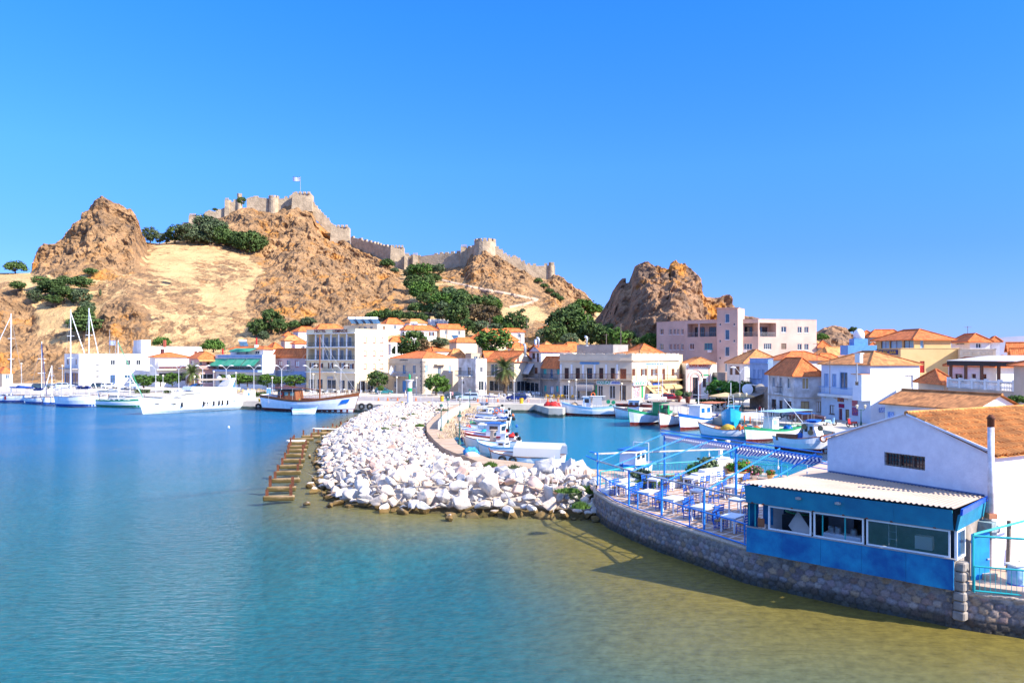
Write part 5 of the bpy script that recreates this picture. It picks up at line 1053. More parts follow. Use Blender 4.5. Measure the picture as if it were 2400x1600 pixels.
def tree(x, y, w, D=None, kind='dark', shape='round', label='', group=None, sz=None, name='tree', cat='tree', B=None, yt=None, z=None):
 """root at the ground point seen at (x, y); w = crown width in photo px"""
 if D is None:
  p = onhill(x, y, B)
  if p is None: p = P(x, y, 300)
 else: p = P(x, y, D)
 D = p.y; r = w / 2 / F * D; me, tr, h = tproto(kind, shape, TREEN[0] % 4); TREEN[0] += 1
 sz_ = 1.0
 H = (y - yt) / F * D if yt is not None else None       # total height
 if H: sz_ = max(.4, H / (h + .95) / r)
 o = thing(name, label, cat, p, random.uniform(0, 6.3), group); zc = h * r * sz_
 for nm, mm in (('trunk', tr), ('crown', me)):
  c = bpy.data.objects.new(nm, mm); COL.objects.link(c); c.parent = o; c.location = (0, 0, zc); c.scale = (r, r, r * sz_)
 return o
TREEN = [0]
pos_words = lambda x: 'far left' if x < 250 else 'left' if x < 800 else 'middle' if x < 1250 else 'right'
T = [] # x, y, width, kind, shape, label(or None)
C1 = ''
for x, y, w in ((95, 680, 36), (125, 700, 50), (152, 678, 34), (150, 712, 44), (128, 722, 34), (105, 700, 36)): T.append((x, y, w, 'dark', 'flat', C1, 'grove on the left hillside'))
T += [(42, 688, 32, 'dark', 'flat', 'flat topped tree standing apart at the left of the hillside grove', None), (188, 690, 46, 'dark', 'flat', 'wide layered pine at the right of the hillside grove', None), (192, 718, 40, 'olive', 'round', 'grey green olive tree below the layered pine', None), (82, 712, 34, 'olive', 'round', 'grey green tree at the lower left of the hillside grove', None), (172, 712, 26, 'green', 'round', 'brighter green tree inside the hillside grove', None), (212, 652, 26, 'dark', 'flat', 'small flat tree under the left rock peak', None), (235, 694, 13, 'olive', 'tall', 'small upright tree alone right of the grove', None),
  (36, 641, 46, 'dark', 'low', 'round bush on the skyline at the far left', None), (352, 571, 36, 'olive', 'round', 'grey green tree on the saddle beside the left peak', None), (374, 572, 24, 'olive', 'round', 'smaller tree right of the saddle tree', None), (197, 800, 66, 'dark', 'flat', 'spreading tree on the slope behind the tall masts', None), (205, 742, 34, 'olive', 'round', 'small tree above the spreading tree behind the masts', None), (196, 765, 44, 'dark', 'round', 'dark tree just above the spreading tree', None),
  (566, 482, 20, 'dark', 'round', 'tree growing inside the summit wall', None), (504, 495, 12, 'dark', 'low', 'small shrub on the left summit wall', None)]
for x, y, w in ((390, 572, 26), (410, 571, 40), (438, 571, 46), (465, 573, 52), (492, 575, 50), (518, 578, 46), (542, 580, 38), (480, 556, 50), (510, 562, 46), (455, 560, 40), (533, 568, 40)): T.append((x, y, w, 'olive' if x % 3 == 0 else 'dark', 'low' if x % 2 else 'round', 'grey green tree in the long copse below the summit', 'copse below the summit'))
for x, y, w in ((562, 592, 46), (585, 598, 54), (606, 592, 40)): T.append((x, y, w, 'dark', 'round', 'tree in the dense clump at the right end of the meadow', 'clump at the end of the meadow'))
C2 = 'green tree in the ravine thicket between the two castle hills'
for x, y, w in ((975, 645, 48), (1008, 642, 42), (1030, 645, 30), (958, 655, 30), (985, 668, 58), (1020, 662, 36), (968, 688, 48), (1000, 690, 50), (985, 712, 60), (1015, 705, 40), (975, 735, 46), (1008, 738, 46), (995, 725, 44)): T.append((x, y, w * .86, ('dark', 'green', 'olive', 'dark')[x % 4], 'round' if x % 3 else 'low', C2, 'ravine thicket'))
T += [(908, 628, 34, 'dark', 'low', 'dark shrub against the stepping castle wall', None), (925, 640, 20, 'olive', 'low', 'small shrub at the foot of the square tower', None), (1052, 700, 44, 'olive', 'low', 'round olive below the lower castle wall', None), (1045, 708, 24, 'dark', 'low', 'dark bush beside the round olive', None), (1082, 712, 34, 'dark', 'round', 'dark tree right of the round olive', None), (1158, 716, 32, 'olive', 'low', 'isolated round bush on the bare slope', None), (1225, 732, 14, 'olive', 'low', 'small agave like bush below the zigzag path', None)]
C3 = 'tree in the broad belt above the hillside houses'
for x, y, w, k in ((1062, 738, 56, 'dark'), (1036, 742, 54, 'green'), (1085, 748, 58, 'dark'), (1108, 738, 44, 'green'), (1138, 742, 50, 'dark'), (1160, 738, 36, 'green'), (1040, 760, 50, 'olive'), (1072, 772, 60, 'dark'), (1112, 765, 50, 'brown'), (1148, 775, 56, 'brown'), (1172, 782, 40, 'green'), (1210, 790, 56, 'dark'), (1125, 792, 40, 'olive'), (1160, 795, 36, 'olive'), (1095, 790, 40, 'dark'), (1190, 795, 36, 'green')): T.append((x, y, w, k, 'round', C3, 'tree belt above the houses'))
for x, y, w in ((885, 752, 40), (906, 750, 42), (930, 752, 40), (960, 752, 34), (868, 748, 26), (990, 755, 34)): T.append((x, y, w, 'green' if x % 2 else 'dark', 'low', 'green tree in the row behind the hotel solar tanks', 'row behind the hotel'))
for x, y, w in ((636, 780, 52), (602, 792, 42), (655, 785, 36)): T.append((x, y, w, 'dark', 'round', 'dark tree in the clump above the lilac house', 'clump above the lilac house'))
T += [(690, 772, 34, 'dark', 'low', 'low bush left of the wide orange roof', None), (722, 766, 36, 'olive', 'low', 'pale bush behind the wide orange roof', None)]
for i, (x, y) in enumerate(((1262, 664), (1275, 676), (1288, 688), (1300, 698), (1312, 706))): T.append((x, y, 20, 'dark', 'low', 'green bush in the diagonal streak below the castle end', 'diagonal streak of bushes'))
for x, y, w in ((1366, 728, 46), (1392, 740, 46), (1345, 742, 46), (1325, 762, 44), (1372, 762, 40)): T.append((x, y, w, 'dark' if x % 2 else 'green', 'low', 'tree on the ridge end left of the dark crag', 'trees on the ridge end'))
ADJ = {'dark': 'dark green', 'green': 'mid green', 'olive': 'grey green', 'bright': 'bright green', 'brown': 'dry brown'}
for i, t in enumerate(T):
 if t[6]:
  g_ = [q[0] for q in T if q[6] == t[6]]; u = (t[0] - min(g_)) / (max(g_) - min(g_)); T[i] = t[:5] + (f'{ADJ[t[3]]} {"bush" if t[4] == "low" else "tree"} at the {"left end" if u < .2 else "left side" if u < .42 else "middle" if u < .6 else "right side" if u < .82 else "right end"} of the {t[6]}',) + t[6:]
for t in T: tree(t[0], t[1], t[2], None, t[3], t[4], t[5], t[6], B=HB)
for i, (x, y, w, D, k) in enumerate(((1325, 808, 84, 232, 'dark'), (1352, 804, 70, 236, 'green'), (1300, 812, 54, 215, 'dark'), (1384, 815, 62, 225, 'dark'), (1280, 815, 44, 222, 'olive'), (1412, 818, 52, 218, 'dark'), (1445, 822, 50, 215, 'green'), (1335, 822, 40, 210, 'olive'))): tree(x, y, w, D, k, 'round', ('largest dark tree in the gap below the crag', 'mid green tree right of the largest one below the crag', 'dark tree left of the largest one below the crag', 'dark tree close to the shaded crag wall', 'grey green tree at the left end of the wooded gap', 'dark tree under the left edge of the crag', 'green tree under the middle of the crag foot', 'low grey green tree in front of the wooded gap')[i], 'wooded gap below the crag')
for x, y, w in ((1470, 800, 40), (1430, 780, 34), (1405, 790, 40), (1500, 812, 36)): tree(x, y, w, None, 'dark', 'low', 'scrub clinging to the shaded foot of the crag', 'scrub on the crag foot', B=CB)
tree(1524, 826, 44, 200, 'green', 'round', 'green tree between the crag and the pink block'); tree(1926, 800, 30, 262, 'green', 'low', 'green bush on the left of the rocky knoll'); tree(2000, 780, 22, 300, 'dark', 'low', 'bush on the skyline right of the rocky knoll')
tree(1158, 842, 80, 190, 'green', 'round', 'great round bright tree standing among the town roofs', yt=766); tree(968, 836, 66, 196, 'dark', 'round', 'tall dark pine beside the hotel loggias', yt=771); tree(990, 838, 34, 195, 'brown', 'round', 'browning branch of pine right of the dark pine', yt=792); tree(1030, 818, 40, 198, 'olive', 'round', 'soft green tree between pine and cream block', yt=790)
tree(940, 836, 44, 198, 'dark', 'low', 'low dark tree behind the hotel loggia'); tree(618, 800, 24, 222, 'olive', 'round', 'pale flowering oleander above the houses'); tree(380, 815, 40, 246, 'green', 'low', 'bush behind the white roof storey'); tree(500, 826, 50, 240, 'green', 'low', 'bushes between hillside and tiled roofs')
tree(1022, 925, 52, 164, 'green', 'round', 'clipped round tree in front of the town hall', yt=873); tree(1040, 924, 30, 166, 'green', 'round', 'smaller round tree touching the clipped tree', yt=888); tree(884, 912, 46, 176, 'dark', 'round', 'dark tree behind the hotel flagpoles', yt=868); tree(893, 918, 14, 170, 'green', 'round', 'small ball shrub by the hotel corner', yt=902)
PL = ((337, 909, 56), (376, 906, 46), (404, 905, 44), (537, 905, 50), (560, 906, 46), (580, 906, 44), (627, 908, 56), (655, 909, 66), (690, 909, 60))
for i, (x, y, w) in enumerate(PL): tree(x, y, w * .82, 182 + i % 3, 'green', 'flat' if i % 2 else 'round', 'leafy plaza tree in the row behind the moored boats', 'plaza trees along the left quay', yt=y - 33)
for i, (x, y, w, yt_) in enumerate(((1688, 942, 62, 888), (1716, 940, 50, 892), (1748, 936, 46, 892))): tree(x, y, w, 134 - i * 2, 'bright' if i < 2 else 'green', 'round', ('brightest green tree beside the tan umbrellas', 'middle tree of the cafe garden', 'darker tree against the pale blue house')[i], yt=yt_)
tree(2382, 950, 40, 70, 'green', 'low', 'climbing vine at the foot of the beige side wall')
# hedges, pots
def hedge(x0, x1, y, h, label, w=1.2, k='dark'):
 a, b = G(x0, y), G(x1, y); Ln = (b - a).length; o = thing('hedge', label, 'hedge', a, math.atan2(b.y - a.y, b.x - a.x)); mb = MB(); rr = random.Random(int(x0))
 for _ in range(int(Ln * 120)):
  q = Vector((rr.uniform(0, Ln), rr.uniform(-w / 2, w / 2), h * rr.random() ** .6)); n = Vector((rr.gauss(0, 1), rr.gauss(0, 1), 1)).normalized(); u = n.orthogonal().normalized() * .12; v = n.cross(u); mb.add([q - u - v, q + u - v, q + u + v, q - u + v], [(0, 1, 2, 3)])
 mb.build('foliage', LEAF[k], o)
hedge(593, 627, 930, .9, 'clipped low hedge by the yacht quay'); hedge(318, 350, 921, .8, 'low planting bed on the left quay', k='olive'); hedge(1632, 1720, 950, 1.1, 'dark hedge bordering the cafe garden', 1.6); hedge(885, 915, 917, .8, 'low hedge by the hotel corner', k='green'); hedge(385, 400, 921, .6, 'short planting bed right of the lamp on the left quay', k='olive')
# palms
def palm(x, y, D, H, R, label, fr=64):
 o = thing('palm_tree', label, 'palm tree', P(x, y, D)); rr = random.Random(int(x)); mb = MB(); mb.tube([(0, 0, -.2), (.1, 0, H * .5), (0, 0, H)], [.38, .30, .42], 10)
 for i in range(14): mb.lathe([(.33, H * i / 14), (.40, H * i / 14 + .12), (.31, H * i / 14 + .2)], 8)
 mb.build('trunk', BARK, o)
 for part, cnt, lo, hi, mm in (('frond_crown', fr, -.35, 1.35, leafmat('palm_green', (.16, .20, .06), (.06, .09, .03))), ('dry_fronds', fr // 2, -1.25, -.3, leafmat('palm_dry', (.36, .24, .10), (.2, .13, .06)))):
  mb = MB()
  for i in range(cnt):
   a = rr.random() * 6.283; el = rr.uniform(lo, hi); L_ = R * rr.uniform(.8, 1.08); n = 9; pts = []
   p = Vector((0, 0, H)); d = Vector((math.cos(a) * math.cos(el), math.sin(a) * math.cos(el), math.sin(el)))
   for k in range(n + 1): pts.append(p.copy()); p += d * L_ / n; d = (d + Vector((0, 0, -.10 - .02 * k))).normalized()
   side = Vector((-math.sin(a), math.cos(a), 0))
   for k in range(1, n):
    t = k / n; wl = R * .16 * math.sin(math.pi * (t * .85 + .12)) + .05; q0, q1 = pts[k], pts[k + 1]; dd = (q1 - q0)
    for m_ in range(3):
     q = q0 + dd * m_ / 3
     for sg in (-1, 1): mb.add([q, q + dd * .22, q + side * sg * wl + dd * .9 + V(0, 0, -.25 * wl)], [(0, 1, 2)])
   mb.tube(pts, .035, 3, .01, cap=False)
  mb.build(part, mm, o)
palm(1183, 927, 160, 5.3, 3.5, 'large shaggy date palm in front of the waterfront cafes', 90); palm(450, 907, 186, 3.4, 3.2, 'palm tree with brown lower fronds on the left plaza', 70)
# ================================================================ TAVERNA: sea wall, terrace, shack, gabled house
def hv(a, b): return (math.sin(a * 127.1 + b * 311.7) * 43758.5453) % 1.0
def stone_wall(path, ztop, zbot, label, seed=0, batter=.10):
 """rubble sea wall: stones are relief in one mesh, each stone with its own tone"""
 pts = [Vector(p) for p in path]; L_ = [0]
 for a, b in zip(pts[:-1], pts[1:]): L_.append(L_[-1] + (b - a).length)
 tot = L_[-1]; ds = .055; ns = int(tot / ds); nz = int((ztop - zbot) / .055); vs = []; cl = []
 pal = [(.30, .24, .22), (.22, .21, .22), (.35, .25, .18), (.26, .20, .22), (.20, .20, .19), (.40, .33, .26), (.30, .17, .13), (.24, .25, .27), (.45, .28, .13)]
 for i in range(ns + 1):
  s = min(i * ds, tot - 1e-4); k = max(j for j in range(len(L_) - 1) if L_[j] <= s); t = (s - L_[k]) / (L_[k + 1] - L_[k]); p = pts[k].lerp(pts[k + 1], t)
  d = (pts[k + 1] - pts[k]).normalized()
  if t > .5 and k + 2 < len(pts): d = d.lerp((pts[k + 2] - pts[k + 1]).normalized(), t - .5)
  elif t < .5 and k > 0: d = d.lerp((pts[k] - pts[k - 1]).normalized(), .5 - t)
  n = Vector((d.y, -d.x)).normalized()
  for j in range(nz + 1):
   z = zbot + (ztop - zbot) * j / nz; row = z / .25; w1 = 9; w2 = 9; cid = 0
   for rj in range(int(row) - 1, int(row) + 3):
    for ci in range(int(s / .36) - 1, int(s / .36) + 3):
     cx = (ci + .5 * (rj % 2) + .55 * hv(ci + seed, rj)) * .36; cy = (rj + .5 + .5 * (hv(rj, ci + 7 + seed) - .5)) * .25
     q = math.hypot((s - cx) / 1.25, (z - cy))
     if q < w1: w2, w1, cid = w1, q, hv(ci * 3.3 + seed, rj * 1.7)
     elif q < w2: w2 = q
   e = min(1, (w2 - w1) / .07); rel = .085 * math.sqrt(max(0, e)) + .02 * noise.noise(Vector((s * 3, z * 3, seed)))
   off = batter * (1 - (z - zbot) / (ztop - zbot)) + rel + (.06 if z > ztop - .16 else 0)
   if j == nz: off -= .12
   vs.append((p.x + n.x * off, p.y + n.y * off, z))
   c = (np.array(pal[int(cid * 8.99)]) * .55 + np.array((.14, .11, .09))) * (.6 + .45 * hv(cid, 3)); mort = np.array((.34, .29, .23)) if z > ztop - .5 + .5 * noise.noise(Vector((s * .4, 0, 0))) else np.array((.16, .13, .11)); c = c * e + mort * (1 - e)
   if z > ztop - .17: c = np.array((.50, .38, .27))
   wet = smooth((.42 + .12 * noise.noise(Vector((s, 0, 3))) - z) / .25); c = c * (1 - .72 * wet) + np.array((.05, .04, .02)) * wet * .6
   cl.append((*c, 1))
 nr = nz + 1; fs = [(a * nr + b, (a + 1) * nr + b, (a + 1) * nr + b + 1, a * nr + b + 1) for a in range(ns) for b in range(nz)]
 me = bpy.data.meshes.new('sea_wall'); me.from_pydata(vs, [], fs); at = me.color_attributes.new('tone', 'FLOAT_COLOR', 'POINT'); at.data.foreach_set('color', np.array(cl, dtype=np.float32).ravel())
 if 'stonewall' not in MATS: vcol_mat('stonewall', 'tone', .88, .015, 25, .3, 14)
 me.materials.append(MATS['stonewall']); me.polygons.foreach_set('use_smooth', [True] * len(me.polygons)); o = bpy.data.objects.new('sea_wall', me); COL.objects.link(o); tag(o, label, 'stone wall'); return o
WP = [(5.9, 52.2), (5.35, 49.4), (5.25, 48.2), (5.85, 44.6), (6.65, 42.2), (7.6, 39.9), (8.55, 38.0), (10.52, 34.22), (13.5, 31.45), (16.48, 28.68)]
stone_wall(WP, 1.50, -.8, 'rubble stone sea wall curving under the blue terrace'); stone_wall([(16.3, 28.85), (17.35, 28.12), (18.7, 27.5), (24, 24.1)], 1.32, -.8, 'darker boulder sea wall at the lower right corner', 5, .15)
mb = MB(); fl = [(5.6, 48.7), (6.15, 44.9), (7.9, 40.1), (8.8, 38.2), (10.6, 34.3), (14.6, 37.6), (21.5, 41.5), (19.6, 53.4), (16.2, 56.6), (9.3, 55.8), (6.4, 54.0)]
mb.poly([(x, y, 1.506) for x, y in fl])
m = bpy.data.materials.new('terrace_tiles'); m.use_nodes = True; t = m.node_tree; N = t.nodes; L = t.links; b = N['Principled BSDF']; b.inputs['Roughness'].default_value = .7
g = N.new('ShaderNodeNewGeometry'); mp = N.new('ShaderNodeMapping'); mp.inputs['Rotation'].default_value = (0, 0, R_(47)); L.new(g.outputs['Position'], mp.inputs[0]); br = N.new('ShaderNodeTexBrick'); br.offset = 0; br.inputs['Scale'].default_value = 1.0; br.inputs['Brick Width'].default_value = .62; br.inputs['Row Height'].default_value = .62; br.inputs['Mortar Size'].default_value = .06
br.inputs['Color1'].default_value = (.38, .22, .13, 1); br.inputs['Color2'].default_value = (.48, .30, .19, 1); br.inputs['Mortar'].default_value = (.62, .52, .44, 1); L.new(mp.outputs[0], br.inputs[0]); L.new(br.outputs[0], b.inputs['Base Color'])
struct(mb.build('terrace_floor', m))
PB = mat('pipe_blue', (.015, .17, .60), (.02, .24, .62), 6, .45)
# ---- railings
def rail(label, path, z, h, m=PB, posts=None, bars=0, low=True, name='railing'):
 o = thing(name, label, 'railing', (path[0][0], path[0][1], z)); og = o.location.copy(); pts = [Vector((x, y, z)) for x, y in path]
 mb = MB(); mb.tube([p + V(0, 0, h) for p in pts], .035, 6); mb.build('top_rail', m, o, org=og)
 if low: mb = MB(); mb.tube([p + V(0, 0, .06) for p in pts], .035, 6); mb.build('foot_rail', m, o, org=og)
 for p in (posts if posts is not None else path): mb = MB(); mb.tube([(p[0], p[1], z), (p[0], p[1], z + h)], .035, 6); mb.build('post', m, o, org=og)
 if bars:
  mb = MB()
  for a, b_ in zip(pts[:-1], pts[1:]):
   k = int((b_ - a).length / bars)
   for i in range(k): q = a.lerp(b_, i / k); mb.tube([q + V(0, 0, .06), q + V(0, 0, h)], .012, 4)
  mb.build('bars', m, o, org=og)
 return o
rail('blue pipe railing along the sea edge of the terrace', [(5.4, 48.4), (6.0, 44.7), (6.8, 42.3), (8.7, 38.0), (10.45, 34.15)], 1.51, .97, posts=[(5.5, 48), (6.9, 42.2), (8.75, 37.85), (10.4, 34.3)])
rail('thin turquoise railing along the back of the terrace', [(5.8, 50.4), (9.6, 53.9), (14.2, 55.6), (19, 53)], 1.51, .85, TEAL, bars=.28)
# ---- pipe frame with striped awnings
fr = thing('canopy_frame', 'blue pipe canopy frame with rolled striped awnings over the terrace', 'canopy frame', (10.7, 53.9, 1.5)); og = fr.location.copy()
def bar(name, a, b_, r=.045, m=PB): mb = MB(); mb.tube([a, b_], r, 8); return mb.build(name, m, fr, org=og)
for x, y, zt in ((5.6, 50.2, 3.62), (6.64, 43.6, 3.5), (7.93, 40.7, 3.44), (9.38, 37.5, 3.46), (10.7, 53.9, 4.5), (13.1, 44.9, 4.8), (16.1, 56.5, 2.98), (18.75, 53.5, 2.95)): bar('post', (x, y, 1.5), (x, y, zt), .075 if zt > 4 else .06)
RG = [V(10.55, 54.4, 4.47), V(13.1, 44.9, 4.78), V(15.2, 37.7, 5.0)]; SG = [V(5.5, 50.5, 3.1), V(6.64, 43.6, 3.46), V(7.93, 40.7, 3.46), V(9.38, 37.5, 3.5), V(10.35, 34.0, 3.68)]
mb = MB(); mb.tube(RG, .055, 8); mb.build('ridge_beam', PB, fr, org=og); mb = MB(); mb.tube([p + V(.05, .05, .22) for p in RG], .035, 8); mb.build('ridge_beam', PB, fr, org=og)
mb = MB(); mb.tube(SG, .05, 8); mb.build('eaves_beam', GREY, fr, org=og); mb = MB(); mb.tube([p + V(.1, .08, -.02) for p in SG], .03, 6); mb.build('eaves_beam', PB, fr, org=og)
def along(pts, t):
 L_ = [(b_ - a).length for a, b_ in zip(pts[:-1], pts[1:])]; s = t * sum(L_)
 for a, b_, l in zip(pts[:-1], pts[1:], L_):
  if s <= l + 1e-6: return a.lerp(b_, s / l)
  s -= l
 return pts[-1]
HB_ = [V(16.1, 56.5, 2.95), V(18.75, 53.5, 2.92), V(22.5, 45, 3.0)]
for t in (.03, .215, .40, .60, .79, .96): a = along(RG, t); b_ = along(SG, t * 1.0 + .02); e = (a - b_).normalized() * .35; bar('rafter', a + e, b_ - e * .3, .04)
for t in (.3, .48, .66, .84): bar('rafter', along(RG, t), along(HB_, t - .12), .035)
mb = MB(); mb.tube(HB_, .045, 6); mb.build('harbour_beam', PB, fr, org=og); mb = MB(); mb.tube([p - V(0, 0, .35) for p in HB_], .03, 6); mb.build('harbour_beam', PB, fr, org=og)
bar('white_pole', V(5.4, 50.2, 3.55), V(16.1, 56.5, 3.1), .06, mat('dirty_white_pole', (.62, .60, .58), (.3, .3, .32), 3, .6)); bar('brace', V(5.6, 50.2, 3.6), V(5.1, 50.6, 3.66)); bar('brace', V(5.6, 50.2, 3.1), V(4.9, 50.8, 3.35))
STB = mat('awning_blue', (.03, .10, .42), (.02, .08, .35)); STW = cloth('awning_white', (.82, .81, .80))
def striped(p0, p1):
 mb = MB(); n = int((p1 - p0).length / .15); side = Vector((-(p1 - p0).y, (p1 - p0).x, 0)).normalized()
 for i in range(n):
  for j in range(2):
   a, b_ = p0.lerp(p1, (i + j * .5) / n), p0.lerp(p1, (i + (j + 1) * .5) / n)
   w0 = .16 + .09 * math.sin((i + j * .5) * .22) + .03 * math.sin((i + j * .5) * .9); prof = [(-.16, -.12), (-.04, -.02), (.14, -.1), (.2, -.28), (.05, -.30 - w0 * .5), (-.06, -.3 - w0)]
   for (s0, z0), (s1, z1) in zip(prof[:-1], prof[1:]): mb.quad(a + side * s0 + V(0, 0, z0), b_ + side * s0 + V(0, 0, z0), b_ + side * s1 + V(0, 0, z1), a + side * s1 + V(0, 0, z1), mi=(i % 2))
 mb.build('striped_awning', [STW, STB], fr, org=og)
striped(along(RG, .02), along(RG, .53)); striped(along(RG, .56), along(RG, .99))
for t, u in ((.2, .3), (.35, .35), (.5, .6), (.7, .55)):
 a = along(RG, t).lerp(along(HB_, t), u); mb = MB(); mb.tube([a, a - V(0, 0, .75)], .01, 3); mb.lathe([(.02, 0), (.07, -.1), (.05, -.2), (.02, -.24)][::-1], 8, a - V(0, 0, .72)); mb.build('hanging_bulb', WHITE, fr, org=og)
# ---- tables and chairs
CHB = mat('chair_blue', (.01, .09, .42), (.012, .12, .50), 8, .5); RUSH = mat('rush_seat', (.34, .20, .07), (.24, .13, .05), 30, .9); TBW = mat('table_white_blue', (.72, .76, .80), (.58, .64, .70), 3, .5)
tb0 = thing('taverna_table', 'x', 'table'); mb = MB(); mb.bx(-.6, -.4, .71, .6, .4, .75); mb.bx(-.54, -.34, .62, .54, .34, .707); mb.build('tabletop', TBW, tb0)
for x in (-1, 1):
 for y in (-1, 1): mb = MB(); mb.bx(x * .53 - .035, y * .33 - .035, 0, x * .53 + .035, y * .33 + .035, .62); mb.build('leg', TBW, tb0)
ch0 = thing('taverna_chair', 'x', 'chair'); mb = MB(); mb.bx(-.20, -.20, .43, .20, .20, .465); mb.build('seat', RUSH, ch0)
for x in (-1, 1):
 mb = MB(); mb.tube([(x * .19, -.19, 0), (x * .19, -.19, .46)], .022, 5); mb.build('leg', CHB, ch0); mb = MB(); mb.tube([(x * .19, .19, 0), (x * .19, .19, .45), (x * .19, .26, .92)], .022, 5); mb.build('leg', CHB, ch0)
mb = MB(); [mb.bx(-.18, .2 + (z - .5) * .13, z, .18, .225 + (z - .5) * .13, z + .08) for z in (.56, .69, .82)]; mb.build('backrest', CHB, ch0)
mb = MB(); [mb.tube(q, .013, 4) for z in (.14, .28) for q in ([(-.19, -.19, z), (.19, -.19, z)], [(-.19, .19, z), (.19, .19, z)], [(-.19, -.19, z), (-.19, .19, z)], [(.19, -.19, z), (.19, .19, z)])]; mb.build('stretcher', CHB, ch0)
proto(tb0); proto(ch0); first = [True]
TB = [(1468, 1161, 'table at the seaward left corner of the terrace'), (1520, 1180, 'second table along the sea rail'), (1578, 1197, 'third table along the sea rail'), (1648, 1218, 'fourth table along the sea rail'), (1717, 1243, 'table beside the blue shack by the rail'), (1540, 1148, 'table by the white bench'), (1623, 1144, 'table in front of the whitewashed wall block'), (1642, 1176, 'table in the middle of the terrace'), (1722, 1139, 'table beneath the potted geraniums'), (1721, 1167, 'table behind the tall canopy post'), (1733, 1199, 'table half hidden by the shack')]
for i, (x, y, lab) in enumerate(TB):
 p = G(x, y, 1.51); a = R_(47) + random.uniform(-.06, .06); dup(tb0, p, a, 'white ' + lab, 'taverna tables') if i else (setattr(tb0, 'location', p), setattr(tb0.rotation_euler, 'z', a), tag(tb0, 'white ' + lab, 'table', 'taverna tables'))
 M = Matrix.Rotation(a, 3, 'Z')
 for k, (cx, cy, cr) in enumerate(((-.28, .62, 0), (.28, .60, 0), (-.28, -.62, math.pi), (.28, -.6, math.pi))):
  if (x, k) in ((1717, 3), (1733, 1), (1733, 0)): continue
  q = p + M @ Vector((cx + random.uniform(-.05, .05), cy + random.uniform(-.06, .12) * (1 if cy > 0 else -1), 0)); rz = a + cr + random.uniform(-.25, .25)
  lb = f'blue chair, {("far left", "far right", "near left", "near right")[k]} of the {lab}'
  if first[0]: ch0.location = q; ch0.rotation_euler.z = rz; tag(ch0, lb, 'chair', 'taverna chairs'); first[0] = False
  else: dup(ch0, q, rz, lb, 'taverna chairs')
# ---- white masonry and plants on the terrace
def wmass(name, label, cat, loc, rz, boxes, m=W_WHITE):
 o = thing(name, label, cat, loc, rz); mb = MB()
 for bb in boxes: mb.bx(*bb)
 q = mb.build('body', m, o); bv = q.modifiers.new('b', 'BEVEL'); bv.width = .05; bv.segments = 2; return o
wmass('bench', 'low whitewashed masonry bench on the terrace', 'bench', (10.3, 49.3, 1.5), .75, [(-.7, -.3, 0, .7, .3, .45)]); wmass('planter_wall', 'rough whitewashed wall block behind the tables', 'wall', (13.0, 51.0, 1.5), .6, [(-1.3, -.35, 0, 1.2, .35, .75), (-.6, -.3, .75, 1.2, .3, .95)])
wmass('outdoor_oven', 'white outdoor oven with a stub chimney at the harbour rail', 'oven', (14.6, 53.8, 1.5), .5, [(-.75, -.5, 0, .75, .5, 1.25), (-.6, -.4, 1.25, .6, .4, 1.35), (-.12, -.12, 1.35, .12, .12, 1.9)]); wmass('corner_pier', 'small white stepped pier at the seaward corner of the terrace', 'pier', (5.95, 47.2, 1.5), .3, [(-.35, -.4, 0, .55, .45, .3), (-.2, -.15, .3, .15, .2, .95)])
wmass('low_step', 'whitewashed step strip below the turquoise railing', 'step', (8.3, 51.6, 1.5), .75, [(-1.8, -.3, 0, 1.9, .3, .3)])
FLR = mat('red_petals', (.65, .02, .03), (.5, .01, .03), 5); FLP = mat('pink_petals', (.65, .2, .3), (.6, .15, .25), 5)
def potted(x, y, z, label, pm, pr, ph, br_, bh, fl=None, k='green', name='potted_plant'):
 p = G(x, y, z); o = thing(name, label, 'plant pot', p); rr = random.Random(int(x)); mb = MB(); mb.lathe([(pr * .65, 0), (pr, ph * .9), (pr * 1.1, ph), (pr * .9, ph), (pr * .85, ph * .9)], 12); mb.build('pot', pm, o, smooth=True)
 def lv(n, r0, s_, mm, nm):
  mb = MB()
  for _ in range(n):
   d = Vector((rr.gauss(0, 1), rr.gauss(0, 1), rr.gauss(0, 1))).normalized() * rr.uniform(r0, 1); q = Vector((d.x * br_, d.y * br_, ph + bh * .5 + d.z * bh * .55)); n_ = (d + Vector((rr.gauss(0, .5), rr.gauss(0, .5), .5))).normalized(); u = n_.orthogonal().normalized() * s_; v = n_.cross(u); mb.add([q - u - v * .5, q + u - v * .3, q + u * .3 + v, q - u * .8 + v * .7], [(0, 1, 2, 3)])
  mb.build(nm, mm, o)
 lv(420, .35, br_ * .13, LEAF[k], 'foliage')
 if fl: lv(45, .9, br_ * .11, fl, 'flowers')
YP = mat('ochre_pot', (.75, .48, .18), (.6, .38, .14), 4)
potted(1657, 1122, 1.5, 'wide bushy shrub in an ochre pot left of the oven', YP, .35, .5, .85, 1.0, k='olive'); potted(1716, 1120, 1.5, 'red geranium in pale pot beside the oven', YP, .33, .5, .5, .6, FLR, 'bright'); potted(1744, 1122, 1.5, 'largest red geranium in ochre pot by the canopy post', YP, .35, .55, .6, .8, FLR, 'bright'); potted(1768, 1122, 1.5, 'pink flowering plant right of the large geranium', W_WHITE, .3, .3, .65, .6, FLP, 'olive'); potted(1806, 1124, 1.5, 'small red flower pot at the shack roof edge', YP, .25, .35, .35, .35, FLR, 'bright'); potted(1622, 1122, 1.5, 'small yellowish shrub by the turquoise railing', YP, .28, .3, .5, .8, k='bright')
potted(1500, 1128, 1.5, 'spiky agave bush on the path behind the terrace', W_STONE, .3, .2, .75, .7, k='olive')
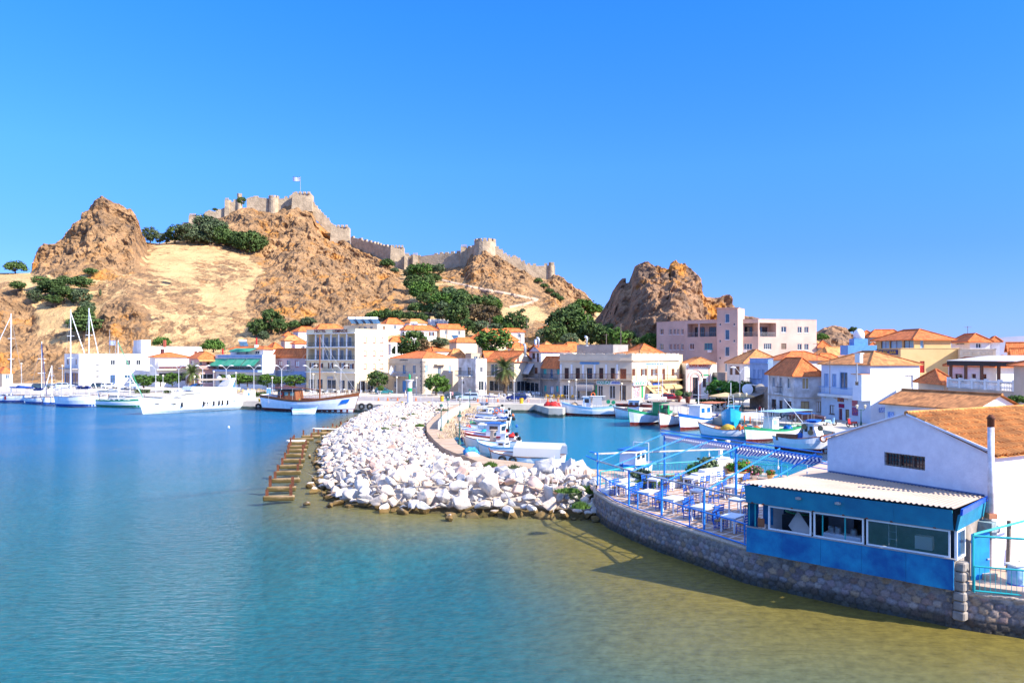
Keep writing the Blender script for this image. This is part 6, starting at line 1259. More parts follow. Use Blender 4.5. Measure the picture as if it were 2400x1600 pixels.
def weeds(x, y, z, r, h, label, group, k='green', n=500):
 p = G(x, y, z); o = thing('weed_clump', label, 'weeds', p, 0, group); rr = random.Random(int(x + y)); mb = MB()
 for _ in range(n):
  a = rr.random() * 6.28; q = r * rr.random() ** .6; hh = h * (1 - .5 * (q / r)) * rr.uniform(.4, 1); c = Vector((math.cos(a) * q, math.sin(a) * q * .7, 0)); t = c + Vector((rr.gauss(0, .12), rr.gauss(0, .12), hh)); s_ = .03 + .02 * rr.random(); mb.add([c - V(s_, 0, 0), c + V(s_, 0, 0), t], [(0, 1, 2)])
 mb.build('foliage', LEAF[k], o)
for x, y, z, r, h, k in ((1385, 1152, 1.0, 1.3, .7, 'green'), (1350, 1165, .8, .9, .4, 'olive'), (1330, 1152, 1.3, .8, .35, 'green'), (1500, 1140, 1.5, 1.2, .55, 'green'), (1535, 1132, 1.5, 1.2, .55, 'green'), (1570, 1126, 1.5, 1.2, .5, 'olive')): weeds(x, y, z, r, h, 'green weeds between the boulders and the terrace corner', 'weeds by the terrace', k, 700)
for x, y, r in ((922, 1002, .9), (900, 1008, .8), (984, 999, .6), (1035, 962, 1.0), (966, 974, .8), (945, 984, .6), (1150, 1092, .5), (1205, 1100, .6), (965, 1085, .5), (1360, 1190, .5)): weeds(x, y, 1.45, r, .55, 'tuft of weeds growing out of the pale breakwater rocks', 'tufts on the breakwater', 'olive' if x % 2 else 'green', 260)
# ---- the blue shack
FL, FR_, BL, BR_ = Vector((10.35, 33.75)), Vector((16.3, 28.3)), Vector((15.4, 37.3)), Vector((19.0, 30.9)); SB = mat('weathered_blue_panel', (.012, .26, .44), (.004, .10, .28), .8, .7, .01, 20, world=True, detail=12); SB2 = mat('weathered_blue_fascia', (.015, .24, .36), (.01, .15, .27), .7, .7, .01, 20, world=True, detail=12)
sh = thing('taverna_kitchen', 'blue panelled taverna kitchen with corrugated roof and long windows', 'shack', (10.35, 33.75, 1.5)); og = sh.location.copy()
d = (FR_ - FL).normalized(); n = Vector((d.y, -d.x)); LN = (FR_ - FL).length
def fp(s, z, o=0): return Vector((FL.x + d.x * s + n.x * o, FL.y + d.y * s + n.y * o, z))
def fslab(mb, a, b_, c, e, o0, o1): mb.hexa([fp(a, c, o1), fp(b_, c, o1), fp(b_, c, o0), fp(a, c, o0), fp(a, e, o1), fp(b_, e, o1), fp(b_, e, o0), fp(a, e, o0)])
def pb(mb, name, m, parent=sh, **k): return mb.build(name, m, parent, org=og, **k)
for i in range(5): mb = MB(); a, b_ = LN * i / 5, LN * (i + 1) / 5; fslab(mb, a + .004, b_ - .004, 1.41 - i * .012, 2.48, -.04, .13 + .004 * (i % 2)); pb(mb, 'lower_panel', SB)
for i in range(4):
 mb = MB(); a, b_ = LN * i / 4, LN * (i + 1) / 4; a += .006; o = .004 * (i % 2)
 mb.hexa([fp(a, 3.58, .16 + o), fp(b_, 3.58, .16 + o), fp(b_, 3.58, .1), fp(a, 3.58, .1), fp(a, 4.34, .34 + o), fp(b_, 4.34, .34 + o), fp(b_, 4.34, .28), fp(a, 4.34, .28)]); pb(mb, 'fascia_panel', SB2)
WD = [(.98, 2.82), (2.92, 4.9), (5.0, LN - .12)]
for i, (a, b_) in enumerate(WD):
 mb = MB(); t = .06
 for q in ((a, a + t, 2.52, 3.54), (b_ - t, b_, 2.52, 3.54), (a + t, b_ - t, 3.54 - t, 3.54), (a + t, b_ - t, 2.52, 2.52 + t)): fslab(mb, *q, 0, .08)
 w_ = pb(mb, 'window', FRAMEW)
 if i == 2:
  mb = MB(); mb.quad(fp(a + t, 2.58, .04), fp(b_ - t, 2.58, .04), fp(b_ - t, 3.48, .04), fp(a + t, 3.48, .04)); gm = bpy.data.materials.new('clear_glass'); gm.use_nodes = True; N = gm.node_tree.nodes; L = gm.node_tree.links; N.clear(); o_ = N.new('ShaderNodeOutputMaterial'); mx = N.new('ShaderNodeMixShader'); mx.inputs[0].default_value = .16; tt = N.new('ShaderNodeBsdfTransparent'); tt.inputs[0].default_value = (.75, .8, .8, 1); gg = N.new('ShaderNodeBsdfGlossy'); gg.inputs['Roughness'].default_value = .05; L.new(tt.outputs[0], mx.inputs[1]); L.new(gg.outputs[0], mx.inputs[2]); L.new(mx.outputs[0], o_.inputs[0]); pb(mb, 'pane', gm, w_)
mb = MB(); fslab(mb, -.02, LN + .05, 2.485, 2.515, -.02, .15); pb(mb, 'sill', W_GREY); mb = MB(); fslab(mb, -.1, LN + .02, 3.545, 3.577, -.04, .1); pb(mb, 'head_rail', W_GREY)
for s_ in (.0, .28, 3.2, 4.1): mb = MB(); p = fp(s_ + .03, 2.52, -.1); mb.tube([p, p + V(0, 0, 1.03)], .03, 6); pb(mb, 'post', TEAL)
for s_ in (.25, .75, 2.0, 2.9, 4.1, 5.0, 5.9, 7.4): mb = MB(); fslab(mb, s_, s_ + .09, 3.555, 3.62, .105, .17); pb(mb, 'hook_plate', RUST)
for s_ in (1.6, 3.2): mb = MB(); p = fp(s_ + .8, 4.0, .36); mb.lathe([(.02, 0), (.12, .03), (.12, .1), (.02, .13)], 10, p); pb(mb, 'flood_lamp', W_GREY)
mb = MB(); iw = Vector((BL.x - FL.x, BL.y - FL.y)).normalized()
mb.quad((FL.x, FL.y, 1.5), (FL.x + iw.x * .75, FL.y + iw.y * .75, 1.5), (FL.x + iw.x * .75, FL.y + iw.y * .75, 4.3), (FL.x, FL.y, 4.3)); mb.quad((BL.x, BL.y, 1.5), (BL.x - iw.x * 3.6, BL.y - iw.y * 3.6, 1.5), (BL.x - iw.x * 3.6, BL.y - iw.y * 3.6, 4.3), (BL.x, BL.y, 4.3)); pb(mb, 'end_wall', SB)
sd = (BR_ - FR_).normalized(); sn = Vector((sd.y, -sd.x)); SL = (BR_ - FR_).length
def sp(s, z, o=0): return Vector((FR_.x + sd.x * s + sn.x * o, FR_.y + sd.y * s + sn.y * o, z))
mb = MB(); mb.hexa([sp(-.1, 3.55, .12), sp(SL - .1, 3.55, .02), sp(SL - .1, 3.55, -.05), sp(-.1, 3.55, .05), sp(-.3, 4.18, .3), sp(SL, 4.18, .1), sp(SL, 4.18, 0), sp(-.3, 4.18, .2)]); pb(mb, 'side_fascia', SB2)
mb = MB(); mb.hexa([sp(-.32, 4.19, .36), sp(SL, 4.19, .16), sp(SL, 4.19, .08), sp(-.32, 4.19, .28), sp(-.32, 4.42, .38), sp(SL, 4.36, .18), sp(SL, 4.36, .1), sp(-.32, 4.42, .3)]); pb(mb, 'gutter_board', BLUE)
mb = MB()
for q in ((0, .08, 2.45, 3.54), (.95, 1.03, 2.45, 3.54), (.08, .95, 3.46, 3.54), (.08, .95, 2.45, 2.53)): a, b_, c, e = q; mb.hexa([sp(a, c, .09), sp(b_, c, .09), sp(b_, c, 0), sp(a, c, 0), sp(a, e, .09), sp(b_, e, .09), sp(b_, e, 0), sp(a, e, 0)])
w_ = pb(mb, 'window', FRAMEW); mb = MB(); mb.quad(sp(.08, 2.53, .04), sp(.95, 2.53, .04), sp(.95, 3.46, .04), sp(.08, 3.46, .04)); pb(mb, 'pane', BGLASS, w_)
mb = MB(); mb.quad(sp(0, 1.2), sp(1.05, 1.2), sp(1.05, 2.45), sp(0, 2.45)); mb.quad(sp(1.05, 1.2), sp(SL, 1.2), sp(SL, 3.6), sp(1.05, 3.6)); pb(mb, 'side_wall', W_STONE)
# interior
mb = MB(); mb.quad((BL.x - .3, BL.y - .6, 1.5), (BR_.x - .5, BR_.y - .2, 1.5), (BR_.x - .5, BR_.y - .2, 4.25), (BL.x - .3, BL.y - .6, 4.25)); pb(mb, 'back_wall', mat('kitchen_wall', (.30, .32, .33), (.2, .2, .2), .7, .9))
def inb(name, s0, s1, z0, z1, o0, o1, m): mb = MB(); fslab(mb, s0, s1, z0, z1, o1, o0); return pb(mb, name, m)
mb = MB(); mb.quad(fp(-.4, 1.5, -2.7), fp(3.6, 1.5, -2.7), fp(3.6, 4.2, -2.7), fp(-.4, 4.2, -2.7)); pb(mb, 'partition', MATS['kitchen_wall']); inb('blue_shutter', .3, .75, 2.5, 3.5, -.9, -.95, SB); inb('counter', 3.1, 4.6, 1.5, 2.62, -.5, -1.0, FRAMEW); inb('stove', 1.0, 2.7, 1.5, 2.95, -1.3, -2.2, DARK)
for s_ in (3.35, 3.62, 4.25): mb = MB(); mb.lathe([(.13, 0), (.14, .22), (.1, .28)], 12, fp(s_, 2.62, -.75)); pb(mb, 'cooking_pot', mat('steel_pot', (.5, .5, .5), (.3, .3, .3), 3, .3, metal=.8))
mb = MB(); mb.add([fp(2.0, 2.55, -.06), fp(2.85, 2.56, -.1), fp(2.1, 3.4, -.35), fp(1.75, 2.75, -.2)], [(0, 1, 2), (0, 2, 3)]); mb.add([p + V(0, .01, .012) for p in (fp(2.0, 2.55, -.08), fp(2.85, 2.56, -.12), fp(2.1, 3.4, -.37), fp(1.75, 2.75, -.22))], [(0, 2, 1), (0, 3, 2)]); pb(mb, 'folded_mat', W_GREY)
mb = MB(); [mb.tube([fp(5.55 + .3 * k, 1.6, -.9), fp(5.6 + .27 * k, 3.5, -.7)], .02, 5) for k in (0, 1)]; [mb.tube([fp(5.57, z, -.8), fp(5.86, z, -.8)], .015, 4) for z in (2.1, 2.4, 2.7, 3.0, 3.3)]; pb(mb, 'ladder', GREY)
inb('white_box', 6.6, 7.2, 2.55, 3.05, -.5, -.8, AWN_W); inb('rust_board', .42, .72, 2.52, 2.9, -.1, -.14, mat('rust_orange_board', (.35, .12, .05)))
mb = MB(); mb.tube([fp(1.5 + .5 * math.cos(a * .7), 3.0 + .02 * a, -1.7 + .3 * math.sin(a * .7)) for a in range(20)], .03, 5); pb(mb, 'green_hose', GREEN)
# corrugated roof
mb = MB(); NC = 44; K = 8; vs = []
for i in range(NC * K + 1):
 t = i / (NC * K); h = .045 * (1 if (i % K) in (1, 2, 3) else .5 if (i % K) in (0, 4) else 0)
 a = Vector((FL.x, FL.y)).lerp(FR_, -.02 + t * 1.035) + n * .42; b_ = BL.lerp(BR_, t) ; cpt = [(a.x, a.y, 4.42 + h), (a.lerp(b_, .5).x, a.lerp(b_, .5).y, 4.36 + h), (b_.x, b_.y, 4.30 + h)]; vs += cpt
mb.add(vs, [(i * 3 + j, (i + 1) * 3 + j, (i + 1) * 3 + j + 1, i * 3 + j + 1) for i in range(NC * K) for j in range(2)]); rf = pb(mb, 'roof', mat('corrugated_sheet', (.50, .38, .28), (.38, .29, .22), .5, .55, world=True, detail=8)); sm = rf.modifiers.new('s', 'SOLIDIFY'); sm.thickness = .012
for i in range(0, NC, 2): pass
mb = MB(); mb.tube([(BL.x, BL.y, 4.36), (BR_.x, BR_.y, 4.36)], .05, 6); pb(mb, 'flashing', mat('dark_flashing', (.10, .14, .25)))
# ---- gabled white house
A, B = Vector((15.4, 37.5)), Vector((19.15, 30.65)); gd = (B - A).normalized(); gn = Vector((-gd.y, gd.x)); GL = (B - A).length
gh = thing('gabled_house', 'white gabled house with tiled roof behind the blue kitchen', 'house', (B.x, B.y, 1.2)); og = gh.location.copy(); GW = mat('rough_whitewash', (.78, .76, .77), (.68, .66, .68), 2.2, .92, .012, 14, world=True, detail=10)
zA, zB, zR = 5.95, 6.15, 7.4; tR = .54
def gp(s, z, o=0): return Vector((A.x + gd.x * s + gn.x * o, A.y + gd.y * s + gn.y * o, z))
k1 = hitline(A, B, 2072); k2 = hitline(A, B, 2168); ws, we, wz0, wz1 = k1, k2, 5.14 - .12, 5.62
mb = MB(); DB = 22
def top(s): return zA + (zR - zA) * s / (tR * GL) if s < tR * GL else zR + (zB - zR) * (s - tR * GL) / (GL * (1 - tR))
ss = [0, ws, we, tR * GL, GL]; ss = sorted(ss)
for a, b_ in zip(ss[:-1], ss[1:]):
 if a > ws - 1e-6 and b_ < we + 1e-6: mb.quad(gp(a, 1.2), gp(b_, 1.2), gp(b_, wz0), gp(a, wz0)); mb.quad(gp(a, wz1), gp(b_, wz1), gp(b_, top(b_)), gp(a, top(a)))
 else: mb.quad(gp(a, 1.2), gp(b_, 1.2), gp(b_, top(b_)), gp(a, top(a)))
for (a, c), (b_, e) in (((ws, wz0), (we, wz0)), ((we, wz0), (we, wz1)), ((we, wz1), (ws, wz1)), ((ws, wz1), (ws, wz0))): mb.quad(gp(a, c), gp(b_, e), gp(b_, e, .3), gp(a, c, .3))
mb.quad(gp(GL, 1.2), gp(GL, 1.2, DB), gp(GL, zB, DB), gp(GL, zB)); mb.quad(gp(0, 1.2, DB), gp(0, 1.2), gp(0, zA), gp(0, zA, DB)); mb.poly([gp(GL, 1.2, DB), gp(0, 1.2, DB), gp(0, zA, DB), gp(tR * GL, zR, DB), gp(GL, zB, DB)]); mb.build('wall', GW, gh, org=og)
OW = mat('old_grey_wood', (.26, .21, .16), (.16, .13, .1), 8, .8); mb = MB()
for a, b_, c, e in ((ws, we, wz1 - .07, wz1), (ws, we, wz0, wz0 + .07), (ws, ws + .07, wz0 + .07, wz1 - .07), (we - .07, we, wz0 + .07, wz1 - .07), (ws + (we - ws) * .34, ws + (we - ws) * .38, wz0 + .07, wz1 - .07), (ws + (we - ws) * .67, ws + (we - ws) * .71, wz0 + .07, wz1 - .07)): mb.hexa([gp(a, c, .1), gp(b_, c, .1), gp(b_, c, .2), gp(a, c, .2), gp(a, e, .1), gp(b_, e, .1), gp(b_, e, .2), gp(a, e, .2)])
w_ = mb.build('window', OW, gh, org=og); mb = MB(); mb.quad(gp(ws, wz0, .19), gp(we, wz0, .19), gp(we, wz1, .19), gp(ws, wz1, .19)); mb.build('pane', GLASS, w_, org=og)
mb = MB(); [mb.tube([gp(ws + (we - ws) * i / 13, wz0, .06), gp(ws + (we - ws) * i / 13, wz1, .06)], .012, 4) for i in range(1, 13)]; [mb.tube([gp(ws, z, .06), gp(we, z, .06)], .01, 4) for z in (wz0 + .2, wz0 + .4)]; mb.build('bars', RUST, w_, org=og)
OT = mat('old_barrel_tiles', (.74, .31, .08), (.40, .165, .05), 1.1, .9, .02, 9, world=True, detail=12)
def barrel(name, e0, e1, r0, r1, per=.24, row=.42):
 """tiles as geometry: e0-e1 the eave, r0-r1 the ridge"""
 ne = int((e1 - e0).length / per); nrow = int((r0 - e0).length / row); nn = ((e1 - e0).cross(r0 - e0)).normalized()
 if nn.z < 0: nn = -nn
 vs = []; fs = []; prof = (.0, .055, .085, .055, 0, -.03); rr = random.Random(5); jit = {}
 for j in range(nrow):
  for jj in (0, 1):
   t = (j + jj) / nrow
   for i in range(ne * 6 + 1):
    c = i // 6; q = jit.setdefault((j, c), (rr.uniform(-.012, .012), rr.uniform(-.02, .05)))
    a = e0.lerp(e1, i / (ne * 6)); b_ = r0.lerp(r1, i / (ne * 6)); p = a.lerp(b_, t) + nn * (prof[i % 6] + (.045 if jj == 0 else 0.005) + q[0]);
    if jj == 0: p += (a - b_).normalized() * q[1]
    vs.append(p)
 w_ = ne * 6 + 1
 for j in range(nrow):
  for i in range(ne * 6): o = 2 * j * w_; fs.append((o + i, o + i + 1, o + w_ + i + 1, o + w_ + i))
  if j < nrow - 1:
   for i in range(ne * 6): o = (2 * j + 1) * w_; fs.append((o + i, o + i + 1, o + w_ + i + 1, o + w_ + i))
 mb = MB(); mb.add(vs, fs); return mb
e0, e1 = gp(GL + .28, zB - .16, -.12), gp(GL + .28, zB - .16, 19); r0, r1 = gp(tR * GL, zR + .05, -.12), gp(tR * GL, zR + .05, 19)
barrel('roof', e0, e1, r0, r1).build('roof', OT, gh, org=og); mb = MB(); f0, f1 = gp(-.2, zA - .1, -.1), gp(-.2, zA - .1, 19); mb.quad(f1, f0, r0, r1); mb.quad(e0 - V(0, 0, .06), e1 - V(0, 0, .06), r1 - V(0, 0, .06), r0 - V(0, 0, .06)); mb.build('roof_deck', OT, gh, org=og)
mb = MB(); [mb.tube([r0.lerp(r1, i / 46), r0.lerp(r1, (i + 1) / 46) + V(0, 0, .015)], .11, 8, .09) for i in range(46)]; mb.build('ridge_tiles', OT, gh, org=og)
mb = MB(); mb.tube([gp(-.15, zA + .02, -.05), gp(tR * GL, zR + .04, -.05)], .05, 6); mb.build('verge', GW, gh, org=og); mb = MB(); mb.tube([gp(tR * GL, zR + .0, -.1), gp(GL + .1, zB, -.1)], .05, 6); mb.build('verge', GW, gh, org=og)
cp = gp(GL + .12, 3.75, -.28); o = thing('stove_pipe', 'tall white stove pipe with rusty cap at the gable corner', 'pipe', cp); mb = MB(); mb.lathe([(.11, 0), (.12, 3.4)], 14); mb.build('pipe', mat('patchy_white_pipe', (.72, .70, .72), (.45, .42, .42), 2, .6), o, smooth=True); mb = MB(); mb.lathe([(.125, 3.42), (.13, 3.72), (.17, 3.74), (.06, 3.9)], 14); mb.build('cap', RUST, o, smooth=True)
mb = MB(); mb.bx(-.16, -.16, -.2, .16, .16, -.002); mb.build('base', mat('brick_orange', (.5, .2, .1)), o)
p = gp(GL + .1, 3.0, -.45); o = thing('extractor_fan', 'extractor box with round fan below the stove pipe', 'fan', p, .7); mb = MB(); mb.bx(-.35, -.25, -.2, .2, .25, .45); mb.build('box', mat('teal_grey_box', (.25, .35, .36), (.18, .22, .22)), o); mb = MB(); mb.tube([(.2, -.05, .1), (.42, -.2, .1)], .16, 12); mb.build('fan', GREY, o)
# ---- yard at the lower right
def yb(name, label, cat, loc, rz=0): return thing(name, label, cat, loc, rz)
o = yb('stone_pillar', 'rough stone pillar at the end of the blue kitchen', 'pillar', (16.62, 28.42, .2), .7); mb = MB()
for i in range(6): mb.box((random.uniform(-.03, .03), 0, .2 + i * .36), (.5 + random.uniform(-.05, .05), .42, .34), random.uniform(-.1, .1))
mb.build('stones', W_STONE, o).modifiers.new('b', 'BEVEL').width = .05
o = yb('gate', 'tall blue metal door standing open in the yard', 'door', (17.35, 29.0, 1.3), .35); mb = MB(); mb.bx(0, -.02, 0, .92, .02, 1.95); mb.build('leaf', mat('bright_blue_door', (.01, .25, .60), (.01, .18, .5), 2), o); mb = MB(); mb.box((.82, -.05, .95), (.12, .04, .05)); mb.build('handle', GREY, o)
o = rail('turquoise yard railing above the dark boulder wall', [(16.95, 28.15), (18.5, 27.55), (21, 26.2)], 1.32, .95, TEAL, bars=.16)
o = yb('yard_frame', 'turquoise pipe frame over the yard at the lower right', 'frame', (17.0, 28.3, 1.3));
for q in (((0, 0, 0), (0, 0, 2.1)), ((0, 0, 2.1), (4, 2.2, 2.3)), ((0, 0, 2.05), (4, -1.3, 2.05))): mb = MB(); mb.tube(q, .045, 6); mb.build('pipe', TEAL, o)
for i, (x, y, h) in enumerate(((19.5, 30.2, 2.2), (20.6, 30.6, 1.5))): o = yb('wooden_post', ('thick weathered post in the yard', 'shorter leaning post in the yard')[i], 'post', (x, y, 1.3)); mb = MB(); mb.tube([(0, 0, 0), (.05 + i * .3, 0, h)], .08, 7); mb.build('post', OW, o)
o = yb('rusty_grid', 'rusty wire grid leaning against the white wall', 'grid', (19.4, 30.9, 1.3), .45); mb = MB(); [mb.tube([(i * .14, 0, 0), (i * .14, .15, 1.1)], .01, 3) for i in range(7)]; [mb.tube([(0, j * .03, j * .2), (.84, j * .03, j * .2)], .01, 3) for j in range(6)]; mb.build('grid', RUST, o)
o = yb('barrel', 'white and blue barrel under a board in the yard', 'barrel', (18.75, 28.55, 1.3)); mb = MB(); mb.lathe([(.26, 0), (.3, .2), (.3, .7), (.27, .9)], 16); mb.build('body', mat('barrel_pale', (.45, .6, .72), (.2, .4, .6), 2), o, smooth=True); mb = MB(); mb.lathe([(.305, 0), (.31, .22), (.305, .24)], 16); mb.build('band', BLUE, o, smooth=True); mb = MB(); mb.box((.3, 0, .95), (1.3, .5, .05), .2); mb.build('board', AWN_W, o)
o = yb('stone_block', 'squared beige block lying in the yard', 'block', (18.1, 29.2, 1.3), .4); mb = MB(); mb.bx(-.25, -.2, 0, .25, .2, .42); mb.build('block', W_BEIGE, o)
weeds(2385, 1330, 1.3, .8, .5, 'weeds in the rubble of the yard', 'weeds in the yard', 'olive', 250)
# ================================================================ BOATS
WOOD = mat('varnished_wood', (.30, .11, .04), (.2, .07, .03), 5, .4); DECKM = mat('pale_deck', (.62, .52, .40), (.5, .42, .33), 3, .6); CANV = cloth('beige_canvas', (.66, .55, .44))
HW = mat('boat_white', (.80, .80, .80), (.70, .71, .72), 1.5, .35, spec=.5); HB2 = mat('boat_blue', (.01, .13, .48), (.01, .1, .4), 2, .4); HT = mat('boat_turquoise', (.02, .38, .58), (.02, .32, .52), 2, .4); HR = mat('antifouling_red', (.22, .03, .02), (.16, .02, .02), 3, .6); HG = mat('boat_green', (.02, .30, .14), (.02, .24, .1), 2, .5); LB = mat('boat_pale_blue', (.35, .58, .72), (.28, .5, .66), 2, .4); NETY = mat('yellow_net', (.55, .36, .05), (.40, .25, .03), 14, .95, .03, 20); NETB = mat('blue_net', (.02, .12, .5), (.05, .3, .4), 5, .9)
class Boat:
 def __init__(s, label, stern, bow, B, H, hm=HW, sm=HB2, rise=.7, srise=.15, double=False, cat='boat', name='fishing_boat', deck=DECKM, rake=.6, group=None, bottom=HR, loc=None, gun=True, bowf=2.6):
  a, b = (v2(*stern), v2(*bow)); d = b - a; s.L = d.length; c = (a + b) / 2; s.H = H; s.B = B; s.double = double; s.rise, s.srise, s.rake, s.bf = rise, srise, rake, bowf
  s.o = thing(name, label, cat, (c.x, c.y, 0), math.atan2(d.y, d.x), group); s.hull(hm, sm, deck, bottom, gun)
 def bm(s, t):
  f = min(1, ((t + (.02 if s.double else .42)) / (.5 if s.double else .85)) ** (.6 if s.double else .7)) if t < .5 else 1
  return s.B / 2 * f * max(.001, (1 - max(0, (t - .42) / .58) ** s.bf)) ** .8
 def sz(s, t): return s.H * (1 + s.rise * max(0, t - .3) ** 2 * 2.0 + s.srise * max(0, .6 - t) ** 2 * 2.8)
 def pt(s, t, k, off=0):
  b, z = s.bm(t), s.sz(t); prof = ((0, -.45), (.62, -.3), (.86, .12 * z), (.97, .55 * z), (1.0, z)); r, zz = prof[k]
  x = -s.L / 2 + t * s.L * .97; x += (s.rake * zz / max(.3, s.H)) * max(0, t - .72) * 2 * .6 - (s.rake * .35 * zz / s.H) * max(0, .15 - t) * 4; return Vector((x, r * b + off, zz))
 def hull(s, hm, sm, deck, bottom, gun):
  n = 18; ts = [i / n for i in range(n + 1)]
  def skin(k0, k1, off=0, f0=None):
   mb = MB()
   for sg in (1, -1):
    vs = [];
    for t in ts:
     for k in range(k0, k1 + 1):
      p = s.pt(t, k, off)
      if f0 and k == k0: q = s.pt(t, k1, off); p = q.lerp(s.pt(t, k1 - 1, off), f0)
      vs.append((p.x, p.y * sg, p.z))
    m = k1 - k0 + 1; fs = [(i * m + j, (i + 1) * m + j, (i + 1) * m + j + 1, i * m + j + 1)[::sg] for i in range(n) for j in range(m - 1)]; mb.add(vs, fs)
   return mb
  mb = skin(1, 4); tr = [s.pt(0, k) for k in range(1, 5)]; mb.poly([tr[0], tr[1], tr[2], tr[3]] + [Vector((p.x, -p.y, p.z)) for p in tr[::-1]]); mb.build('hull', hm, s.o, smooth=False)
  if sm: skin(3, 4, .015, .42).build('stripe', sm, s.o)
  if bottom:
   mb = MB()
   for sg in (1, -1): vs = [q for t in ts for q in ((s.pt(t, 1).x, (s.pt(t, 1).y + .02) * sg, -.3), ((s.pt(t, 2).x), (s.pt(t, 2).y + .02) * sg, .12 * s.sz(t)))]; mb.add(vs, [(2 * i, 2 * i + 2, 2 * i + 3, 2 * i + 1) for i in range(n)])
   mb.build('waterline_band', bottom, s.o)
  mb = MB(); dz = .22 * s.H; vs = [q for t in ts for q in ((s.pt(t, 4).x, s.bm(t) * .94, s.sz(t) - dz), (s.pt(t, 4).x, -s.bm(t) * .94, s.sz(t) - dz))]; mb.add(vs, [(2 * i, 2 * i + 1, 2 * i + 3, 2 * i + 2) for i in range(n)]); mb.build('deck', deck, s.o)
  if gun:
   mb = MB(); [mb.tube([Vector((s.pt(t, 4).x, s.pt(t, 4).y * sg, s.pt(t, 4).z)) for t in ts], .045, 5) for sg in (1, -1)]; p = s.pt(1, 4); mb.tube([s.pt(1, 2) , p, p + V(.12, 0, .28)], .05, 5); mb.build('gunwale', sm or WOOD, s.o)
 def X(s, t): return -s.L / 2 + t * s.L
 def cabin(s, t0, t1, w, h, m=HW, z=None, roof=None, taper=.12, win=3, gm=GLASS, name='cabin', over=.12, wh=.34, front=True):
  z = s.sz((t0 + t1) / 2) - .22 * s.H if z is None else z; x0, x1 = s.X(t0), s.X(t1); mb = MB(); k = taper * h
  mb.hexa([(x0, -w / 2, z), (x1, -w / 2, z), (x1, w / 2, z), (x0, w / 2, z), (x0 + k * .2, -w / 2 * .93, z + h), (x1 - k, -w / 2 * .93, z + h), (x1 - k, w / 2 * .93, z + h), (x0 + k * .2, w / 2 * .93, z + h)]); c = mb.build(name, m, s.o)
  mb = MB(); mb.hexa([(x0 - over, -w / 2 - over, z + h + .004), (x1 + over * .5, -w / 2 - over, z + h + .004), (x1 + over * .5, w / 2 + over, z + h + .004), (x0 - over, w / 2 + over, z + h + .004), (x0 - over, -w / 2 - over, z + h + .07), (x1 + over * .5, -w / 2 - over, z + h + .07), (x1 + over * .5, w / 2 + over, z + h + .07), (x0 - over, w / 2 + over, z + h + .07)]); mb.build('roof', roof or m, c)
  zz = z + h * .5; L_ = x1 - x0 - k
  for i in range(win):
   for sg in (-1, 1): a = x0 + L_ * (i + .2) / win + k * .15; b = x0 + L_ * (i + .8) / win + k * .15; y = sg * (w / 2 * .968 + .012); mb = MB(); mb.quad(*[(a, y, zz), (b, y, zz), (b, y - sg * .012, zz + wh * h), (a, y - sg * .012, zz + wh * h)][::-sg]); mb.build('window', gm, c)
  for xx, on in ((x1 - k * .6 + .012, front), (x0 - .006, True)):
   if on: mb = MB(); mb.add([(xx + (0 if xx < 0 or 1 else 0), -w * .36, zz), (xx, w * .36, zz), (xx - k * wh, w * .36, zz + wh * h), (xx - k * wh, -w * .36, zz + wh * h)], [(0, 1, 2, 3)]); mb.build('window', gm, c)
  return c
 def mast(s, t, h, r=.05, m=HW, z0=None, stays=(), cross=0, name='mast'):
  z = s.sz(t) - .3 if z0 is None else z0; x = s.X(t); mb = MB(); mb.tube([(x, 0, z), (x, 0, z + h)], r, 7, r * .7)
  for q in range(cross): mb.tube([(x, -.9, z + h * (.45 + .25 * q)), (x, .9, z + h * (.45 + .25 * q))], r * .4, 4)
  mb.build(name, m, s.o)
  for tt, rr_, mm in stays: mb = MB(); p = Vector((s.X(tt), 0, s.sz(min(1, max(0, tt))))); mb.tube([p, (x, 0, z + h * .97)], rr_, 4); mb.build('stay', mm, s.o)
 def canopy(s, t0, t1, w, z, m=CANV, posts=True, sag=.1, arch=0):
  mb = MB(); x0, x1 = s.X(t0), s.X(t1); n = 6
  for i in range(n):
   for j in range(n):
    f = lambda a, b: Vector((x0 + (x1 - x0) * a, w * (b - .5), z - sag * math.sin(math.pi * a) * math.sin(math.pi * b) + arch * math.sin(math.pi * b))); mb.quad(f(i / n, j / n), f((i + 1) / n, j / n), f((i + 1) / n, (j + 1) / n), f(i / n, (j + 1) / n))
  c = mb.build('canopy', m, s.o); sm = c.modifiers.new('s', 'SOLIDIFY'); sm.thickness = .03
  if posts:
   for x in (x0 + .1, (x0 + x1) / 2, x1 - .1):
    for y in (-1, 1): mb = MB(); mb.tube([(x, y * w * .46, s.H * .6), (x, y * w * .46, z)], .03, 4); mb.build('canopy_post', GREY, s.o)
  return c
 def ring(s, x, y, z, m=ORANGE, r=.32, rot=0):
  mb = MB(); mb.tube([(x + r * math.cos(a) * math.cos(rot), y + r * math.cos(a) * math.sin(rot), z + r * math.sin(a)) for a in [i * math.pi / 6 for i in range(13)]], .08, 6); mb.build('lifebuoy', m, s.o)
 def heap(s, t, y, r, h, m=NETY, name='net_pile', seed=1):
  p = Vector((s.X(t), y, s.sz(t) - .25 * s.H)); mb = MB(); n = 12; pr = [(r, 0), (r * .95, h * .35), (r * .7, h * .75), (r * .3, h), (.01, h * 1.02)]
  mb.lathe(pr, n, p); mb.v = [Vector(v) + Vector((noise.noise(Vector(v) * 3), noise.noise(Vector(v) * 3 + V(5, 0, 0)), noise.noise(Vector(v) * 4))) * .18 for v in mb.v]; mb.build(name, m, s.o, smooth=True)
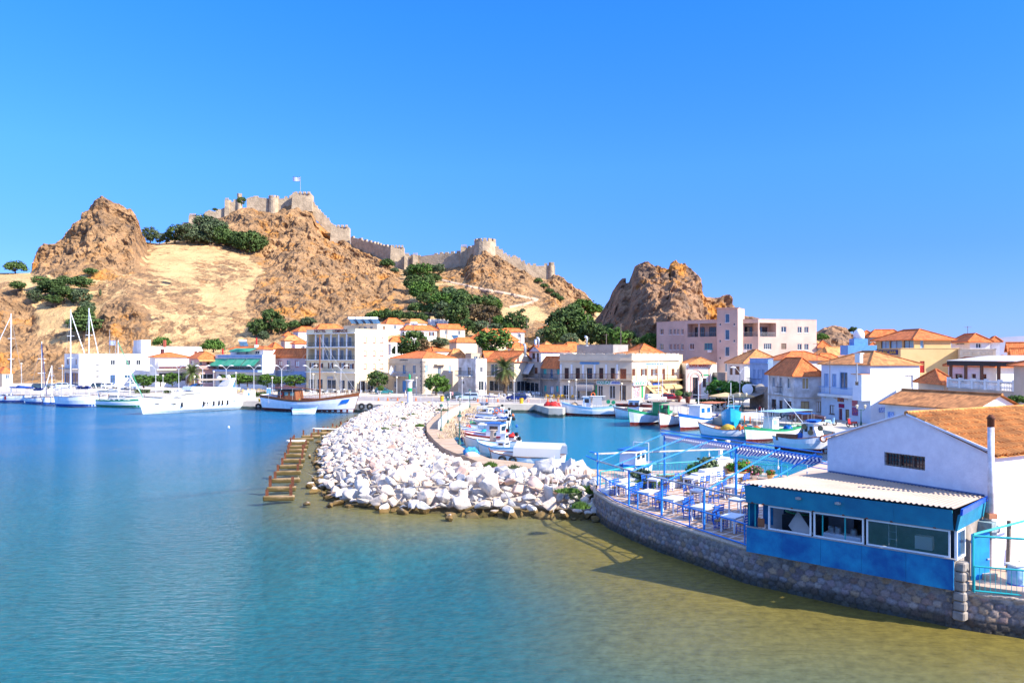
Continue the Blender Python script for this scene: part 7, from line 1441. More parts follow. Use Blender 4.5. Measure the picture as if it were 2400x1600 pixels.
 def outboard(s, m=BLACK):
  mb = MB(); x = -s.L / 2 - .12; mb.box((x, 0, s.sz(0) + .18), (.32, .28, .42)); mb.box((x, 0, .1), (.12, .1, 1.2)); mb.build('outboard_motor', m, s.o)
 def rails(s, t0, t1, h, m=GREY, step=.08):
  mb = MB(); k = int((t1 - t0) / step) + 1
  for sg in (-1, 1):
   P_ = [Vector((s.pt(t, 4).x, s.pt(t, 4).y * sg * .97, s.sz(t))) for t in [t0 + (t1 - t0) * i / k for i in range(k + 1)]]; mb.tube([p + V(0, 0, h) for p in P_], .022, 4); [mb.tube([p, p + V(0, 0, h)], .018, 3) for p in P_]
  mb.build('deck_rail', m, s.o)
WL = lambda y: 18000 / (y - HZ)
# --- motor yacht
b = Boat('large white motor yacht with flybridge and black fenders', (561, 148.5), (326, 133.5), 5.2, 1.75, HW, None, rise=.55, srise=.0, cat='motor yacht', name='motor_yacht', rake=1.6, bottom=None, deck=GLOSSW, gun=False, bowf=2.2); D_ = GLOSSW
b.o['label'] = 'large white motor yacht with flybridge and black fenders moored at the quay'
mb = MB(); prof = [(.10, 1.5), (.80, 1.85), (.70, 2.6), (.58, 3.35), (.50, 3.55), (.10, 3.6)]; hw = [2.2, 1.5, 1.7, 1.75, 1.75, 1.95]
vs = [(b.X(t), sg * w_, z) for sg in (-1, 1) for (t, z), w_ in zip(prof, hw)]; mb.add(vs, [(0, 1, 2, 3, 4, 5), (11, 10, 9, 8, 7, 6)] + [(i, i + 6, (i + 1) % 6 + 6, (i + 1) % 6) for i in range(6)]); sup = mb.build('superstructure', GLOSSW, b.o)
mb = MB()
for sg in (-1, 1): mb.add([(b.X(.60), sg * 1.765, 3.2), (b.X(.74), sg * 1.68, 2.35), (b.X(.66), sg * 1.82, 2.3), (b.X(.24), sg * 1.93, 2.5), (b.X(.24), sg * 1.93, 3.15)], [(0, 1, 2, 3, 4)])
mb.build('side_window', mat('tinted_window', (.25, .24, .22), (.2, .2, .18), 2, .15), sup)
mb = MB(); mb.hexa([(b.X(.05), -2.1, 3.62), (b.X(.56), -1.7, 3.62), (b.X(.56), 1.7, 3.62), (b.X(.05), 2.1, 3.62), (b.X(.05), -2.1, 3.8), (b.X(.54), -1.6, 4.3), (b.X(.54), 1.6, 4.3), (b.X(.05), 2.1, 3.8)]); mb.build('flybridge', GLOSSW, b.o)
mb = MB(); mb.hexa([(b.X(.14), -1.8, 3.8), (b.X(.19), -1.8, 3.8), (b.X(.19), 1.8, 3.8), (b.X(.14), 1.8, 3.8), (b.X(.08), -1.3, 5.6), (b.X(.12), -1.3, 5.6), (b.X(.12), 1.3, 5.6), (b.X(.08), 1.3, 5.6)]); mb.lathe([(.3, 0), (.42, .25), (.3, .55), (.05, .65)], 12, (b.X(.22), 0, 5.4)); mb.lathe([(.3, 0), (.42, .25), (.3, .55), (.05, .65)], 12, (b.X(.12), 0, 5.6)); mb.build('radar_arch', GLOSSW, b.o, smooth=False)
b.canopy(.16, .46, 3.4, 5.35, mat('taupe_bimini', (.42, .34, .24)), arch=.35); mb = MB(); mb.hexa([(b.X(.44), -1.5, 4.2), (b.X(.5), -1.4, 4.2), (b.X(.5), 1.4, 4.2), (b.X(.44), 1.5, 4.2), (b.X(.42), -1.4, 4.75), (b.X(.43), -1.3, 4.75), (b.X(.43), 1.3, 4.75), (b.X(.42), 1.4, 4.75)]); mb.build('windscreen', GLASS, b.o)
for i, t in enumerate((.20, .26, .30, .36, .47, .68)):
 for sg in (1,): p = b.pt(t, 3, .12); mb = MB(); mb.lathe([(.05, -.45), (.17, -.35), (.17, .35), (.05, .45)], 8, (p.x, p.y, 1.15)); mb.build('fender', BLACK, b.o)
for t0, t1 in ((.385, .402), (.412, .43), (.44, .458)): p, q = b.pt(t0, 3, .02), b.pt(t1, 3, .02); mb = MB(); mb.quad((p.x, b.bm(t0) * .92 + .04, .75), (q.x, b.bm(t1) * .92 + .04, .75), (q.x + .15, b.bm(t1) * .99 + .03, 1.35), (p.x + .15, b.bm(t0) * .99 + .03, 1.35)); mb.build('hull_window', BLACK, b.o)
p, q = b.pt(.72, 4, .02), b.pt(.9, 4, .02); mb = MB(); mb.add([(p.x, p.y * .985, 1.42), (q.x, q.y * .93 + .03, 1.62), (q.x - .4, q.y + .06, 1.4), (p.x + .5, p.y * .96, 1.2)], [(0, 1, 2, 3)]); mb.build('hull_window', BLACK, b.o); b.rails(.62, .99, .5)
# --- gulet
b = Boat('traditional white wooden schooner with brown trim and one tall mast', (625, 143.5), (836, 137.5), 4.6, 1.75, HW, WOOD, rise=.9, srise=.55, double=False, cat='sailing boat', name='wooden_schooner', rake=1.8, deck=WOOD)
b.cabin(.17, .38, 2.6, 1.9, WOOD, win=3, gm=mat('green_grey_glass', (.2, .35, .3), rough=.2), roof=mat('dark_roof', (.05, .03, .03))); b.canopy(.08, .36, 3.6, 4.0, mat('maroon_cover', (.16, .05, .04)), sag=.02); b.cabin(.42, .72, 1.8, .45, WOOD, win=0, front=False)
b.mast(.60, 12.3, .15, WOOD, z0=1.4, stays=((1.0, .025, GREY), (.06, .025, GREY), (.85, .02, GREY))); mb = MB(); mb.tube([(b.X(.60), 0, 3.6), (b.X(.2), 0, 4.35)], .09, 6); mb.build('boom', WOOD, b.o); b.rails(.45, 1.0, .7, WOOD, .045); b.ring(b.X(.22), -1.4, 2.9, RED); b.heap(.36, 0, .5, .5, GREEN, 'green_cover')
p = b.pt(.88, 3); mb = MB(); mb.add([(b.X(.86), -b.bm(.86) * .99 - .05, 1.3), (b.X(.93), -b.bm(.93) * .98 - .05, 1.5), (b.X(.95), -b.bm(.95) - .06, 2.2), (b.X(.88), -b.bm(.88) - .05, 2.0)], [(0, 1, 2, 3)]); mb.build('name_panel', HB2, b.o)
b = Boat('small white inflatable dinghy beside the schooner with blue band', (685, 133.5), (741, 135), 1.5, .5, HW, LB, rise=.6, cat='dinghy', name='dinghy', rake=.4, bottom=None); b.outboard(NAVY)
# --- sailing yachts
def sail(label, st, bw, B, H, mt, mh, cover=NAVY, hm=HW, sm=None, genoa=HW, boom=.42, cab=True, z=None):
 b = Boat(label, st, bw, B, H, hm, sm, rise=.25, srise=.05, cat='sailing boat', name='sailing_yacht', rake=1.2, bottom=HB2 if sm is None else HG, deck=GLOSSW)
 if cab: b.cabin(.32, .68, B * .5, .5, GLOSSW, win=3, taper=.8)
 b.mast(mt, mh, .12, HW, stays=((.99, .09, genoa), (.03, .02, GREY)), cross=2); mb = MB(); z = H + 1.6; mb.tube([(b.X(mt), 0, z), (b.X(mt - boom), 0, z - .05)], .08, 6); mb.build('boom', HW, b.o)
 if cover: mb = MB(); mb.tube([(b.X(mt) + .1, 0, z + .45), (b.X(mt - .05), 0, z + .28), (b.X(mt - boom), 0, z + .12)], [.38, .28, .14], 8); mb.build('sail_cover', cover, b.o)
 b.canopy(.12, .3, B * .8, H + 2.0, GLOSSW if cover != NAVY else NAVY, arch=.3); b.rails(.05, 1, .6, GREY, .1); return b
b = sail('white sailing yacht with bright blue sail cover at the left edge', (64, 168), (-62, 170), 3.8, 1.2, .30, 18.2, mat('bright_blue_cover', (.01, .10, .5)));
for t in (.3, .5, .72): p = b.pt(t, 3, .1); mb = MB(); mb.lathe([(.05, -.4), (.16, -.3), (.16, .3), (.05, .4)], 8, (p.x, p.y, .7)); mb.build('fender', RED if t < .4 else NAVY, b.o)
sail('small white yacht with short mast second from the left', (66, 165), (110, 163), 2.8, .9, .72, 12.2, NAVY, genoa=NAVY); sail('white yacht with its bow toward the large yacht', (142, 163), (100, 160), 3.0, 1.1, .5, 7, None)
sail('largest white sailing yacht of the left group with tallest rig', (140, 156), (232, 153.5), 4.0, 1.7, .28, 17.8, None); sail('white yacht with second tall mast behind the largest yacht', (180, 160), (252, 158), 3.6, 1.4, .40, 18.6, NAVY); sail('white yacht with green sheer stripe and thick green forestay', (226, 154.5), (338, 151.5), 3.2, 1.05, .46, 12.2, AWN_W, sm=HG, genoa=HG)
sail('grey masted yacht behind the green striped yacht', (285, 164), (335, 162), 3, 1.1, .4, 5, AWN_GY)
# --- fishing boats of the inner harbour
FG = 'fishing boats moored along the inner quay'
b = Boat('white fishing boat with blue sheer line and green net drums moored alongside', (1462, 128.5), (1317, 131), 3.2, 1.15, HW, LB, rise=.75, srise=.6, double=True, deck=DECKM); b.cabin(.52, .66, 1.5, 1.9, HW, win=1); b.canopy(.30, .54, 2.2, 3.1, HW, sag=.03); b.mast(.60, 4.6, .06, GREY, z0=2.8, cross=2); b.ring(b.X(.5), -.6, 3.3); b.heap(.8, 0, .8, .7, mat('tan_net', (.5, .35, .2), (.35, .22, .12), 9));
for i, (t, z) in enumerate(((.24, 2.2), (.16, 2.1), (.2, 1.4))): mb = MB(); x = b.X(t); mb.tube([(x, .4, z), (x, .62, z)], .34, 14); mb.build('net_drum', HG, b.o)
mb = MB(); x = b.X(.42); mb.quad((x - .9, 1.05, 1.6), (x + .7, 1.05, 1.6), (x + .7, 1.05, 3.05), (x - .9, 1.05, 3.05)); mb.build('side_sheet', AWN_W, b.o)
b = Boat('small white cabin boat with orange raft on its roof', (1530, 124), (1440, 127), 2.8, .9, HW, None, rise=.6, double=True); b.cabin(.3, .62, 1.7, 1.9, HW, win=2); b.heap(.46, 0, .7, .35, ORANGE, 'life_raft'); b.o.children[-1].location.z = 1.85
b = Boat('white hulled boat with red lines, green doors and a beige canopy', (1572, 117), (1473, 111.5), 3.2, 1.2, mat('boat_grey_white', (.62, .66, .70), (.5, .54, .58), 2, .4), HG, rise=.9, srise=.3, double=True); b.cabin(.14, .36, 1.9, 1.9, HG, win=1, roof=HW); b.canopy(.0, .62, 3.0, 3.3, CANV); b.mast(.3, 6.5, .07, HW, z0=2.6, cross=2); b.mast(.2, 4.5, .05, HW, z0=2.6)
b = Boat('narrow white boat with its prow beside the green doored boat', (1600, 115), (1545, 107.5), 2.4, 1.0, HW, None, rise=1.0, double=True); b.canopy(.1, .7, 2.4, 2.9, CANV); b.heap(.6, 0, .5, .4)
b = Boat('blue and white boat with white wheelhouse and blue framed windows', (1680, 112), (1591, 104), 3.0, 1.1, HW, HB2, rise=.95, srise=.4, double=True); b.cabin(.30, .62, 1.8, 2.0, HW, win=2, gm=HB2); b.canopy(-.05, .3, 2.6, 3.2, mat('orange_cloth', (.6, .2, .1)), sag=.2); b.ring(b.X(.3), -1.2, 1.6); b.ring(b.X(.4), -1.2, 1.8, BLACK, .28); b.mast(.5, 3.6, .06, HW, z0=2.8, cross=1); b.heap(.75, 0, .45, .5, HG, 'green_tub'); b.heap(.66, .3, .4, .45, HB2, 'blue_tub')
b = Boat('turquoise boat with high flat bow facing the viewer', (1722, 112), (1712, 103.5), 3.0, 1.5, HT, HT, rise=.9, srise=.2, rake=.5, bowf=4, bottom=None); b.cabin(.2, .42, 1.6, 1.5, HT, win=1); b.heap(.75, 0, .7, .4, NETY)
mb = MB(); x = b.X(.9); [mb.tube([(x, y, 1.8), (x + .1, y * .6, 4.6)], .04, 4) for y in (-.45, .45)]; [mb.tube([(x + .1 * q, -.45 + .05 * q, 1.9 + .38 * q), (x + .1 * q, .45 - .05 * q, 1.9 + .38 * q)], .025, 4) for q in range(7)]; mb.tube([(x + .1, 0, 4.5), (x + .1, 0, 6.3)], .035, 4); mb.build('ladder_mast', HW, b.o)
b = Boat('low white open boat loaded with a yellow net heap', (1748, 93.5), (1640, 96.5), 2.6, .85, HW, None, rise=.9, srise=.25, double=True, bottom=HT); b.heap(.38, 0, .95, .8); b.heap(.62, 0, .5, .3, mat('orange_net', (.6, .25, .1))); b.heap(.12, .2, .45, .7, ORANGE, 'orange_floats'); b.heap(.04, -.2, .4, .6, ORANGE, 'orange_floats')
b = Boat('green and white boat under a pale blue flat awning', (1880, 97), (1744, 89.5), 3.2, 1.0, HW, HG, rise=.7, srise=.3, double=True, deck=mat('green_deck', (.05, .35, .12))); b.canopy(.0, .60, 3.0, 3.2, LB, sag=.03); b.cabin(.5, .62, 1.3, 1.6, HW, win=1, gm=LB); b.canopy(-.08, .16, 2.4, 2.7, HB2, sag=.05); b.ring(b.X(.88), -1, 2.4, ORANGE, .38, .6); b.ring(b.X(.75), -1.3, 2.2, ORANGE, .38, .6); b.heap(.8, 0, .6, .5, ORANGE, 'orange_floats'); b.heap(.3, .3, .6, .6, HB2, 'blue_crates')
mb = MB(); [mb.tube([(b.X(t), y, .8), (b.X(t) + .4, y * .8, 3.6)], .03, 4) for t in (.6, .68, .56) for y in (-.9, .9)]; mb.build('rig_poles', HW, b.o)
b = Boat('big white cabin boat with blue topped wheelhouse and brass lamps', (1822, 84), (1944, 80.5), 3.4, 1.15, HW, None, rise=.5, srise=.1, rake=.8); b.cabin(.56, .86, 2.2, 1.7, HW, win=2, taper=.35); b.cabin(.62, .80, 1.6, .12, HB2, z=2.95, win=0, front=False); mb = MB(); mb.box((b.X(.25), -.9, 1.2), (2.2, .6, .7)); mb.build('wooden_crate', mat('crate_brown', (.28, .12, .06)), b.o); b.heap(.46, -.2, .7, .75, HB2, 'blue_crates'); b.ring(b.X(.94), -.9, 1.3)
for t, z in ((.6, 2.5), (.72, 1.9), (.9, 2.4)): mb = MB(); p = Vector((b.X(t), -1.25, z)); mb.tube([p + V(0, .2, 0), p], [.08, .3], 12); mb.build('deck_lamp', mat('brass', (.35, .22, .1), (.25, .15, .06), 3, .4), b.o)
mb = MB(); mb.tube([(b.X(.5), 0, 2.8), (b.X(.1), .5, 5.2)], .03, 4); mb.build('antenna', HW, b.o)
b = Boat('boat under a white tarpaulin at the stone quay', (1738, 102), (1792, 101), 2.4, .8, HW, None, rise=.3, double=True); b.canopy(-.02, .98, 2.8, 1.7, AWN_W, arch=.7, sag=-.1)
b = Boat('small white boat with blue cabin top showing behind the terrace', (1512, 66), (1462, 62.5), 2.2, .8, HW, HB2, rise=.4); b.cabin(.35, .85, 1.5, 1.5, HW, win=2, roof=HB2); mb = MB(); [mb.tube([(b.X(.2), y, .8), (b.X(.2), y, 2.6)], .035, 5) for y in (-.7, .7)]; mb.tube([(b.X(.2), -.7, 2.6), (b.X(.2), .7, 2.6)], .035, 5); mb.build('stern_frame', HW, b.o)
# --- small boats berthed along the breakwater
BR = [(1098, 1176, 962, HW, None, 'white motorboat with blue bimini nearest the town quay', 'bimini'), (1085, 1192, 971, HW, LB, 'white motorboat with grey covers beside the bimini boat', 'cover'), (1082, 1186, 979, HW, None, 'white boat with rolled orange ring on deck', 'ring'), (1080, 1193, 988, HW, HB2, 'white boat packed with silver sacks', 'sacks'), (1084, 1190, 997, HW, None, 'plain white launch in the middle of the breakwater row', ''), (1070, 1176, 1006, HW, None, 'white boat with green and dark folded cover', 'green'), (1064, 1180, 1016, HW, LB, 'white boat with red bundle and grey tarpaulin', 'tarp'), (1074, 1188, 1026, HB2, HW, 'bright blue boat with turquoise cushion', 'blue'), (1082, 1208, 1036, HW, RED, 'white boat with blue roofed wheelhouse in the breakwater row', 'cab'), (1088, 1214, 1047, HW, None, 'white boat with beige locker and outboard motor', 'locker'), (1122, 1218, 1062, HW, LB, 'white open boat next to the tented boat', '')]
for bx_, sx, y, hm, sm, lab, kind in BR:
 D = WL(y); b = Boat(lab, (sx, D * .985), (bx_, D * 1.015), 2.1 if D > 85 else 2.3, .75, hm, sm, rise=.55, cat='boat', name='small_boat', group='small boats berthed along the breakwater', bottom=None, deck=GLOSSW); b.outboard()
 if kind == 'bimini': b.canopy(.1, .5, 2, 2.6, NAVY); b.cabin(.45, .62, 1.2, .8, GLOSSW, win=0)
 elif kind == 'cover': b.heap(.4, 0, .8, .5, W_GREY, 'grey_cover'); b.cabin(.5, .66, 1.1, .7, GLOSSW, win=0)
 elif kind == 'ring': b.ring(b.X(.25), -.6, 1.2); b.ring(b.X(.15), -.7, 1.2); b.cabin(.35, .6, 1.2, .9, HW, win=1)
 elif kind == 'sacks': b.heap(.18, .2, .8, .8, mat('silver_sacks', (.5, .5, .55), (.08, .08, .15), 9), 'sacks'); b.heap(.3, -.2, .5, .5, mat('silver_sacks', (.5, .5, .55)), 'sacks'); b.ring(b.X(.32), -.8, 1.1)
 elif kind == 'green': b.heap(.65, 0, .6, .4, HG, 'green_cover'); b.canopy(.05, .5, 1.9, 1.35, AWN_W, arch=.2)
 elif kind == 'tarp': b.heap(.7, 0, .4, .4, RED, 'red_bundle'); b.canopy(.0, .45, 1.9, 1.2, mat('dove_tarp', (.5, .5, .5)), arch=.25)
 elif kind == 'blue': b.heap(.45, 0, .5, .5, TEAL, 'turquoise_cushion'); b.cabin(.1, .3, 1.3, .6, HW, win=0); b.heap(.05, .3, .5, .6, RED, 'red_buoys')
 elif kind == 'cab': b.cabin(.22, .5, 1.5, 1.6, HW, win=1, roof=HB2); b.heap(.06, 0, .5, .5, RED, 'red_buoys')
 elif kind == 'locker': b.cabin(.42, .5, .7, 1.2, CANV, win=0); b.cabin(.2, .3, .9, .9, HW, win=0)
 else: b.cabin(.3, .5, 1.1, .6, GLOSSW, win=1)
b = Boat('white boat hidden under a long white tent canopy with tyre fenders', (1318, 69), (1150, 71), 2.9, .85, HW, None, rise=.4, name='tented_boat', bottom=None); mb = MB(); x0, x1 = b.X(-.02), b.X(.62)
pr = [(-1.45, .95), (-1.3, 1.7), (-.5, 2.05), (.5, 2.05), (1.3, 1.7), (1.45, .95)]
for (y0, z0), (y1, z1) in zip(pr[:-1], pr[1:]): mb.quad((x0, y0, z0), (x1, y0, z0), (x1, y1, z1), (x0, y1, z1))
mb.poly([(x1, y, z) for y, z in pr]); mb.build('tent', AWN_W, b.o)
for t in (.78, .62): mb = MB(); x = b.X(t); mb.tube([(x + .3 * math.cos(a), b.bm(t) + .1, .55 + .3 * math.sin(a)) for a in [i * math.pi / 6 for i in range(13)]], .11, 6); mb.build('tyre_fender', BLACK, b.o)
for x, y, r, mm, lab in ((536, 1001, .16, WHITE, 'tiny pale buoy floating alone in the open water'), (1204, 981, .3, BLACK, 'dark mooring buoy right of the small boats'), (1211, 998, .2, HB2, 'small blue buoy in the basin'), (1202, 973, .25, ORANGE, 'orange mooring buoy right of the small boats')):
 o = thing('buoy', lab, 'buoy', G(x, y, .02)); mb = MB(); mb.lathe([(.02, -r), (r * .7, -r * .7), (r, 0), (r * .7, r * .7), (.04, r)], 10); mb.tube([(0, 0, r), (0, 0, r * 1.5)], .03, 4); mb.build('float', mm, o, smooth=True)
# ================================================================ QUAY FURNITURE, VEHICLES, PEOPLE
# road and kerbs on the quay
ROAD = mat('worn_asphalt', (.36, .31, .28), (.29, .25, .23), .5, .9, .01, 8, world=True, detail=10); PAVE = mat('pale_paving', (.66, .56, .44), (.54, .45, .35), .5, .9, .01, 6, world=True, detail=10)
def sheet(name, pts, z, m, h=0):
 mb = MB(); q = [G(x, y, 1.2) for x, y in pts]
 if h: mb.prism([(p.x, p.y) for p in q], 1.0, 1.2 + h, False)
 else: mb.poly([(p.x, p.y, z) for p in q])
 return struct(mb.build(name, m))
sheet('road', [(700, 934.5), (1000, 941.5), (1290, 944.5), (1480, 950), (1600, 952), (1700, 962), (1600, 941), (1480, 941.5), (1290, 936), (1060, 934), (900, 930), (700, 927)], 1.206, ROAD)
sheet('pavement', [(640, 925.5), (900, 929), (1055, 933), (1290, 935), (1470, 940.5), (1585, 939), (1500, 930), (1290, 924), (1060, 922), (900, 920), (640, 917)], 0, PAVE, .13)
# breakwater parapet wall
o = thing('parapet_wall', 'long low whitewashed wall along the middle of the breakwater path', 'wall', (-8, 110, 1.35)); pw = [G(x, y, 1.35) for x, y in ((1098, 953), (1083, 962), (1066, 971), (1050, 981), (1038, 993), (1031, 1006))]; mb = MB()
for a, c in zip(pw[:-1], pw[1:]): d = (c - a).normalized(); n = V(d.y, -d.x, 0) * .22; mb.hexa([a + n - V(0, 0, .3), c + n - V(0, 0, .3), c - n - V(0, 0, .3), a - n - V(0, 0, .3), a + n + V(0, 0, .85), c + n + V(0, 0, .85), c - n + V(0, 0, .85), a - n + V(0, 0, .85)])
mb.build('wall', W_WHITE, o, org=o.location)
# submerged mooring frames: concrete beams with rusty posts
CB = mat('algae_concrete', (.42, .28, .15), (.26, .17, .08), 1.5, .9, .03, 8); tide(CB, (.10, .07, .02), .1, .3)
AN = [(80, 425, 1232), (118, 442, 1132), (175, 482, 1040), (208, 495, 958), (258, 517, 890), (290, 540, 826), (325, 545, 768), (335, 562, 718), (355, 578, 678), (382, 588, 636), (395, 635, 598), (500, 710, 565), (615, 812, 532), (720, 912, 502), (825, 1005, 472), (918, 1005, 446), (990, 1100, 442), (1075, 1165, 402), (1145, 1230, 380), (1215, 1290, 362), (1280, 1370, 342), (1340, 1425, 322)]
ordn = 'nearest second third fourth fifth sixth seventh eighth ninth tenth eleventh twelfth thirteenth fourteenth fifteenth sixteenth seventeenth eighteenth nineteenth twentieth twenty-first farthest'.split()
for i, (xl, xr, y) in enumerate(AN):
 a, c = G(600 + xl / 4.704, 900 + y / 4.704, .28), G(600 + xr / 4.704, 900 + (y - 6) / 4.704, .28); d = c - a; o = thing('mooring_beam', f'concrete beam with rusty posts off the breakwater, {ordn[i]} from the viewer', 'mooring beam', ((a + c) / 2).xy.to_3d(), math.atan2(d.y, d.x), 'concrete beams in a line off the breakwater'); L_ = d.length / 2
 mb = MB(); mb.bx(-L_, -.2, -.06, L_, .2, .30); q = mb.build('beam', CB, o); bv = q.modifiers.new('b', 'BEVEL'); bv.width = .06
 for sx in ((-1, 1) if i not in (2, 9) else (-1,)):
  mb = MB(); h = random.uniform(.4, .85); x = sx * (L_ - .25); mb.bx(x - .09, -.1, .29, x + .09, -.07, h + .3); mb.bx(x - .09, .07, .29, x + .09, .1, h + .3); mb.bx(x - .015, -.07, .29, x + .015, .07, h + .3); mb.build('post', RUST, o)
for i, (x0, y0, x1, y1) in enumerate(((671, 1033, 717, 1032), (733, 1004, 812, 1006))): o = thing('plank', ('short white plank lying across two mooring beams', 'long white plank lying across the farther mooring beams')[i], 'plank', G(x0, y0, .75)); c = G(x1, y1, .6); mb = MB(); mb.tube([(0, 0, 0), c - o.location], .09, 5); mb.build('plank', WHITE, o)
# lamps
LG = mat('lamp_globe', (.78, .66, .45), (.7, .6, .4), 3, .4); LGR = mat('lamp_green', (.03, .12, .09), (.02, .08, .06), 3, .5); LST = mat('lamp_steel', (.55, .56, .57), (.42, .43, .45), 2, .45)
def lamp(kind, x, y, label, group=None, z=1.2, yt=None, rz=0, D=None):
 p = G(x, y, z) if D is None else P(x, HZ + (CH - z) * F / D, D); h = (y - yt) / F * p.y if yt and D is None else (CH - (yt - HZ) / F * D - z) if yt else 6.4; o = thing('street_lamp', label, 'street lamp', p, rz, group); mb = MB()
 if kind == 'double':
  mb.tube([(0, 0, 0), (0, 0, h * .9)], .09, 7, .06); [mb.tube([(0, 0, h * .86), (s * .35, 0, h * .93), (s * .8, 0, h)], .045, 5) for s in (-1, 1)]; mb.build('pole', LST, o)
  for s in (-1, 1): mb = MB(); mb.tube([(s * .7, 0, h - .02), (s * 1.25, 0, h + .06), (s * 1.7, 0, h + .02)], [.06, .14, .05], 7); mb.build('lamp_head', WHITE, o)
 elif kind == 'globe':
  mb.tube([(0, 0, 0), (0, 0, h - .3)], .06, 6); mb.build('pole', LST, o); mb = MB(); mb.lathe([(.05, 0), (.2, .08), (.25, .25), (.1, .42)], 10, (0, 0, h - .4)); mb.build('globe', LG, o, smooth=True)
 elif kind == 'lantern':
  mb.lathe([(.2, 0), (.13, .3), (.07, .5), (.055, h * .5), (.085, h * .52), (.05, h * .56), (.05, h - .75)], 8); mb.build('post', LGR, o); mb = MB(); mb.lathe([(.09, 0), (.2, .42), (.21, .44)], 6, (0, 0, h - .75)); l = mb.build('lantern', mat('lantern_glass', (.55, .5, .42), (.4, .38, .32), 2, .2), o); mb = MB(); mb.lathe([(.26, 0), (.14, .18), (.05, .24), (.02, .34)], 6, (0, 0, h - .31)); mb.build('cap', LGR, l)
 elif kind == 'twin':
  mb.lathe([(.16, 0), (.07, .5), (.05, h - .6)], 8); mb.tube([(-.5, 0, h - .5), (-.3, 0, h - .75), (0, 0, h - .6), (.3, 0, h - .75), (.5, 0, h - .5)], .035, 5); mb.build('post', LGR if z < 1.4 else mat('iron_brown', (.08, .05, .04)), o)
  for s in (-1, 1): mb = MB(); mb.lathe([(.08, 0), (.2, .36), (.22, .38), (.05, .52)], 6, (s * .5, 0, h - .5)); mb.build('lantern', LG, o)
for i, x in enumerate((365, 419, 475, 530, 595, 660, 727, 799)): lamp('double', x, 924, f'tall double armed white street lamp, {ordn[i] if i else "leftmost"}{"" if not i else " from the left"} on the quay', 'double armed lamps', yt=857)
for x, y in ((50, 870), (103, 868), (146, 875)): lamp('globe', x, 922, f'white quay lamp among the masts, {"left" if x < 60 else "middle" if x < 120 else "right"} one', 'lamps among the masts', yt=y - 20)
for x, y, yt, w in ((382, 925, 878, 'beside the first plaza tree'), (456, 925, 880, 'by the left palm'), (501, 925, 869, 'before the green awning house'), (553, 925, 872, 'left of the rolled red awning'), (638, 931, 883, 'by the blue and white pillar'), (734, 930, 875, 'at the left end of the hotel'), (845, 931, 885, 'at the hotel corner'), (930, 926, 882, 'before the town hall door'), (976, 928, 883, 'at the town hall corner'), (1047, 921, 880, 'with sign board by the town hall'), (1205, 943, 890, 'in front of the navy hatchback'), (1223, 923, 886, 'right of the big palm'), (1333, 946, 892, 'left of the travel agency'), (1350, 938, 888, 'second left of the travel agency'), (1457, 941, 897, 'at the travel agency corner'), (1083, 940, 884, 'behind the silver car')): lamp('globe', x, y, 'slim globe lamp ' + w, 'globe lamps along the quay', yt=yt)
for x, y, yt, w in ((1034, 1009, 945, 'at the near end of the white parapet'), (1050, 992, 932, 'beside the middle of the white parapet'), (1078, 969, 926, 'at the bend beyond the parapet'), (1101, 955, 911, 'at the shore end of the parapet'), (1077, 1041, 968, 'standing at the boat berths edge')): lamp('lantern', x, y, 'green lantern post ' + w, 'green lantern posts', z=1.36, yt=yt)
lamp('twin', 1690, 0, 'dark twin lantern behind the taverna terrace', z=1.5, D=58, yt=1029); lamp('twin', 2018, 996, 'twin lantern before the blue and white corner house', yt=948); lamp('twin', 1741, 972, 'green twin lantern by the cafe', yt=921); lamp('double', 1734, 958, 'modern double lamp above the cafe trees', yt=861, rz=.2); lamp('twin', 1545, 941, 'twin lantern in front of the ticket office', yt=912)
# light beacon
o = thing('harbour_beacon', 'white round harbour light with green band on the breakwater root', 'beacon', G(960, 951)); mb = MB(); mb.lathe([(.62, 0), (.62, .25), (.44, .27), (.40, 4.0), (.52, 4.25), (.75, 4.45), (.75, 4.55)], 16); mb.build('tower', WHITE, o); mb = MB(); mb.lathe([(.425, 2.5), (.42, 3.15)], 16); mb.build('band', GREEN, o); mb = MB(); mb.lathe([(.16, 4.55), (.16, 4.85), (.22, 4.9), (.2, 5.25), (.03, 5.6)], 10); mb.build('lamp', GREEN, o)
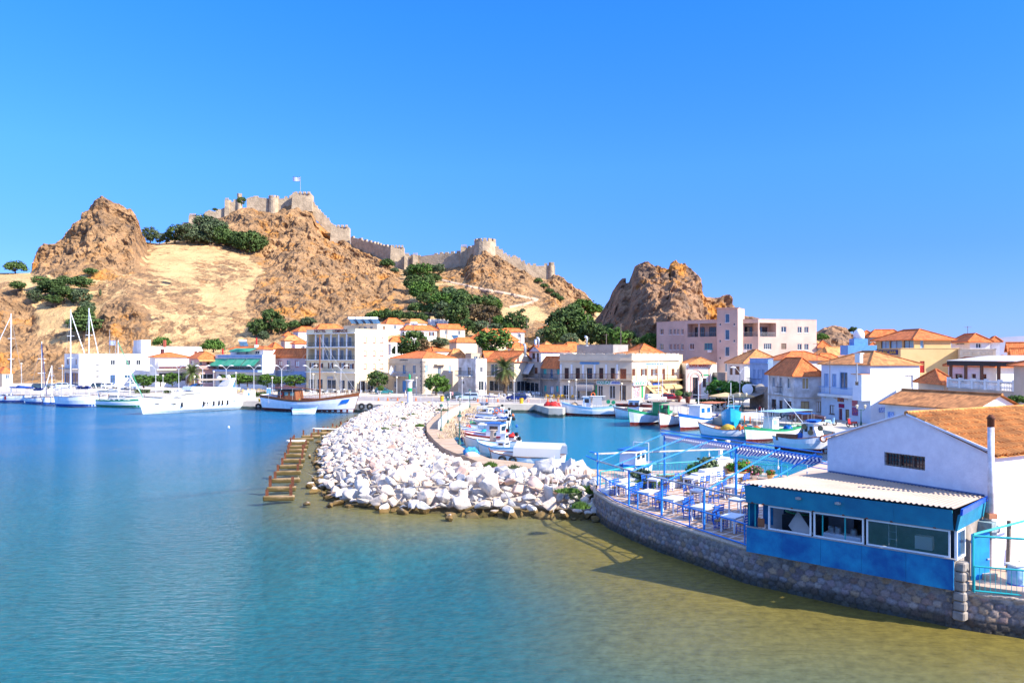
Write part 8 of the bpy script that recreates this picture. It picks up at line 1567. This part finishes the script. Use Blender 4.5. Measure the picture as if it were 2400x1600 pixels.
# cars
def car(label, x, y, D, rz, m, L=4.2, kind='hatch', name='parked_car'):
 p = P(x, 0, D); p.z = 1.21; o = thing(name, label, 'pickup' if kind == 'pickup' else 'car', p, rz); Wd = .84; l = L / 2
 pr = {'hatch': [(-l, .5), (-l, .95), (-l + .25, 1.4), (-l + .5, 1.47), (.35, 1.45), (1.05, .98), (l - .1, .82), (l, .5)], 'sedan': [(-l, .5), (-l, .92), (-l + .55, 1.0), (-l + 1.1, 1.40), (.3, 1.42), (1.0, .98), (l - .1, .82), (l, .45)], 'jeep': [(-l, .5), (-l, 1.1), (-l + .1, 1.62), (.3, 1.66), (.75, 1.12), (l - .05, 1.05), (l, .5)], 'pickup': [(-l, .55), (-l, 1.0), (-.5, 1.0), (-.4, 1.62), (.55, 1.64), (1.15, 1.1), (l - .05, .98), (l, .5)]}[kind]
 bt = [(l - .3, .28), (-l + .3, .28)]; P_ = pr + bt; n = len(P_); mb = MB(); tp = lambda z: .80 if z > 1.25 else 1.0
 vs = [(a, s * Wd * tp(z), z) for s in (-1, 1) for a, z in P_]; mb.add(vs, [tuple(range(n))[::-1], tuple(range(n, 2 * n))] + [(i, (i + 1) % n, (i + 1) % n + n, i + n) for i in range(n)]); q = mb.build('body', m, o); bv = q.modifiers.new('b', 'BEVEL'); bv.width = .06; bv.segments = 2; bv.limit_method = 'ANGLE'
 tops = [a for a, z in pr if z > 1.25]; x0, x1 = min(tops), max(tops); zt = 1.36; f0 = .2 if kind != 'pickup' else .05
 for s in (-1, 1):
  for i in range(2): a, b_ = x0 - f0 * .3 + (x1 - x0 + .3) * i / 2 + .06, x0 - f0 * .3 + (x1 - x0 + .3) * (i + 1) / 2 - .04; mb = MB(); mb.add([(a - .05, s * (Wd * .985 + .012), 1.0), (b_ + (.25 if i else 0), s * (Wd * .985 + .012), 1.0), (b_, s * (Wd * .82 + .02), zt), (a + .08, s * (Wd * .82 + .02), zt)], [(0, 1, 2, 3)[::s]]); mb.build('side_window', GLASS, o)
 xa = [a for a, z in pr if z < 1.2 and a > x1][0]; mb = MB(); mb.quad((xa - .04, -.72, 1.02), (xa - .04, .72, 1.02), (x1 + .06, .6, 1.40), (x1 + .06, -.6, 1.40)); mb.build('windscreen', GLASS, o)
 for sx in (-1, 1):
  for s in (-1, 1):
   cx = sx * (l - .75); mb = MB(); mb.tube([(cx, s * .62, .32), (cx, s * .86, .32)], .32, 14); w_ = mb.build('wheel', BLACK, o); mb = MB(); mb.tube([(cx, s * .855, .32), (cx, s * .875, .32)], .19, 10); mb.build('rim', GREY, w_)
 for s in (-1, 1): mb = MB(); mb.box((l - .04, s * .6, .72), (.06, .3, .14)); mb.build('headlight', FRAMEW, o); mb = MB(); mb.box((-l + .02, s * .66, .85), (.06, .2, .2)); mb.build('tail_light', RED, o)
CP = lambda n, c: mat(n, c, tuple(v * .8 for v in c), 1, .25, spec=.6)
SILV, NAVC, WHC, REDC, BRC, BLKC = CP('silver_car', (.42, .52, .62)), CP('navy_car', (.01, .02, .12)), CP('white_car', (.7, .74, .8)), CP('red_car', (.5, .02, .03)), CP('maroon_car', (.10, .04, .04)), CP('dark_car', (.03, .06, .08))
car('silver blue estate car parked beside the breakwater root', 1095, 939, 150, math.pi, SILV, 4.5); car('dark green car behind the silver estate car', 1063, 934, 156, math.pi + .2, BLKC, 4.0, 'sedan'); car('navy hatchback by the yellow bin', 1210, 940, 148, math.pi, NAVC, 4.0); car('white small jeep in front of the ticket awning', 1537, 940, 142, .2, WHC, 3.8, 'jeep'); car('red small car right of the white jeep', 1574, 938, 147, -.5, REDC, 3.8); car('dark red saloon with roof rack before the cream house', 1893, 990, 101, -.5, BRC, 4.4, 'sedan')
car('silver pickup parked before the port office', 312, 905, 193, math.pi - .5, SILV, 4.9, 'pickup'); car('black car at the foot of the left rocks', 97, 905, 200, .4, BLKC, 4.2); car('dark car by the port office door', 235, 905, 205, .1, BLKC, 4.1); car('white car beside the port office blue door', 258, 905, 203, 0, WHC, 4.1); car('silver car under the blue end wall', 152, 905, 205, .3, SILV, 4.1); car('teal car under the dark tree at the hotel corner', 900, 912, 172, .2, CP('teal_car', (.02, .16, .18)), 4.0)
# motorbikes
def moto(label, x, y, m, rz):
 o = thing('motorbike', label, 'motorbike', G(x, y), rz)
 for cx in (-.65, .65): mb = MB(); mb.tube([(cx + .26 * math.cos(a), 0, .3 + .26 * math.sin(a)) for a in [i * math.pi / 6 for i in range(13)]], .06, 6); mb.tube([(cx - .25, 0, .3), (cx + .25, 0, .3)], .015, 3); mb.build('wheel', BLACK, o)
 mb = MB(); mb.hexa([(-.75, -.13, .5), (.1, -.1, .45), (.1, .1, .45), (-.75, .13, .5), (-.7, -.12, .78), (.1, -.1, .7), (.1, .1, .7), (-.7, .12, .78)]); mb.hexa([(.38, -.2, .3), (.5, -.2, .3), (.5, .2, .3), (.38, .2, .3), (.5, -.16, 1.0), (.58, -.16, 1.0), (.58, .16, 1.0), (.5, .16, 1.0)]); mb.tube([(0, 0, .35), (.4, 0, .35)], .1, 6); mb.build('body', m, o)
 mb = MB(); mb.tube([(.66, 0, .3), (.5, 0, 1.05)], .03, 5); mb.tube([(.45, -.32, 1.08), (.5, 0, 1.05), (.45, .32, 1.08)], .02, 4); mb.build('handlebar', GREY, o)
moto('pale blue motorbike parked at the corner house wall', 1945, 997, LB, .2); moto('red scooter by the corner house door', 1997, 1001, REDC, 1.9); moto('dark motorbike by the cream house', 1838, 983, BLKC, 2.4)
# people: one skinned body each
SK = None
def person(label, x, y, shirt, legs, pose='stand', rz=0, z=1.2, h=1.7, hairm=BROWN, name='person', legskin=False):
 p = G(x, y, z); o = thing(name, label, 'person', p, rz); k = h / 1.7; sit = pose == 'sit'; hz = .5 if sit else .88
 J = [((0, 0, hz), .125, 0), ((0, 0, hz + .22), .11, 1), ((0, 0, hz + .48), .135, 1), ((0, 0, hz + .57), .055, 0), ((0, .02, hz + .66), .07, 0), ((0, .03, hz + .76), .085, 0), ((0, .01, hz + .80), .06, 0)]; E = [(i, i + 1) for i in range(6)]
 sw = .16 if pose == 'walk' else .02
 for s in (-1, 1):
  b_ = len(J); f = s * sw; hipk = [(s * .09, 0, hz - .04), (s * .11, .42, hz - .02), (s * .11, .45, hz - .26), (s * .11, .46, .06), (s * .11, .60, .04)] if sit else [(s * .09, 0, hz - .06), (s * .10, f + .03, .47), (s * .10, f * 1.1, .22), (s * .10, f * 1.2 - .02, .06), (s * .11, f * 1.2 + .14, .035)]
  J += [(q, r, 2) for q, r in zip(hipk, (.09, .065, .058, .042, .035))]; E += [(0, b_)] + [(b_ + i, b_ + i + 1) for i in range(4)]
  b_ = len(J); sh = hz + .49; arm = [(s * .18, 0, sh), (s * .24, -.02 - f * .6, sh - .28), (s * .22, .10 - f, sh - .50), (s * .21, .15 - f, sh - .60)]
  J += [(q, r, c) for q, r, c in zip(arm, (.055, .042, .033, .028), (1, 0, 0, 0))]; E += [(2, b_)] + [(b_ + i, b_ + i + 1) for i in range(3)]
  for fi in range(5): c_ = len(J); q = Vector(arm[3]); J.append(((q + V((fi - 2) * .016 * s, .02 + (.02 if fi == 0 else 0), -.085 + .012 * abs(fi - 2)))[:], .009, 0)); E.append((b_ + 3, c_))
 me = bpy.data.meshes.new('body'); me.from_pydata([q for q, _, _ in J], E, []); ob = bpy.data.objects.new('tmp', me); COL.objects.link(ob); md = ob.modifiers.new('s', 'SKIN'); sk = me.skin_vertices[0].data
 for i, (_, r, _) in enumerate(J): sk[i].radius = (r, r * (.72 if i in (0, 1, 2) else 1)); sk[i].use_root = (i == 0)
 ob.modifiers.new('u', 'SUBSURF').levels = 1; dg = bpy.context.evaluated_depsgraph_get(); m2 = bpy.data.meshes.new_from_object(ob.evaluated_get(dg)); bpy.data.objects.remove(ob); m2.name = 'body'; m2.materials.clear(); [m2.materials.append(q) for q in (SKIN, shirt, legs)]
 for f in m2.polygons:
  c = f.center; top_ = hz + .545; f.material_index = 0 if c.z > top_ else 1 if (c.z > hz and abs(c.x) < .21) or (c.z > hz + .33) else (2 if (c.z < hz + .01 and abs(c.x) < .2 and (c.z > (.5 if legskin else .09) or (sit and c.z > .09))) else 0)
  f.use_smooth = True
 q = bpy.data.objects.new('body', m2); COL.objects.link(q); q.parent = o; q.scale = (k, k, k)
 mb = MB(); mb.lathe([(.088, -.02), (.098, .05), (.075, .11), (.01, .135)], 10, (0, -.005, hz + .745)); mb.build('hair', hairm, q, smooth=True)
SW, SRd, SNv, SBk, STn, SBl = mat('shirt_white', (.75, .73, .72)), mat('shirt_red', (.6, .03, .03)), mat('shirt_navy', (.02, .03, .1)), mat('trousers_dark', (.04, .04, .05)), mat('shorts_tan', (.4, .3, .2)), mat('shirt_blue', (.08, .2, .5))
person('person in white shirt and shorts walking near the harbour light', 950, 932, SW, SW, 'walk', 1.9, legskin=True); person('person in white dress crossing the road by the dark car', 1056, 935, SW, SW, 'walk', .4); person('person in pink top beside the one in white', 1060, 936, mat('shirt_pink', (.6, .3, .3)), SBk, 'walk', .3); person('person in dark clothes standing at the travel agency', 1441, 939, SBk, SBk, 'stand', 2.8)
person('person in a red shirt sitting outside the cafe', 1781, 969, SRd, SBk, 'sit', 2.2); person('person in navy sitting at the cream house wall', 1811, 975, SNv, SBk, 'sit', 2.8); person('person in blue leaning near the harbour light', 956, 944, SBl, SNv, 'stand', 1); person('person seated in dark clothes under the tan umbrella', 1703, 960, SRd, SBk, 'sit', .5); person('person in white seated left under the tan umbrella', 1698, 962, SW, STn, 'sit', 3); person('person in black helmet near the bicycles by the gate house', 1663, 938, SBk, SNv, 'stand', .8); person('person in blue cap standing on the white jeep side', 1534, 936, SBl, STn, 'stand', .3)
# umbrellas
def umbrella(x, y, z, w, h, m, label, folded=False, D=None, group=None):
 p = G(x, y, z) if D is None else P(x, HZ + (CH - z) * F / D, D); o = thing('parasol', label, 'parasol', p, .4, group); mb = MB(); mb.tube([(0, 0, 0), (0, 0, h)], .035, 6); mb.build('pole', GREY, o); mb = MB()
 if folded: mb.lathe([(.05, 0), (.2, .25), (.24, .9), (.16, 1.6), (.03, 2.1)], 9, (0, 0, h - 2.1))
 else:
  q = [(math.cos(a) * w, math.sin(a) * w, h - .55) for a in [math.pi / 4 * i + .4 for i in range(8)]]; mb.add(q + [(0, 0, h)], [(i, (i + 1) % 8, 8) for i in range(8)]); mb.add(q + [(v[0], v[1], v[2] - .18) for v in q], [(i, i + 8, (i + 1) % 8 + 8, (i + 1) % 8) for i in range(8)])
 mb.build('canopy', m, o)
BKC = mat('black_canvas', (.02, .025, .03), (.03, .035, .05), 2, .8)
for x, y, w in ((1085, 919, 3.1), (1112, 919, 3.1)): umbrella(x, y, 1.2, w, 3.0, BKC, f'wide black parasol left of the folded white one, {"left" if x < 1100 else "right"} of the pair')
for x in (1150, 1172, 1205, 1228, 1250): umbrella(x, 922, 1.2, 2.4, 3.1, BKC, 'black parasol in the row shading the waterfront cafe', group='black cafe parasols')
for x, y, n_ in ((719, 918, 'left of the hotel doors'), (789, 919, 'before the hotel middle doors'), (1138, 929, 'beside the black parasols'), (1271, 926, 'by the turquoise shuttered house')): umbrella(x, y, 1.2, 1, 3.4, AWN_W, 'folded white parasol ' + n_, True)
umbrella(1700, 962, 1.2, 2.6, 2.9, mat('tan_parasol', (.62, .44, .22), (.55, .38, .18)), 'left tan parasol over the cafe garden'); umbrella(1733, 962, 1.2, 2.4, 2.9, mat('tan_parasol', (.62, .44, .22)), 'right tan parasol over the cafe garden'); umbrella(1712, 950, 1.2, 2.6, 3.5, TEAL, 'green parasol behind the tan ones'); umbrella(2127, 0, 1.2, 1, 3.4, PB, 'folded blue parasol behind the gable apex', True, D=62); umbrella(2197, 0, 1.2, 1, 3.3, PB, 'tip of a second folded blue parasol behind the roof', True, D=60)
# cafe chairs and tables, too small in the photo to show their parts
def cafe(m, nm):
 mb = MB(); mb.bx(-.23, -.23, .42, .23, .23, .46); mb.bx(-.23, .2, .46, .23, .24, .88); [mb.bx(a - .02, b_ - .02, 0, a + .02, b_ + .02, .42) for a in (-.2, .2) for b_ in (-.2, .2)]; me = bpy.data.meshes.new('cafe_chair'); me.from_pydata(mb.v, [], mb.f); me.materials.append(m); return me
CF = {'white': cafe(FRAMEW, 'w'), 'black': cafe(BLACK, 'b'), 'wicker': cafe(AWN_T, 't'), 'orange': cafe(YEL, 'o')}; mb = MB(); mb.lathe([(.25, 0), (.04, .03), (.04, .7), (.42, .71), (.42, .75)], 10); tm = bpy.data.meshes.new('cafe_table'); tm.from_pydata(mb.v, [], mb.f); tm.materials.append(FRAMEW)
rr = random.Random(11)
for x0, x1, y, n_, kinds, where in ((1085, 1255, 931, 26, ('white',), 'outside the palm cafe'), (1205, 1290, 926, 18, ('white',), 'under the black parasols'), (690, 890, 922, 30, ('black', 'white'), 'before the hotel'), (540, 640, 921, 22, ('wicker',), 'on the left plaza'), (1278, 1345, 933, 14, ('orange',), 'left of the travel agency'), (1648, 1745, 960, 16, ('wicker', 'black'), 'in the cafe garden'), (395, 440, 921, 10, ('white',), 'by the left palm')):
 for i in range(n_):
  k = kinds[i % len(kinds)]; p = G(x0 + (x1 - x0) * (i + rr.random() * .6) / n_, y + rr.uniform(-2.5, 2.5), 1.33 if y < 934 else 1.2); o = bpy.data.objects.new('cafe_chair', CF[k]); COL.objects.link(o); o.location = p; o.rotation_euler.z = rr.random() * 6.3; tag(o, f'{k} cafe chair in the crowded seating {where}', 'chair', f'{k} chairs {where}')
  if i % 4 == 1: o = bpy.data.objects.new('cafe_table', tm); COL.objects.link(o); o.location = p + V(.5, -.5, 0); tag(o, f'small round white table in the seating {where}', 'table', f'tables {where}')
# small street things
def simple(name, label, cat, p, parts, rz=0, group=None):
 o = thing(name, label, cat, p, rz, group)
 for nm, m, fn in parts: mb = MB(); fn(mb); mb.build(nm, m, o)
 return o
for x, y, n_ in ((1036, 940, 'left of the silver car'), (1222, 945, 'in front of the navy hatchback')): simple('litter_bin', 'yellow litter bin ' + n_, 'bin', G(x, y), [('body', YEL, lambda mb: mb.lathe([(.32, 0), (.36, .9), (.3, 1.0)], 10)), ('lid', DARK, lambda mb: mb.lathe([(.37, 1.0), (.2, 1.1)], 10))])
for x, y, n_ in ((942, 948, 'left of the harbour light'), (1005, 948, 'right of the harbour light'), (608, 941, 'behind the yacht stern')): simple('bollard', 'yellow mooring bollard ' + n_, 'bollard', G(x, y), [('body', YEL, lambda mb: mb.lathe([(.25, 0), (.18, .1), (.16, .4), (.27, .45), (.27, .55)], 10))])
for i, x in enumerate((887, 909, 932, 975, 1120, 1141, 1167, 1238, 1284, 1308, 1500)): simple('traffic_cone', 'small red road cone on the quay side of the road', 'traffic cone', G(x, 939 + (2.5 if x > 1100 else 0) + (6 if x > 1400 else 0)), [('cone', ORANGE, lambda mb: mb.lathe([(.22, 0), (.2, .04), (.04, .7)], 8))], group='red cones along the road')
for i in range(46): x = 860 + i * 14; simple('post', 'short white post in the row dividing quay and pavement', 'bollard', G(x, 929.5 + max(0, (x - 900)) * .016 + (i % 2) * 9), [('post', LST, lambda mb: mb.tube([(0, 0, 0), (0, 0, .85)], .05, 5))], group='white posts along the promenade')
simple('bench', 'plain brown bench on the quay left of the harbour light', 'bench', G(926, 938), [('seat', WOOD, lambda mb: mb.bx(-1, -.25, .4, 1, .25, .48)), ('leg', GREY, lambda mb: mb.bx(-.85, -.2, 0, -.7, .2, .4)), ('leg', GREY, lambda mb: mb.bx(.7, -.2, 0, .85, .2, .4))])
simple('information_kiosk', 'white kiosk with blue arc by the yacht quay', 'kiosk', G(585, 934), [('body', FRAMEW, lambda mb: mb.bx(-1, -.5, 0, 1, .5, 1.7)), ('screen', LBLUE, lambda mb: mb.bx(-.2, -.52, .7, .2, -.503, 1.2))]); simple('kiosk_board', 'tall blue white board beside the yacht flybridge', 'sign', G(547, 928), [('board', LBLUE, lambda mb: mb.bx(-.3, -.1, 0, .3, .1, 3.2))])
simple('pillar_sign', 'blue and white pillar sign by the schooner stern', 'sign', G(630, 935), [('pillar', FRAMEW, lambda mb: mb.bx(-.35, -.2, 0, .35, .2, 2.3)), ('top', LBLUE, lambda mb: mb.bx(-.36, -.21, .9, .36, .21, 2.1))])
for x, y, m, lb, tx in ((1361, 935, GREEN, 'green feather flag at the arched awning', 'TAXI'), (1409, 936, BLUE, 'blue feather flag by the travel agency door', '')):
 o = simple('feather_flag', lb, 'flag', G(x, y), [('pole', GREY, lambda mb: mb.tube([(-.3, 0, 0), (-.3, 0, 2.3)], .03, 4)), ('cloth', m, lambda mb: mb.add([(-.28, 0, .3), (.3, .05, .2), (.3, 0, 1.6), (0, .03, 2.2), (-.28, 0, 2.35)], [(0, 1, 2, 3, 4)]))]);
 if tx: text(tx, .42, FRAMEW, o, (0, -.03, 1.1)).rotation_euler = (R_(90), R_(-90), 0)
for x, n_, c1, c2 in ((881, 'first', FB, FW), (886, 'second', FW, FB), (890, 'third', FB, RED), (895, 'fourth', FW, RED)): simple('flagpole', f'white hotel flagpole with hanging flag, {n_} from the left', 'flagpole', G(x, 918), [('pole', FRAMEW, lambda mb: mb.tube([(0, 0, 0), (0, 0, 5)], .05, 5)), ('flag', c1, lambda mb: mb.add([(-.03, 0, 4.9), (-.5, .1, 4.3), (-.45, .1, 3.5), (-.03, 0, 4.0)], [(0, 1, 2, 3)])), ('flag', c2, lambda mb: mb.add([(-.03, .02, 4.4), (-.35, .05, 4.0), (-.3, .05, 3.3), (-.03, .02, 3.7)], [(0, 1, 2, 3)]))])
simple('banner', 'white banner flag hanging from the town hall balcony', 'flag', P(929, 876, 176.5), [('pole', GREY, lambda mb: mb.tube([(0, 0, 0), (-1.2, -.3, 2.0)], .03, 4)), ('cloth', FW, lambda mb: mb.add([(-1.15, -.3, 1.95), (-1.7, -.25, .4), (-1.3, -.25, -.3), (-.5, -.1, .6)], [(0, 1, 2, 3)]))])
for x, y, h, D in ((969, 818, 62, 212), (1047, 800, 30, 205), (1143, 790, 30, 210), (1235, 795, 48, 220), (1220, 815, 32, 190), (1455, 812, 54, 178), (1421, 812, 30, 178), (1378, 800, 62, 225), (1373, 790, 55, 245), (1290, 772, 30, 262), (1298, 773, 32, 262), (1148, 775, 30, 235), (2268, 790, 26, 125), (1915, 845, 44, 112), (1945, 905, 60, 100)): o = simple('utility_pole', 'thin pole rising above the town roofs', 'pole', P(x, y, D), [('pole', mat('old_pole', (.2, .15, .12)), lambda mb: (mb.tube([(0, 0, -1), (0, 0, h / F * D)], .09 if D > 150 else .04, 5), mb.tube([(-.6, 0, h / F * D * .9), (.6, 0, h / F * D * .9)], .03, 4)))], group='poles and aerials above the roofs')
simple('roof_pipe', 'red chimney on the white roof storey', 'chimney', P(386, 812, 236), [('stack', mat('brick_red', (.4, .1, .06)), lambda mb: mb.bx(-.35, -.35, -.2, .35, .35, 2.0))]); simple('roof_pipe', 'red metal flue over the green awning house', 'chimney', P(601, 812, 200), [('stack', RED, lambda mb: mb.lathe([(.25, 0), (.2, 2.3)], 8)), ('base', WHITE, lambda mb: mb.bx(-.4, -.4, -.3, .4, .4, .5))]); simple('roof_pipe', 'short red flue on the orange roof left of the green awnings', 'chimney', P(522, 830, 205), [('stack', RED, lambda mb: mb.lathe([(.22, 0), (.2, 1.5)], 8))])
for x, y, n_ in ((848, 952, 'left tyre of the pair on the quay wall'), (867, 952, 'right tyre of the pair on the quay wall'), (606, 952, 'tyre on the quay wall behind the yacht')): simple('tyre', n_, 'tyre', V(*(P(x, y, 135.6 if x > 700 else 145))), [('tyre', BLACK, lambda mb: mb.tube([(.42 * math.cos(a), -.15, .42 * math.sin(a)) for a in [i * math.pi / 8 for i in range(17)]], .2, 7))])
def mound(name, label, x, y, z, r, h, m, sx=1.0, rz=0, m2=None, drape=0):
 p = G(x, y, z); o = thing(name, label, 'net pile', p, rz); mb = MB(); n = 20; pr = [(r, -.1), (r * .97, h * .3), (r * .82, h * .62), (r * .55, h * .88), (r * .2, h), (.01, h)]; mb.lathe(pr, n, (0, 0, 0), 0, sx)
 mb.v = [Vector(v) + Vector((noise.noise(Vector(v) * 1.7 + V(x, 0, 0)), noise.noise(Vector(v) * 1.7 + V(5, y, 0)), noise.noise(Vector(v) * 2.3))) * .42 * r for v in mb.v]; mb.build('cover', m, o, smooth=True)
 if drape:
  mb = MB(); q = [(-.75 * r + 1.5 * r * i / 12, -r * .9 - .1 * (i % 2), 0) for i in range(13)]; mb.add([(a, b_ + r * .25, h * .55) for a, b_, c in q] + [(a, b_ - .12, -.25 - .1 * ((i * 7) % 3)) for i, (a, b_, c) in enumerate(q)], [(i, i + 1, i + 14, i + 13) for i in range(12)]); mb.build('hanging_net', m2, o)
TARP = mat('dull_tarpaulin', (.66, .63, .58), (.45, .43, .41), 1.2, .8, .04, 5); TANN = mat('pale_tan_net', (.62, .46, .34), (.48, .33, .24), 9, .95); mound('covered_nets', 'fishing nets under a white tarpaulin, left mound on the path', 1293, 1104, 1.35, 1.15, .85, TARP, 1.2); mound('covered_nets', 'larger white covered net mound with brown net hanging down', 1350, 1112, 1.35, 1.1, .95, TARP, 1.1, 0, TANN, 1); mound('net_pile', 'blue and green net heap at the bend of the path', 1104, 1064, 1.35, .62, .62, NETB, 1.1); mound('net_pile', 'orange white net bundle beside the blue heap', 1108, 1068, 1.35, .45, .35, mat('coral_net', (.7, .35, .25), (.7, .65, .6), 9), 1.4)
mound('covered_boat', 'red and white covered dinghy lying on the quay corner', 1296, 951, 1.2, 1.0, .7, RED, 1.5)
rr = random.Random(4)
for i, (x, y) in enumerate(((1108, 962), (1098, 968), (1088, 978), (1078, 990), (1067, 1000), (1062, 1013), (1060, 1025))):
 o = thing('driftwood', 'pale dry reeds and sticks on the inner edge of the path', 'reeds', G(x, y, 1.36), rr.random(), 'reeds on the inner path edge'); mb = MB();
 for _ in range(60): a = V(rr.uniform(-1.6, 1.6), rr.uniform(-.9, .9), 0); mb.tube([a, a + V(rr.uniform(-.4, .4), rr.uniform(-.4, .4), rr.uniform(.15, .7))], .03, 3)
 mb.build('sticks', mat('dry_reed', (.62, .48, .30), (.45, .33, .2), 5, .9), o)
for i, (x, y, k) in enumerate(((1590, 942, 'green'), (1612, 945, 'olive'))):
 potted(x, y, 1.2, ('clipped round bush in brown pot by the yellow shop', 'spiky bush in brown pot right of the round one')[i], mat('brown_pot', (.2, .06, .04)), .5, 1.2, .8, 1.1, k=k)
simple('satellite_dish', 'white satellite dish over the cafe awning', 'satellite dish', P(1752, 912, 120), [('dish', FRAMEW, lambda mb: mb.tube([(0, 0, 0), (-.05, -.15, .02)], [.85, .2], 18)), ('arm', GREY, lambda mb: mb.tube([(0, .02, -.2), (0, .8, -.5)], .04, 4))], .2); simple('satellite_dish', 'second smaller dish right of the white dish', 'satellite dish', P(1782, 910, 121), [('dish', W_GREY, lambda mb: mb.tube([(0, 0, 0), (-.05, -.15, .02)], [.75, .2], 18)), ('arm', GREY, lambda mb: mb.tube([(0, .02, -.2), (0, .8, -.5)], .04, 4))], .2)
simple('blue_bin', 'blue rubbish barrel beside the dark red saloon', 'bin', G(1865, 985), [('body', BLUE, lambda mb: mb.lathe([(.35, 0), (.38, 1.0), (.3, 1.05)], 12))])
